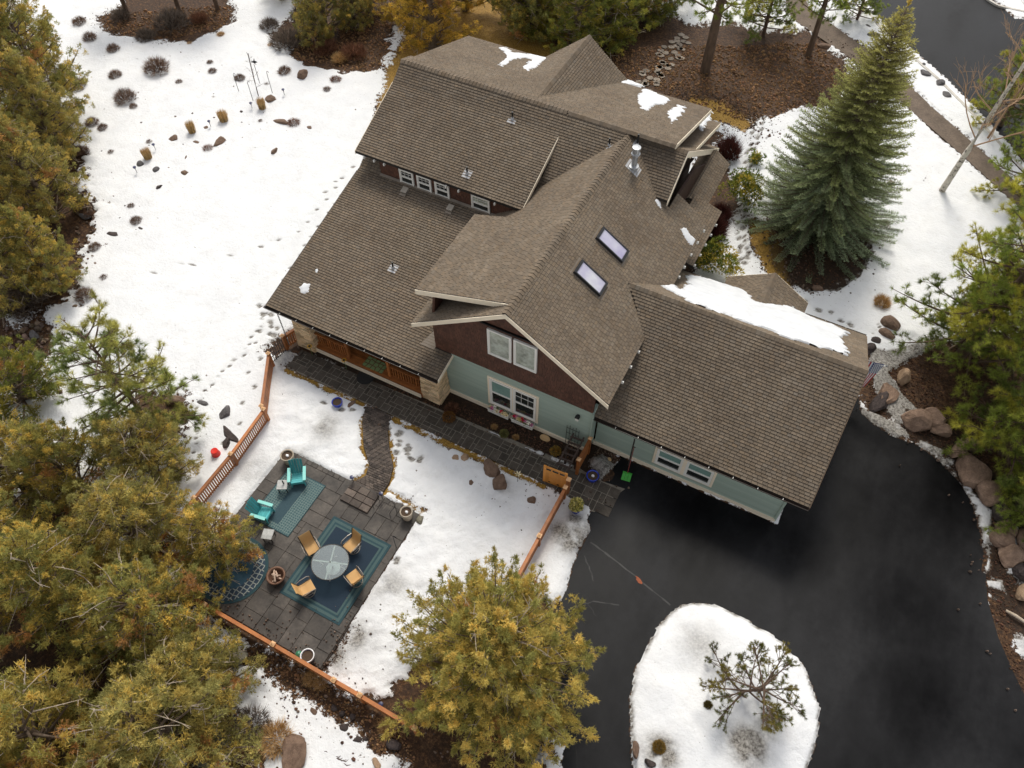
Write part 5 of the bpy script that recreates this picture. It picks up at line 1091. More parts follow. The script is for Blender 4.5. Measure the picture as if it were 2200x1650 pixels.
# cut back ornamental grass bundles standing in the snow
def bundle(px, h, r, label):
    R = np.random.default_rng(px[0]); fo = Foliage(px[0]); n = 220; az = R.uniform(0, 6.28, n); q = np.sqrt(R.uniform(0, 1, n)) * r; P = np.stack([q * np.cos(az), q * np.sin(az), np.zeros(n)], 1); D = unit(np.stack([np.cos(az) * q * .35, np.sin(az) * q * .35, np.full(n, 1.)], 1)); fo.blades(P, D, h, .03, np.tile([.40, .28, .12], (n, 1)) * R.uniform(.6, 1.3, (n, 1)), .05, 1, .12); fo.blades(P + D * h * .5, D, h * .45, .03, np.tile([.48, .34, .16], (n, 1)) * R.uniform(.6, 1.3, (n, 1)), .06, 1, .1)
    tag(link('grass_bundle', fo.mesh('grass', LEAFB), None, (*G(*px), 0)), label, 'grass bundle', 'cut back grass bundles in a row')
bundle((320, 342), .8, .24, 'leftmost straw coloured cut grass bundle'); bundle((415, 287), .9, .22, 'leaning cut grass bundle, second from the left'); bundle((483, 262), .85, .27, 'widest cut grass bundle, third from the left'); bundle((565, 235), .85, .22, 'cut grass bundle nearest the black hooks')
# ------------------------------------------------------------------ rocks
LEAF = LEAFB
ROCKM = {'brown': pm('brown_rock', (.10, .06, .04), (.2, .13, .09), 2.5, .85, .02, fine=.5, coord='obj'), 'grey': pm('grey_rock', (.06, .055, .055), (.14, .13, .13), 2.5, .85, .02, fine=.5, coord='obj'), 'dark': pm('dark_lava_rock', (.03, .022, .02), (.08, .06, .055), 4, .9, .02, fine=.5, coord='obj'), 'tan': pm('tan_boulder', (.28, .18, .11), (.40, .28, .18), 2, .85, .02, fine=.5, coord='obj'), 'bould': pm('driveway_boulder', (.15, .095, .065), (.30, .20, .14), 1.6, .85, .03, fine=.6, coord='obj'), 'lichen': pm('lichen_boulder', (.12, .11, .08), (.26, .24, .18), 3, .9, .03, fine=.5, coord='obj')}
def rock_mesh(seed, n=3):
    import bmesh
    r = random.Random(seed); bm = bmesh.new(); bmesh.ops.create_icosphere(bm, subdivisions=n, radius=1)
    pl = [(Vector((r.gauss(0, 1), r.gauss(0, 1), r.gauss(0, .8))).normalized(), r.uniform(.55, .9)) for _ in range(13)]
    for v in bm.verts:
        p = v.co.normalized(); d = 1.0
        for nn, k in pl:
            q = p.dot(nn)
            if q > 0: d = min(d, k / q)
        v.co = p * d + Vector((r.gauss(0, .012), r.gauss(0, .012), r.gauss(0, .012)))
    me = bpy.data.meshes.new('rock'); bm.to_mesh(me); bm.free(); return me
RMS = [rock_mesh(k) for k in range(9)]; RC = {}
def rock(px, w, d, h, kind, label, group=None, z=0, rz=None):
    k = random.randrange(9); key = (k, kind)
    if key not in RC: m = RMS[k].copy(); m.materials.append(ROCKM[kind]); RC[key] = m
    x, y = G(px[0], px[1], z); s = 1 / 60.0                      # rough metres per photo pixel at this spot
    s = (CAMPOS - Vector((x, y, z))).length / FPX
    o = link('rock', RC[key], None, (x, y, z + h * .25)); o.scale = (w * s * .62, d * s * .75, h); o.rotation_euler = (random.gauss(0, .1), random.gauss(0, .1), rz if rz is not None else random.uniform(-.5, .5)); return tag(o, label, 'rock', group)
for a in [
 ((583, 216), 24, 16, .3, 'brown', 'square grey brown rock at the foot of the right black hook'), ((605, 265), 34, 15, .22, 'brown', 'flat oblong rock beside the reddish wispy shrub'),
 ((666, 277), 12, 12, .15, 'brown', 'small pointed rock right of the oblong one'), ((590, 329), 14, 19, .28, 'brown', 'lone brown rock standing in the open snow'),
 ((475, 307), 14, 26, .3, 'brown', 'upright brown rock beside the reddish lawn shrub'), ((421, 308), 27, 10, .12, 'brown', 'thin flat rock left of the upright brown rock'),
 ((372, 301), 20, 16, .22, 'brown', 'blocky rock right of the leftmost grass bundle'), ((397, 374), 20, 12, .18, 'brown', 'tilted reddish rock below the flat one'),
 ((342, 405), 12, 13, .2, 'dark', 'dark little rock lowest in the lawn rock group'), ((338, 367), 13, 13, .2, 'grey', 'grey rock left of the tilted reddish rock'),
 ((304, 355), 14, 12, .2, 'grey', 'grey rock just below the leftmost grass bundle'), ((400, 341), 8, 12, .14, 'brown', 'small rock between the flat and the tilted rocks'),
 ((441, 277), 14, 11, .15, 'brown', 'small rock beside the second lamp of the lawn row'), ((652, 166), 18, 26, .45, 'brown', 'split leaning rock below the brush patch'),
 ((519, 243), 12, 8, .12, 'dark', 'dark stone between the last two grass bundles'), ((184, 466), 28, 9, .12, 'grey', 'long flat stone near the lower dark shrub at left'),
 ((259, 471), 11, 8, .1, 'dark', 'black stone under the sparse sticks'), ((560, 279), 8, 6, .08, 'grey', 'tiny grey stone below the grass bundle row'),
 ((305, 493), 14, 9, .1, 'dark', 'black stone right of the brown shrub in the lower lawn'), ((246, 506), 24, 12, .14, 'dark', 'dark flat stone beside the rock strip, lowest'),
 ((328, 483), 10, 7, .08, 'dark', 'small black stone farthest right by the brown shrub'), ((279, 492), 8, 7, .08, 'dark', 'small black stone left below the brown shrub'),
 ((217, 426), 9, 7, .08, 'dark', 'tiny dark stone right of the rock strip'), ((222, 595), 12, 9, .12, 'brown', 'rust stone alone in the snow right of the grey brush'),
 ((203, 692), 14, 15, .2, 'grey', 'dark grey stone behind the tip of the long needled pine'), ((378, 862), 34, 20, .3, 'brown', 'brown rock tucked under the right end of the long needled pine'),
 ((437, 868), 28, 10, .15, 'grey', 'thin grey rock beside the animal tracks'), ((484, 890), 24, 26, .3, 'grey', 'rounded grey rock left of the picket fence, upper'),
 ((495, 935), 50, 14, .22, 'dark', 'long dark rock with snow above it left of the picket fence'), ((488, 955), 18, 26, .3, 'dark', 'dark rock between the red bucket and the fence'),
 ((537, 995), 20, 8, .1, 'grey', 'flat grey stone inside the fence near the patio'), ((372, 978), 30, 26, .4, 'lichen', 'pale boulder half hidden by junipers at the left'),
 ((75, 722), 22, 12, .2, 'grey', 'grey stone in the snow left of the long needled pine'), ((634, 1622), 46, 64, .55, 'brown', 'big pointed brown rock at the bottom beside straw grass'),
 ((462, 1612), 52, 66, .6, 'lichen', 'large lichen covered boulder under the junipers at the bottom'), ((510, 1412), 46, 26, .4, 'lichen', 'grey boulder with orange lichen near the end of the back fence'),
 ((676, 1529), 18, 10, .12, 'brown', 'square stone in the snow below the back fence'), ((770, 1590), 24, 14, .14, 'dark', 'brown stone lowest in the snow below the back fence'), ((741, 1563), 18, 14, .14, 'dark', 'dark stone in the middle of the snow below the back fence'),
 ((718, 1521), 13, 9, .1, 'dark', 'dark stone right of the square stone'), ((735, 1533), 12, 9, .1, 'dark', 'dark stone just below the one right of the square stone'), ((758, 1540), 12, 9, .1, 'dark', 'dark stone near the flower pot side of the back fence'), ((785, 1588), 12, 10, .12, 'dark', 'round dark stone under the fence near the big golden juniper'),
 ((820, 1578), 10, 9, .1, 'dark', 'small round stone close to the fence lamp'), ((847, 1600), 26, 20, .2, 'dark', 'dark lump of earth at the right end of the back fence'), ((811, 1645), 26, 12, .2, 'tan', 'tan rock at the very bottom edge'),
 ((1058, 1010), 46, 26, .3, 'brown', 'long brown boulder in the lawn by the walkway'), ((1074, 1042), 38, 34, .45, 'brown', 'big angular boulder below the long one by the walkway'), ((1140, 1076), 24, 16, .2, 'brown', 'brown stone midway between the boulders and the right fence'),
 ((1013, 1040), 14, 12, .16, 'brown', 'small reddish stone left of the big angular boulder'), ((978, 986), 22, 15, .18, 'tan', 'golden brown stone at the walkway edge, left of a pair'), ((998, 985), 20, 16, .2, 'tan', 'golden brown stone at the walkway edge, right of a pair'),
 ((958, 1001), 14, 9, .1, 'brown', 'flat little stone below the golden pair'), ((929, 999), 10, 8, .1, 'brown', 'flat tiny stone left below the golden pair'), ((903, 1120), 15, 20, .22, 'lichen', 'mossy round stone at the right corner of the patio'),
 ((748, 873), 16, 28, .14, 'brown', 'brown flat stone beside the blue pot in the lawn'), ((1332, 1490 + 0), 1, 1, .01, 'dark', ''),
 ((1941, 812), 24, 28, .45, 'tan', 'pale rounded boulder in the rock garden near the flag'), ((1890, 868), 30, 40, .4, 'dark', 'dark boulder under the flag'), ((1905, 850), 34, 46, .45, 'bould', 'brown boulder beside the flag in the rock garden'),
 ((1968, 907), 60, 36, .6, 'bould', 'large brown boulder at the top of the driveway curve'), ((2005, 903), 46, 30, .55, 'bould', 'peaked boulder joined to the large one at the driveway curve'), ((2018, 926), 38, 22, .4, 'bould', 'flat brown rock below the peaked boulder'),
 ((2062, 966), 26, 42, .4, 'bould', 'narrow upright slab in the boulder row'), ((2092, 960), 26, 24, .35, 'bould', 'rock behind the narrow slab, touching the yellow green pine'), ((2086, 1014), 56, 56, .6, 'bould', 'biggest grey brown boulder beside the driveway'),
 ((2122, 1061), 46, 42, .5, 'bould', 'reddish blocky boulder below the biggest one'), ((2148, 1098), 34, 36, .4, 'dark', 'dark boulder between two reddish ones'), ((2158, 1138), 34, 30, .4, 'bould', 'brown boulder in the lower boulder row'), ((2152, 1160), 38, 34, .4, 'bould', 'rounded boulder touching the lower driveway snow'),
 ((2168, 1198), 44, 34, .45, 'bould', 'brown boulder lowest in the row by the driveway'), ((2195, 1090), 46, 30, .5, 'dark', 'dark boulder at the right edge above the row'), ((2196, 1160), 24, 40, .4, 'bould', 'boulder cut by the right edge'), ((2196, 1235), 30, 30, .4, 'dark', 'dark boulder at the right edge below the row'), ((2196, 1275), 16, 34, .3, 'tan', 'tan rock at the right edge near the weathered branch'),
 ((1880, 735), 24, 14, .25, 'dark', 'dark rock behind the garage roof corner'), ((1913, 700), 34, 28, .4, 'brown', 'round brown boulder behind the garage at the pine'), ((1905, 722), 30, 18, .3, 'brown', 'brown rock below the round one behind the garage'), ((1868, 752), 22, 26, .3, 'dark', 'dark rock touching the garage corner'), ((1757, 622), 20, 14, .2, 'brown', 'brown rock at the lower rim of the spruce mulch ring'),
 ((1875, 675), 12, 8, .1, 'dark', 'dark stone on the snow path behind the garage, upper'), ((1893, 696), 12, 8, .1, 'dark', 'dark stone on the snow path behind the garage, lower'),
 ((1876, 78), 24, 12, .2, 'grey', 'grey rock on the snowy verge by the road, upper'), ((1865, 58), 12, 6, .12, 'grey', 'small grey rock uppermost on the verge'), ((1986, 160), 20, 13, .25, 'grey', 'round grey rock on the verge beside the spruce tip'), ((2020, 182), 18, 16, .25, 'grey', 'round grey rock lower on the verge'), ((2032, 206), 24, 12, .2, 'grey', 'flat grey rock lowest on the verge'), ((1983, 141), 10, 8, .15, 'grey', 'tiny grey rock above the round ones on the verge'),
 ((1773, 100), 28, 10, .15, 'brown', 'flat brown stone in the snow beside the thin trunked pine'), ((1344, 1628), 14, 26, .25, 'brown', '') , ((1396, 1640), 20, 12, .2, 'dark', 'dark stone at the lower left rim of the driveway mound'), ((1366, 1610), 14, 24, .2, 'brown', 'brown stone on the left rim of the driveway mound')]:
    if a[-1]: rock(a[0], a[1], a[2], a[3], a[4], a[5], z=.3 if 'mound' in a[5] else 0)
# loose stones of the left rock strip and of the beds: too many to count
def scatter(name, polys, n, smin, smax, mat, seed, z=.0):
    R = np.random.default_rng(seed); mb = MB(); P = PX(polys); xs = [p[0] for p in P]; ys = [p[1] for p in P]; k = 0
    X = R.uniform(min(xs), max(xs), n * 3); Y = R.uniform(min(ys), max(ys), n * 3); d = sdf(X, Y, P) + .5 * fbm(X, Y, 1., 6)
    for x, y, dd in zip(X, Y, d):
        if dd > 0 or k >= n: continue
        k += 1; s = R.uniform(smin, smax) * (1 if R.uniform() < .85 else 1.8); a = R.uniform(0, 6.28); vs = []
        for i in range(5): q = a + i * 1.2566; rr = s * R.uniform(.7, 1.15); vs.append((x + rr * math.cos(q), y + rr * .8 * math.sin(q), z)); 
        for i in range(5): q = a + i * 1.2566 + .2; rr = s * R.uniform(.4, .75); vs.append((x + rr * math.cos(q), y + rr * .8 * math.sin(q), z + s * R.uniform(.4, .9)))
        t = R.uniform(.5, 1.5); mb.tc = (t, t * R.uniform(.9, 1.05), t * R.uniform(.8, 1.05)); mb.add(vs, [(i, (i + 1) % 5, (i + 1) % 5 + 5, i + 5) for i in range(5)] + [(5, 6, 7, 8, 9)])
    mb.build(name, mat, kind='stuff')
COB = pm('cobble', (.10, .065, .045), (.18, .13, .1), 5, .9, .004, tint=True); LIT = pm('leaf_litter', (.16, .085, .04), (.28, .16, .08), 5, .9, tint=True); BARKC = pm('bark_chip', (.06, .03, .017), (.12, .06, .035), 5, .9, tint=True)
scatter('cobble_strip', [(95, 250), (150, 250), (235, 520), (215, 640), (150, 660), (160, 470)], 420, .06, .15, COB, 1, .02)
scatter('cobbles', [(0, 690), (110, 700), (140, 860), (0, 830)], 160, .06, .16, COB, 2, .02)
scatter('leaf_litter', [(1150, 130), (1400, 100), (1750, 90), (1830, 170), (1780, 225), (1600, 262), (1400, 190)], 5200, .03, .08, LIT, 3, -.03)
scatter('dry_litter', [(215, 30), (500, 10), (490, 60), (340, 92), (240, 78)], 1500, .03, .09, LIT, 4, -.03)
scatter('brush_litter', [(600, 90), (800, 20), (1000, -20), (860, 120), (790, 155), (640, 130)], 2200, .03, .09, LIT, 5, -.03)
scatter('bark_mulch', [(1865, 745), (2010, 740), (2200, 760), (2200, 1500), (2130, 1300), (2090, 1050), (1960, 940), (1860, 870)], 4500, .02, .05, BARKC, 6, -.03)
scatter('garden_mulch', [(940, 850), (1240, 960), (1235, 1010), (960, 915), (820, 830), (830, 800)], 1600, .02, .045, BARKC, 7, -.02)
scatter('river_pebbles', [(1283, 962), (1350, 985), (1318, 1005), (1290, 1046), (1262, 1040)], 500, .02, .04, COB, 8, -.01)
scatter('fallen_needles', [(470, 1400), (620, 1400), (880, 1590), (900, 1640), (560, 1640), (440, 1640)], 2600, .02, .05, LIT, 9, -.03)
scatter('spruce_litter', [(1660, 500), (1690, 600), (1790, 620), (1860, 550), (1850, 490)], 900, .02, .05, BARKC, 10, -.02)
scatter('meltout_debris', [(840, 990), (1140, 1080), (1120, 1180), (900, 1100)], 60, .02, .05, BARKC, 12, .08)
scatter('snow_specks', [(130, 20), (700, 180), (800, 230), (560, 380), (200, 640), (120, 250)], 420, .02, .06, BARKC, 13, .07)
scatter('snow_specks', [(460, 1500), (560, 1440), (900, 1640), (560, 1650)], 170, .02, .07, BARKC, 14, .08)
scatter('snow_specks', [(1540, 260), (1760, 230), (1700, 330), (1560, 330)], 240, .02, .06, BARKC, 15, .07)
scatter('snow_specks', [(1700, 40), (1860, 120), (1980, 300), (1900, 290), (1760, 90)], 220, .02, .07, BARKC, 16, .07)
mb = MB(); R = np.random.default_rng(71)
for poly, amp, gd in BARE[:9] + BARE[11:18]:
    xs = [p[0] for p in poly]; ys = [p[1] for p in poly]; X = R.uniform(min(xs) - 1.5, max(xs) + 1.5, 1500); Y = R.uniform(min(ys) - 1.5, max(ys) + 1.5, 1500); d = sdf(X, Y, poly) + amp * .8 * fbm(X, Y, 1.1, 3)
    for x, y, dd in zip(X, Y, d):
        if not (-.1 < dd < 1.6) or R.uniform() > math.exp(-max(dd, 0) / .45): continue
        s = R.uniform(.02, .06) * (1 if R.uniform() < .85 else 1.7); a = R.uniform(0, 6.28); q = [(x + s * R.uniform(.6, 1.2) * math.cos(a + i * 1.2566), y + s * .75 * math.sin(a + i * 1.2566)) for i in range(5)]; t = R.uniform(.4, 1.5); mb.tc = (t, t, t)
        mb.add([(u, v, .03) for u, v in q] + [(x + (u - x) * .6, y + (v - y) * .6, .105 + s * .5) for u, v in q], [(i, (i + 1) % 5, (i + 1) % 5 + 5, i + 5) for i in range(5)] + [(5, 6, 7, 8, 9)])
mb.build('meltout_pebbles', COB, kind='stuff')
# stepping stones behind the house
STEP = pm('flagstone', (.17, .14, .11), (.26, .22, .18), 3, .9, .006, rand=.3, fine=.4); tr_ = MB().add([(0, 0, 0), (0, 0, .001), (.001, 0, 0)], [(0, 1, 2)])
trail_ = thing('stepping_stone_trail', 'winding trail of grey flagstones in the dark mulch behind the house', 'stone path', (*G(1420, 130), 0)); ox, oy = G(1420, 130)
for (px, py) in [(x + random.uniform(-13, 13), y + random.uniform(-6, 6)) for t in np.linspace(0, 1, 24) for x, y in [(1375 + 95 * t ** .8 + 12, 190 - 105 * t), (1375 + 95 * t ** .8 - 14, 184 - 105 * t)]]:
    x, y = G(px, py); mb = MB(); n = random.choice((5, 6)); a0 = random.uniform(0, 6); mb.prism([(.28 * math.cos(a0 + 6.283 * i / n) * random.uniform(.75, 1.1), .24 * math.sin(a0 + 6.283 * i / n) * random.uniform(.75, 1.1)) for i in range(n)], -.02, .02); mb.build('stone', STEP, trail_, (x - ox, y - oy, 0))
# ------------------------------------------------------------------ fences
CAPC = pm('copper_cap', (.62, .36, .17), (.75, .46, .25), 4, .35, metal=.25)
def post(x, y, h, par, w=.13):
    o = MB().box((x, y, h / 2), (w, w, h)).build('post', CEDAR, par); MB().box((x, y, h + .015), (w + .06, w + .06, .03)).add([(x - .085, y - .085, h + .03), (x + .085, y - .085, h + .03), (x + .085, y + .085, h + .03), (x - .085, y + .085, h + .03), (x, y, h + .09)], [(0, 1, 4), (1, 2, 4), (2, 3, 4), (3, 0, 4)]).build('post_cap', CAPC, o)
def fence(pts, label, h=1.02, gap=.115, pw=.07, posts=None, top=True):
    f_ = thing('fence', label, 'fence')
    for i, (x, y) in enumerate(pts): post(x, y, h + .08, f_)
    for (x0, y0), (x1, y1) in zip(pts[:-1], pts[1:]):
        a = Vector((x0, y0, 0)); b = Vector((x1, y1, 0)); L = (b - a).length; u = (b - a) / L; a = a + u * .07; b = b - u * .07; L -= .14
        MB().beam(a + Vector((0, 0, h)), b + Vector((0, 0, h)), .14, .04).build('top_rail', CEDAR, f_)
        for z in (h - .14, .22): MB().beam(a + Vector((0, 0, z)), b + Vector((0, 0, z)), .04, .09).build('rail', CEDAR, f_)
        n = int(L / gap)
        for k in range(n): p = a + u * ((k + .5) * L / n); MB().box((p.x, p.y, h / 2 + .03), (pw, .022, h - .12), rz=math.atan2(u.y, u.x)).build('picket', CEDAR, f_)
    return f_
fence([(-7.98, -2.83), (-6.35, -5.45)], 'short solid looking cedar fence next to the black iron gate', gap=.09, pw=.08)
fence([(-6.15, -5.55), (-5.95, -8.15), (-5.95, -10.6), (-5.95, -13.2)], 'long cedar picket fence along the left side of the patio yard')
fence([(-5.95, -14.05), (-2.4, -14.05), (.97, -14.05), (3.82, -14.07), (4.99, -14.07), (7.4, -14.1)], 'cedar fence along the back of the patio yard', gap=.1, pw=.08)
fence([(8.08, -2.75), (8.08, -5.3), (8.08, -8.6), (8.0, -11.8)], 'cedar fence between the lawn and the driveway', gap=.1, pw=.085)
fence([(8.06, -1.35), (8.06, -.12)], 'short cedar fence panel between the house wall and the wooden gate', h=1.25, gap=.12, pw=.11)
fence([(-8.05, -1.62), (-7.75, -.75)], 'short cedar fence piece between the iron gate and the left stone pier', gap=.12)
# iron gate
IRON = pm('black_iron', (.012, .012, .014), (.02, .02, .022), 8, .45, metal=.6)
ig = thing('iron_gate', 'arched black wrought iron garden gate at the left end of the walkway', 'gate', (-8.05, -2.3, 0), math.radians(82))
for k in range(9):
    x = -.5 + k * .125; h = .95 + .16 * math.cos(x * 2.6); mb = MB(); mb.tube([(x, 0, .08), (x, 0, h)], .018, 6); mb.tube([(x, 0, h), (x, 0, h + .07)], [.02, .001], 6); mb.build('bar', IRON, ig)
for z in (.15, .5): MB().beam((-.52, 0, z), (.52, 0, z), .03, .03).build('crossbar', IRON, ig)
MB().tube([(-.5 + 1.0 * t, 0, .82 + .16 * math.cos((-.5 + t) * 2.6)) for t in np.linspace(0, 1, 11)], .016, 6).build('arched_rail', IRON, ig)
# open wooden gate
OGM = pm('bright_cedar', (.60, .24, .04), (.74, .33, .07), 3, .5, .002, rand=.12)
wg = thing('wooden_gate', 'open orange cedar gate with three square openings across the walkway', 'gate', (7.95, -2.3, 0), math.radians(184))
mb = MB()
for z, h in ((.12, .13), (1.02, .12), (1.38, .12)): MB().box((.55, 0, z), (1.1, .05, h)).build('crossboard', OGM, wg)
for x in (.05, 1.05): MB().box((x, 0, .75), (.12, .055, 1.42)).build('stile', OGM, wg)
for k in range(6): MB().box((.185 + k * .146, .0, .57), (.14, .03, .80)).build('board', OGM, wg)
for x in (.38, .72): MB().box((x, 0, 1.2), (.06, .04, .26)).build('divider', OGM, wg)
for x in (.38, .8): MB().box((x, .03, .2), (.09, .02, .04)).build('hinge', IRON, wg)
post(8.08, -2.35, 1.3, wg) if False else None
pg = thing('gate_post', 'cedar gate post with copper cap beside the open wooden gate', 'post', (8.08, -2.42, 0)); MB().box((0, 0, .62), (.15, .15, 1.24)).build('post', CEDAR, pg); MB().box((0, 0, 1.27), (.2, .2, .05)).build('post_cap', CAPC, pg)
# climbing arbor rungs and dark trellis by the wall
DKW = pm('dark_timber', (.03, .018, .013), (.06, .04, .03), 4, .8)
ar = thing('arbor', 'dark weathered timber arbor frame leaning beside the cedar panel', 'arbor', (7.62, -1.0, 0))
for k in range(6): MB().beam((-.32, -1.05 + k * .28, 1.5 + .04 * k), (.32, -1.0 + k * .28, 1.5 + .04 * k), .07, .07).build('rung', DKW, ar)
for x in (-.25, .25): MB().beam((x, -1.2, 1.45), (x, .55, 1.72), .06, .08).build('beam', DKW, ar); MB().beam((x, -.15, 0), (x, -.15, 1.58), .08, .08, up=(0, 1, 0)).build('post', DKW, ar)
tl = thing('trellis', 'black metal trellis of thin rods against the sage wall', 'trellis', (7.2, -.12, 0))
for k in range(5): MB().tube([(-.3 + k * .15, 0, .1), (-.3 + k * .15, 0, 1.55 + .1 * (k % 2))], .013, 6).build('rod', IRON, tl)
for z in (.5, 1.0, 1.4): MB().tube([(-.32, 0, z), (.32, 0, z)], .01, 5).build('cross_rod', IRON, tl)
# ------------------------------------------------------------------ pots
BLUE = pm('cobalt_glaze', (.01, .03, .30), (.015, .05, .42), 3, .12, spec=.7); SOIL = pm('potting_soil', (.05, .03, .02), (.10, .065, .04), 30, .95, .01); SNW = pm('snow_lump', (.8, .8, .82), (.86, .86, .87), 8, .7)
def pot(px, label, r, h, mat, prof=None, snow=True, z=0.0, rimmat=None, xy=None):
    x, y = xy or G(*px); t = thing('plant_pot', label, 'plant pot', (x, y, z)); p = prof or [(.62, 0), (.8, .25), (.95, .6), (1.0, .92), (1.02, 1.0), (.88, 1.0), (.84, .9)]
    MB().lathe([(a * r, b * h) for a, b in p], 24, caps=(True, False)).build('bowl', mat, t, smooth=True); MB().lathe([(.86 * r, h * .86), (.02, h * .88)], 18).build('soil', SOIL, t)
    if rimmat: MB().lathe([(r * 1.0, h * .97), (r * 1.05, h * .99), (r * 1.03, h * 1.04), (r * .9, h * 1.04), (r * .88, h * .98)], 24, caps=(False, False)).build('rim', rimmat, t, smooth=True)
    if snow: o = link('snow', RMS[3].copy(), t, (.02, 0, h * .92)); o.data.materials.append(SNW); o.scale = (r * .3, r * .3, .06)
    return t
pot((727, 872), 'cobalt blue pot of soil standing in the lawn snow', .26, .36, BLUE, snow=False, rimmat=BLUE); 
b2 = pot((1272, 1030), 'cobalt blue pot with a snow lump next to the snow pile', .28, .38, BLUE, rimmat=BLUE)
b3 = pot((1236, 1098), 'cobalt blue pot holding a variegated shrub by the driveway', .24, .34, BLUE, snow=False)
fo = Foliage(55); R = np.random.default_rng(5); u = unit(R.normal(0, 1, (500, 3)) + np.array([0, 0, .3])); fo.blades(u * .3 * R.uniform(.6, 1, (500, 1)) + np.array([0, 0, .62]), u, .09, .055, np.array(((.5, .45, .14), (.36, .34, .1), (.6, .55, .25), (.16, .18, .05)))[R.integers(4, size=500)], .5, 3); link('shrub', fo.mesh('shrub'), b3)
STP = pm('stone_pot', (.34, .28, .21), (.52, .45, .36), 7, .85, .01, fine=.5)
spf = [(.72, 0), (.8, .2), (.9, .6), (1.0, .9), (1.04, 1.0), (.88, 1.0), (.84, .88)]
pot((623, 992), 'speckled stone planter at the upper left corner of the patio', .30, .62, STP, spf); pot((876, 1112), 'speckled stone planter at the right corner of the patio', .27, .62, STP, spf)
wp = pot((665, 1415), 'white and blue glazed pot at the bottom corner of the patio', .27, .42, pm('blue_white_glaze', (.02, .05, .3), (.7, .72, .7), 6, .2, spec=.6), snow=False, rimmat=pm('white_glaze', (.8, .8, .8), (.85, .85, .85), 4, .15))
tag(MB().lathe([(.02, 0), (.11, .02), (.13, .14), (.05, .19), (.02, .2)], 14).build('glass_float', pm('green_glass', (.02, .12, .06), (.04, .2, .1), 3, .1, spec=1), None, (*G(644, 1408), .06)), 'small green glass ball beside the white and blue pot', 'glass ball')
# fire pit
fp = thing('fire_pit', 'rusty round fire bowl filled with split logs on the patio', 'fire pit', (*G(598, 1245), .06))
RUST = pm('rusty_bronze', (.10, .05, .03), (.2, .11, .07), 5, .6, metal=.3); MB().lathe([(.2, 0), (.28, .1), (.36, .3), (.40, .36), (.40, .4), (.32, .4), (.29, .3), (.2, .14), (.02, .12)], 28).build('bowl', RUST, fp, smooth=True)
for k in range(11):
    a = random.uniform(0, 3.14); r_ = random.uniform(0, .14); c = Vector((r_ * math.cos(k * 2.4), r_ * math.sin(k * 2.4), .24 + .02 * k)); d = Vector((math.cos(a), math.sin(a), random.uniform(-.15, .25))) * random.uniform(.1, .17)
    MB().tube([c - d, c + d], random.uniform(.03, .045), 7).build('log', pm('split_log', (.34, .22, .15), (.6, .46, .36), 9, .85, rand=.35), fp)
# ------------------------------------------------------------------ rugs
def rug(label, x0, x1, y0, y1, cols, z=.069, widths=None):
    t = thing('rug', label, 'rug', ((x0 + x1) / 2, (y0 + y1) / 2, z)); w, d = (x1 - x0) / 2, (y1 - y0) / 2; k = 0; zz = 0
    for i, (c, inset) in enumerate(cols): MB().prism([(-w + inset, -d + inset), (w - inset, -d + inset), (w - inset, d - inset), (-w + inset, d - inset)], 0, .012 + i * .004).build('field' if i == len(cols) - 1 else 'border', c, t)
    return t
TEAL = pm('rug_teal', (.05, .088, .090), (.07, .112, .110), 30, .95, coord='obj'); NAVY = pm('rug_navy', (.012, .025, .042), (.02, .036, .056), 40, .95, coord='obj'); DTEAL = pm('rug_dark_teal', (.02, .05, .06), (.03, .065, .075), 30, .95, coord='obj')
rug('large navy rug with teal border bands under the dining set', -.52, 2.47, -12.1, -8.2, [(DTEAL, 0), (TEAL, .10), (DTEAL, .22), (TEAL, .30), (NAVY, .38)])
def pattern_mat(name, c1, c2, scale):
    m = bpy.data.materials.new(name); nt, b, out = nodes(m); tc = nd(nt, 'ShaderNodeTexCoord'); v = nd(nt, 'ShaderNodeTexVoronoi'); v.feature = 'DISTANCE_TO_EDGE'; v.inputs['Scale'].default_value = scale; nt.links.new(tc.outputs['Object'], v.inputs['Vector'])
    v.inputs['Randomness'].default_value = .35; c = mixc(nt, ramp(nt, v.outputs['Distance'], [(.06, (0, 0, 0)), (.12, (1, 1, 1))]), c1, c2); c = mixc(nt, .5, c, ramp(nt, noise(nt, 25, 3), [(.3, (.3,) * 3), (.7, (.7,) * 3)]), 'OVERLAY'); nt.links.new(c, b.inputs['Base Color']); b.inputs['Roughness'].default_value = .95; return m
PTN = pattern_mat('rug_pattern_teal', (.17, .22, .20), (.05, .10, .11), 9); PTN2 = pattern_mat('rug_pattern_navy', (.28, .30, .27), (.03, .05, .075), 5)
r1 = rug('faded teal patterned runner rug under the turquoise chairs', -3.75, -1.7, -9.95, -7.15, [(DTEAL, 0), (PTN, .04)])
MB().box((0, 0, .018), (.55, 2.2, .006)).build('centre_band', pm('rug_slate', (.03, .06, .075), (.045, .08, .095), 20, .95), r1)
rr = thing('round_rug', 'round blue rug with a floral ring half hidden by the junipers', 'rug', (-2.9, -12.2, .069))
MB().lathe([(1.5, 0), (1.5, .012), (.01, .013)], 48).build('border', DTEAL, rr); MB().lathe([(1.36, .010), (1.36, .017), (.01, .018)], 48).build('floral_ring', PTN2, rr); MB().lathe([(.88, .012), (.88, .022), (.01, .023)], 48).build('centre_field', pm('rug_blue', (.03, .075, .11), (.05, .10, .14), 8, .95), rr)
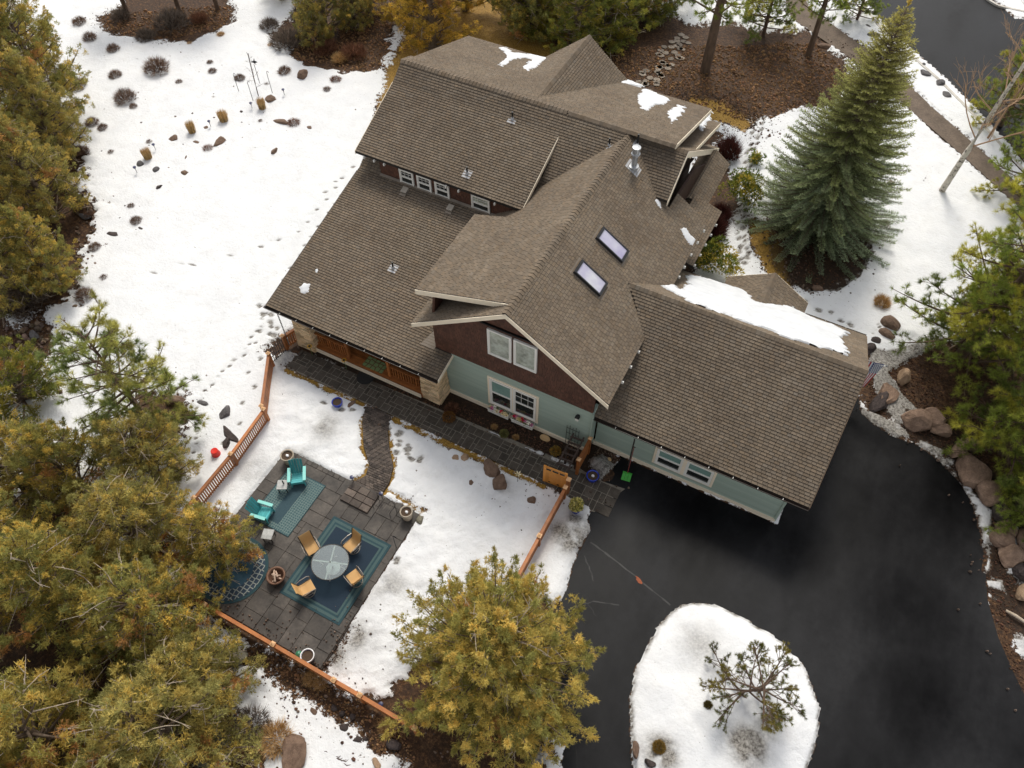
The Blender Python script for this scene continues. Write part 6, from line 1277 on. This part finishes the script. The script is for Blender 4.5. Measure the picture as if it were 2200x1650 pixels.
# ------------------------------------------------------------------ turquoise adirondack chairs
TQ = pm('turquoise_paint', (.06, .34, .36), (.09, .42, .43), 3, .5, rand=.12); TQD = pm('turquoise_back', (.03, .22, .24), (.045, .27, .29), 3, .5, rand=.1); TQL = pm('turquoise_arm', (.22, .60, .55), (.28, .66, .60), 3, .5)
def adirondack(loc, rz, label):
    t = thing('adirondack_chair', label, 'chair', loc, rz)
    for k in range(5): MB().box((0, -.30 + k * .115, .36 - k * .03), (.52, .105, .022), rx=-.22).build('seat_slat', TQ, t)
    for k in range(5):
        x = -.22 + k * .11; h = .78 - abs(k - 2) * .035; mb = MB(); mb.beam((x, .20, .26), (x * 1.12, .50, .26 + h), .098, .02, up=(0, 1, 0)); mb.build('back_slat', TQD, t)
    for s in (-1, 1):
        MB().box((s * .34, -.02, .56), (.14, .72, .024)).build('arm', TQL, t); MB().box((s * .29, -.33, .28), (.03, .09, .56)).build('leg', TQ, t); MB().beam((s * .27, -.36, .3), (s * .27, .45, .05), .03, .12).build('rear_leg', TQ, t); MB().box((s * .33, .24, .41), (.03, .06, .3)).build('arm_support', TQ, t)
    MB().box((0, -.36, .30), (.56, .022, .1)).build('apron', TQ, t); return t
adirondack((-2.95, -7.45, .08), math.radians(36), 'turquoise adirondack chair near the stone planter, fully in view'); adirondack((-3.25, -9.6, .08), math.radians(100), 'turquoise adirondack chair partly covered by a juniper bough')
SLT = pm('grey_slate_top', (.30, .30, .29), (.5, .5, .48), 9, .7)
def stool(loc, rz, label):
    t = thing('side_table', label, 'side table', loc, rz); MB().box((0, 0, .44), (.46, .46, .03)).build('tabletop', SLT, t)
    for x in (-.18, .18):
        for y in (-.18, .18): MB().box((x, y, .215), (.03, .03, .42)).build('leg', IRON, t)
    return t
s1 = stool((-3.25, -8.15, .07), .5, 'grey square side table beside the upper turquoise chair'); stool((-2.35, -10.35, .07), .35, 'grey square side table poking out under the juniper bough')
tag(MB().lathe([(.035, 0), (.035, .2), (.015, .26), (.015, .3)], 10).build('bottle', pm('black_glass', (.01, .01, .01), (.02, .02, .02), 4, .15, spec=.8), None, (-3.22, -8.08, .525)), 'small black bottle on the grey side table', 'bottle')
# ------------------------------------------------------------------ dining set
FRM = pm('taupe_metal', (.20, .18, .155), (.28, .25, .22), 6, .4, metal=.5); SLING = pm('tan_sling', (.50, .29, .11), (.56, .33, .13), 2, .7, coord='obj'); DKM = pm('dark_bronze', (.04, .035, .03), (.07, .06, .05), 6, .4, metal=.5)
tb = thing('dining_table', 'round glass patio table with a pale cross frame on the navy rug', 'table', (.87, -10.22, .085))
def clear_glass():
    m = bpy.data.materials.new('table_glass'); nt, b, out = nodes(m); tr = nd(nt, 'ShaderNodeBsdfTransparent'); tr.inputs['Color'].default_value = (.80, .86, .85, 1); gl = nd(nt, 'ShaderNodeBsdfGlossy'); gl.inputs['Roughness'].default_value = .05; gl.inputs['Color'].default_value = (.95, .95, .95, 1)
    df = nd(nt, 'ShaderNodeBsdfDiffuse'); df.inputs['Color'].default_value = (.5, .55, .54, 1); m1_ = nd(nt, 'ShaderNodeMixShader'); m1_.inputs[0].default_value = .10; m2_ = nd(nt, 'ShaderNodeMixShader'); m2_.inputs[0].default_value = .11
    nt.links.new(tr.outputs[0], m1_.inputs[1]); nt.links.new(gl.outputs[0], m1_.inputs[2]); nt.links.new(m1_.outputs[0], m2_.inputs[1]); nt.links.new(df.outputs[0], m2_.inputs[2]); nt.links.new(m2_.outputs[0], out.inputs[0]); return m
MB().lathe([(.02, .715), (.77, .715), (.77, .727), (.02, .727)], 48).build('glass_top', clear_glass(), tb)
mb = MB(); mb.tube([(.775 * math.cos(a), .775 * math.sin(a), .72) for a in np.linspace(0, 2 * PI, 49)], .018, 6, cap=False); mb.build('rim', DKM, tb)
PALE = pm('pale_frame', (.55, .54, .50), (.65, .64, .6), 5, .5)
for a in (.35, .35 + PI / 2): MB().beam((-.74 * math.cos(a), -.74 * math.sin(a), .69 - .008 * a), (.74 * math.cos(a), .74 * math.sin(a), .69 - .008 * a), .055, .03).build('crossbar', PALE, tb)
MB().tube([(0, 0, .74), (0, 0, .735)], .03, 10).build('umbrella_ring', DKM, tb)
for k in range(4): a = .35 + k * PI / 2; MB().tube([(.55 * math.cos(a), .55 * math.sin(a), 0), (.38 * math.cos(a), .38 * math.sin(a), .35), (.55 * math.cos(a), .55 * math.sin(a), .67)], .02, 6).build('leg', PALE, tb)
ub = MB().lathe([(.30, 0), (.30, .05), (.24, .09), (.05, .14), (.05, .32), (.03, .32)], 24).build('umbrella_base', pm('pale_base', (.55, .56, .55), (.66, .67, .66), 3, .6), None, (.87, -10.22, .086), smooth=False); tag(ub, 'pale round umbrella base seen through the glass table top', 'umbrella base')
def dining_chair(label, loc, rz):
    t = thing('dining_chair', label, 'chair', loc, rz, 'dining chairs around the glass table')
    sp = [(-.30, .43), (-.22, .455), (0, .42), (.18, .415), (.25, .46), (.30, .62), (.35, .80), (.40, 1.0), (.43, 1.03)]
    mb = MB(); mb.smooth = True; n = len(sp); mb.add([(-.25, y, z) for y, z in sp] + [(.25, y, z) for y, z in sp] + [(-.25, y, z - .015) for y, z in sp] + [(.25, y, z - .015) for y, z in sp], [(i, i + n, i + n + 1, i + 1) for i in range(n - 1)] + [(i + 2 * n, i + 1 + 2 * n, i + n + 1 + 2 * n, i + 3 * n) for i in range(n - 1)]); mb.build('sling', SLING, t)
    for s in (-1, 1):
        MB().tube([(s * .275, y, z) for y, z in sp], .02, 6).build('side_frame', DKM, t)
        MB().tube([(s * .30, .30, .62), (s * .33, .1, .66), (s * .34, -.2, .66), (s * .32, -.30, .60), (s * .29, -.28, .42)], .02, 6).build('armrest', FRM, t); MB().tube([(s * .30, .22, .34), (s * .31, .05, .36), (s * .30, -.2, .34)], .015, 5).build('under_rail', FRM, t)
    MB().tube([(.27 * math.cos(a), .27 * math.sin(a), .03) for a in np.linspace(0, 2 * PI, 25)], .018, 6, cap=False).build('swivel_ring', FRM, t)
    for k in range(4): a = k * PI / 2 + .6; MB().tube([(.27 * math.cos(a), .27 * math.sin(a), .03), (.1 * math.cos(a), .1 * math.sin(a), .12), (0, 0, .3)], .014, 5).build('base_spoke', FRM, t)
    MB().lathe([(.06, .1), (.05, .36), (.12, .39)], 12).build('swivel_post', DKM, t); return t
c = (.87, -10.22)
d0 = dining_chair('tan sling chair at the upper left of the glass table', (*G(670, 1178, .4), .085), math.radians(62))
def place(label, x, y, rz): return dup(d0, label, (x, y, .085), math.radians(rz))
place('tan sling chair at the upper right of the glass table', 1.12, -9.08, -12); place('tan sling chair at the lower right of the glass table, turned away', *G(763, 1243, .4), -112); place('tan sling chair at the lower left of the glass table', .55, -11.52, 152)
# ------------------------------------------------------------------ small garden things
rb = thing('bucket', 'bright red upturned plastic bucket in the snow outside the fence', 'bucket', (*G(466, 978), .05)); REDP = pm('red_plastic', (.62, .015, .008), (.75, .025, .012), 3, .4)
MB().lathe([(.25, 0), (.25, .03), (.21, .05), (.165, .36), (.15, .37), (.02, .36)], 24).build('body', REDP, rb); MB().lathe([(.29, -.01), (.29, .02), (.24, .03)], 24).build('rim', REDP, rb)
def lamp(px, label, h=.45, lean=0, head='blue', group='solar lamps on stakes', z=0.05):
    t = thing('garden_lamp', label, 'garden lamp', (*G(*px), z), 0, group); MB().tube([(0, 0, 0), (lean, 0, h)], .016, 6).build('stake', IRON, t)
    MB().lathe([(.035, h - .1), (.045, h), (.10, h + .01), (.09, h + .05), (.02, h + .06)], 14).build('lamp_head', pm('lamp_navy', (.02, .025, .08), (.03, .035, .1), 4, .3), t)
for px, lab in (((543, 236), 'stake lamp left of the grass bundle nearest the hooks'), ((454, 275), 'stake lamp between the second and third grass bundles'), ((336, 325), 'stake lamp right of the leftmost grass bundle'), ((296, 374), 'stake lamp lowest in the lawn row'), ((612, 207), 'stake lamp right of the square rock by the hooks'), ((760, 1037), 'stake lamp at the left side of the brick landing'), ((822, 1072), 'stake lamp at the right side of the brick landing'), ((822, 1520), 'stake lamp inside the back fence')):
    lamp(px, lab)
# shepherd hooks
def hook(b, tpx, h, label, bird=False):
    x, y = G(*b); t = thing('shepherd_hook', label, 'garden hook', (x, y, 0), 0, 'black shepherd hooks on the lawn'); MB().tube([(0, 0, 0), (0, 0, h), (.04, 0, h + .1), (.12, 0, h + .12), (.18, 0, h + .04)], .018, 6).build('pole', IRON, t); MB().lathe([(.08, 0), (.08, .03), (.02, .05)], 8).build('foot', IRON, t)
    if bird:
        bd = thing('bird_ornament', 'black metal bird ornament on top of a lawn hook', 'ornament', (x + .05, y, h + .12)); m = MB(); m.tube([(-.25, 0, .02), (-.1, 0, .06), (.08, 0, .1), (.2, 0, .14), (.3, 0, .13)], [.01, .06, .08, .05, .01], 8); m.build('body', IRON, bd); MB().add([(-.05, 0, .1), (.1, 0, .12), (-.15, .25, .2), (-.15, -.25, .2)], [(0, 1, 2), (0, 1, 3)]).build('wings', IRON, bd)
hook((514, 199), 0, 1.35, 'black hook pole farthest left'); hook((545, 220), 0, 1.5, 'black hook pole lowest, beside the sapling'); hook((559, 182), 0, 1.5, 'black hook pole carrying the bird', True); hook((586, 202), 0, 1.6, 'black hook pole rising from the square rock')
hook((852, 1178), 0, 1.2, 'curly black hook at the right edge of the patio')
# iron tree bench / plant stand
bn = thing('garden_bench', 'delicate black wire bench at the patio corner beside the stone planter', 'bench', (1.35, -6.95, .07), math.radians(-5))
for s in (-.48, .48):
    MB().tube([(s, .2, 0), (s, .2, .95)], .012, 5).build('rear_leg', IRON, bn); MB().tube([(s, -.2, 0), (s, -.2, .43)], .012, 5).build('leg', IRON, bn); MB().tube([(s, .2, .62), (s, -.05, .66), (s, -.22, .58), (s, -.2, .43)], .011, 5).build('armrest', IRON, bn)
MB().tube([(-.48 + .96 * t, .2, .85 + .16 * math.sin(PI * t)) for t in np.linspace(0, 1, 9)], .014, 5).build('back_arch', IRON, bn)
for k in range(9): x = -.42 + k * .105; MB().tube([(x, -.2, .43), (x, .2, .43)], .006, 4).build('seat_wire', IRON, bn); MB().tube([(x, .2, .43), (x * .9, .2, .84)], .005, 4).build('back_wire', IRON, bn)
# stake statue, log slices, mats
st = thing('flower_stake', 'cream flower ornament on a black stake beside the walkway', 'ornament', (*G(1112, 1036), 0)); MB().tube([(0, 0, 0), (.02, 0, .75)], .012, 5).build('stake', IRON, st)
for k in range(6): a = k * 1.05; MB().add([(.02, 0, .72), (.02 + .12 * math.cos(a), .12 * math.sin(a), .78), (.02 + .17 * math.cos(a + .3), .17 * math.sin(a + .3), .84), (.02 + .1 * math.cos(a + .6), .1 * math.sin(a + .6), .8)], [(0, 1, 2, 3)]).build('petal', pm('cream_metal', (.75, .66, .42), (.82, .74, .52), 4, .5), st)
WD = pm('cut_log_face', (.50, .32, .15), (.62, .42, .22), 8, .8)
def slice_(px, a, b, label): tag(MB().prism([(a * math.cos(t) * random.uniform(.94, 1.05), b * math.sin(t) * random.uniform(.94, 1.05)) for t in np.linspace(0, 2 * PI, 17)[:-1]], 0, .06).build('log_slice', WD, None, (*G(*px), .0)), label, 'log slice').rotation_euler.z = -.1
slice_((1171, 942), .27, .16, 'oval slice of pale wood lying in the dark bed'); slice_((1307, 990), .12, .17, 'small oval wood slice on the pebbles by the snow pile'); slice_((1895, 778), .2, .14, 'round pale stepping log in the rock garden')
MATG = pattern_mat('mat_green', (.16, .08, .04), (.22, .30, .12), 4); dm = MB().box((0, 0, .01), (1.15, .62, .02)).build('door_mat', MATG, None, (-3.3, -.62, .41)); tag(dm, 'green doormat with brown motifs on the porch deck', 'door mat')
tag(MB().lathe([(.42, 0), (.44, .015), (.01, .02)], 32).build('round_mat', pm('black_rubber', (.012, .012, .012), (.02, .02, .02), 20, .8), None, (-3.5, -1.28, .05)), 'round black mat on the walkway below the porch step', 'mat')
SF = pm('sunflower_petal', (.7, .35, .01), (.8, .45, .02), 5, .6)
for px, z, lab in (((665, 744), .75, 'metal sunflower on a stake beside the left stone pier'), ((739, 774), .75, 'metal sunflower on a stake in the porch bed')):
    x, y = G(px[0], px[1], z); t = thing('sunflower_stake', lab, 'ornament', (x, y, 0), 0); MB().tube([(0, 0, 0), (0, 0, z)], .012, 5).build('stem', pm('stem_green', (.06, .12, .03), (.1, .16, .04), 4, .7), t)
    m = MB()
    for k in range(12): a = k * .5236; m.add([(0, 0, z), (.1 * math.cos(a - .2), .1 * math.sin(a - .2), z + .02), (.16 * math.cos(a), .16 * math.sin(a), z), (.1 * math.cos(a + .2), .1 * math.sin(a + .2), z + .02)], [(0, 1, 2, 3)])
    m.build('petals', SF, t); MB().lathe([(.07, z + .005), (.06, z + .03), (.01, z + .04)], 12).build('flower_centre', DKW, t)
# flower boxes
def flower_box(x0, x1, label):
    t = thing('flower_box', label, 'flower box', ((x0 + x1) / 2, -.2, .22)); w = x1 - x0
    MB().box((0, -.13, .12), (w, .02, .24)).box((0, .13, .12), (w, .02, .24)).build('long_side', WHITE, t); MB().box((-w / 2 + .01, 0, .12), (.02, .24, .24)).build('short_side', WHITE, t); MB().box((w / 2 - .01, 0, .12), (.02, .24, .24)).build('short_side', WHITE, t); MB().box((0, 0, .02), (w - .04, .24, .03)).build('bottom', WHITE, t); MB().box((0, -.145, .235), (w + .03, .05, .02)).build('rim', WHITE, t)
    for k in range(10):
        c_ = random.choice(((.75, .68, .45), (.8, .8, .72), (.62, .25, .42), (.6, .03, .08), (.70, .62, .30))); fo = Foliage(k + int(x0 * 10)); u = unit(np.random.default_rng(k).normal(0, 1, (36, 3)) + np.array([0, 0, .5])); p0 = np.array([-w / 2 + .1 + k * (w - .2) / 9, random.uniform(-.12, .03), .26 + random.uniform(0, .08)]); fo.blades(p0 + u * .05, u, .06, .05, np.tile(c_, (36, 1)), .4, 2); link('blossom', fo.mesh('blossom'), t)
    fo = Foliage(9); R = np.random.default_rng(3); P = np.stack([R.uniform(-w / 2 + .05, w / 2 - .05, 240), R.uniform(-.14, .1, 240), R.uniform(.18, .3, 240)], 1); fo.blades(P, unit(R.normal(0, 1, (240, 3)) + [0, -.2, .6]), .08, .03, np.tile([.16, .2, .08], (240, 1)), .5, 3); link('leaves', fo.mesh('leaves'), t)
flower_box(2.9, 3.98, 'white window box of cream and pink flowers, left one'); flower_box(4.16, 5.26, 'white window box with red and pink flowers, right one')
# rain chains, shovel
def chain(x, y, z0, z1, label):
    t = thing('rain_chain', label, 'rain chain', (x, y, 0)); n = int((z1 - z0) / .11)
    for k in range(n): MB().lathe([(.012, 0), (.04, .055), (.035, .06)], 8).build('cup', GUT, t, (0, 0, z0 + k * .11))
    MB().tube([(0, 0, z0), (0, 0, z1)], .008, 4).build('link', IRON, t)
chain(10.0, -.02, .3, 2.7, 'dark rain chain hanging from the garage gutter'); chain(-7.95, -1.48, .25, 2.72, 'dark rain chain hanging at the left porch corner')
sh = thing('snow_shovel', 'green bladed snow shovel with a dark red handle leaning on the garage wall', 'shovel', (10.12, -.42, 0), math.radians(8)); MB().tube([(0, .05, .25), (-.02, .78, 1.35)], .018, 8).build('handle', pm('dark_red_wood', (.16, .03, .025), (.22, .05, .04), 5, .5), sh)
gp = pm('green_plastic', (.04, .30, .03), (.06, .4, .05), 4, .4)
for k in range(3): MB().box((-.14 + k * .14, -.08, .09), (.132, .36, .02), rx=.45).build('blade_panel', gp, sh)
MB().box((0, .08, .19), (.43, .05, .06)).build('blade_back', gp, sh); MB().tube([(-.07, .78, 1.36), (.05, .78, 1.36)], .02, 6).build('grip', BLACKP, sh)
# flag on the garage corner
fl = thing('flag', 'stars and stripes flag hanging from a white pole at the garage gable', 'flag', (16.78, 8.9, 2.2))
MB().tube([(0, 0, 0), (1.92, -.15, .56)], .022, 8).build('flag_pole', pm('white_pole', (.75, .75, .73), (.8, .8, .78), 4, .4), fl); MB().lathe([(.02, 0), (.06, .05), (.02, .1)], 10).build('finial', pm('grey_ball', (.2, .2, .2), (.25, .25, .25), 4, .4), fl, (1.94, -.15, .54))
FR, FW, FB = pm('flag_red', (.42, .02, .025), (.5, .03, .035), 4, .8), pm('flag_white', (.75, .74, .72), (.8, .79, .77), 4, .8), pm('flag_blue', (.015, .035, .16), (.02, .045, .2), 4, .8)
def fpt(u, v):   # u along the pole 0..1, v down 0..1 : hanging gathered cloth
    fold = .10 * math.sin(u * 9) * v; shrink = 1 - .45 * v
    return Vector((1.42 + (u - .5) * .85 * shrink - .10 * v, -.12 + fold - .45 * v, .40 + .2 * u - 1.5 * v))
def patch(u0, u1, v0, v1, mat, nm, lift=0, nu=8, nv=8):
    m = MB(); m.smooth = True; vs = []
    for i in range(nu + 1):
        for j in range(nv + 1): p = fpt(u0 + (u1 - u0) * i / nu, v0 + (v1 - v0) * j / nv); vs.append(p + Vector((.004 * lift, -.006 * lift, .004 * lift)))
    m.add(vs, [(i * (nv + 1) + j, (i + 1) * (nv + 1) + j, (i + 1) * (nv + 1) + j + 1, i * (nv + 1) + j + 1) for i in range(nu) for j in range(nv)]); return m.build(nm, mat, fl)
for k in range(13): patch(1 - (k + 1) / 13, 1 - k / 13, .4 if k < 7 else 0, 1, FR if k % 2 == 0 else FW, 'stripe', nu=2, nv=12)
cn = patch(1 - 7 / 13, 1, 0, .4, FB, 'canton')
for i in range(9):
    for j in range(11):
        if (i + j) % 2: continue
        u = 1 - 7 / 13 + (7 / 13) * (i + 1) / 10; v = .4 * (j + 1) / 12; m = MB(); c_ = fpt(u, v) + Vector((.02, -.02, .012)); du = (fpt(u + .01, v) - fpt(u, v)).normalized(); dv = (fpt(u, v + .01) - fpt(u, v)).normalized()
        P = [c_ + (du * math.cos(a) + dv * math.sin(a)) * (.019 if q % 2 else .042) for q, a in enumerate(np.linspace(0, 2 * PI, 11)[:-1])]; m.add(P, [tuple(range(10))]); m.build('star', FW, cn)
# sticks and debris
dw = thing('driftwood', 'pale weathered branch among the boulders at the right edge', 'branch', (*G(2178, 1326), .08)); MB().tube([(-.35, .1, 0), (0, 0, .08), (.4, -.08, .04), (.7, -.2, 0)], [.05, .07, .06, .03], 8).build('stem', pm('weathered_wood', (.4, .32, .23), (.55, .46, .36), 5, .8), dw)
dw2 = thing('fallen_branch', 'dark twisted root and branches in the snow at the bottom edge', 'branch', (*G(715, 1625), .05)); 
for k in range(8): a = random.choice((-.4, .2, .5, 2.8, 3.3)) + random.uniform(-.3, .3); q = random.uniform(-.5, .5); MB().tube([(q, 0, .04), (q + .3 * math.cos(a), .2 * math.sin(a), .09), (q + .6 * math.cos(a + .5), .45 * math.sin(a + .5), .03)], [.025, .016, .006], 5).build('branch', TWIGD, dw2)
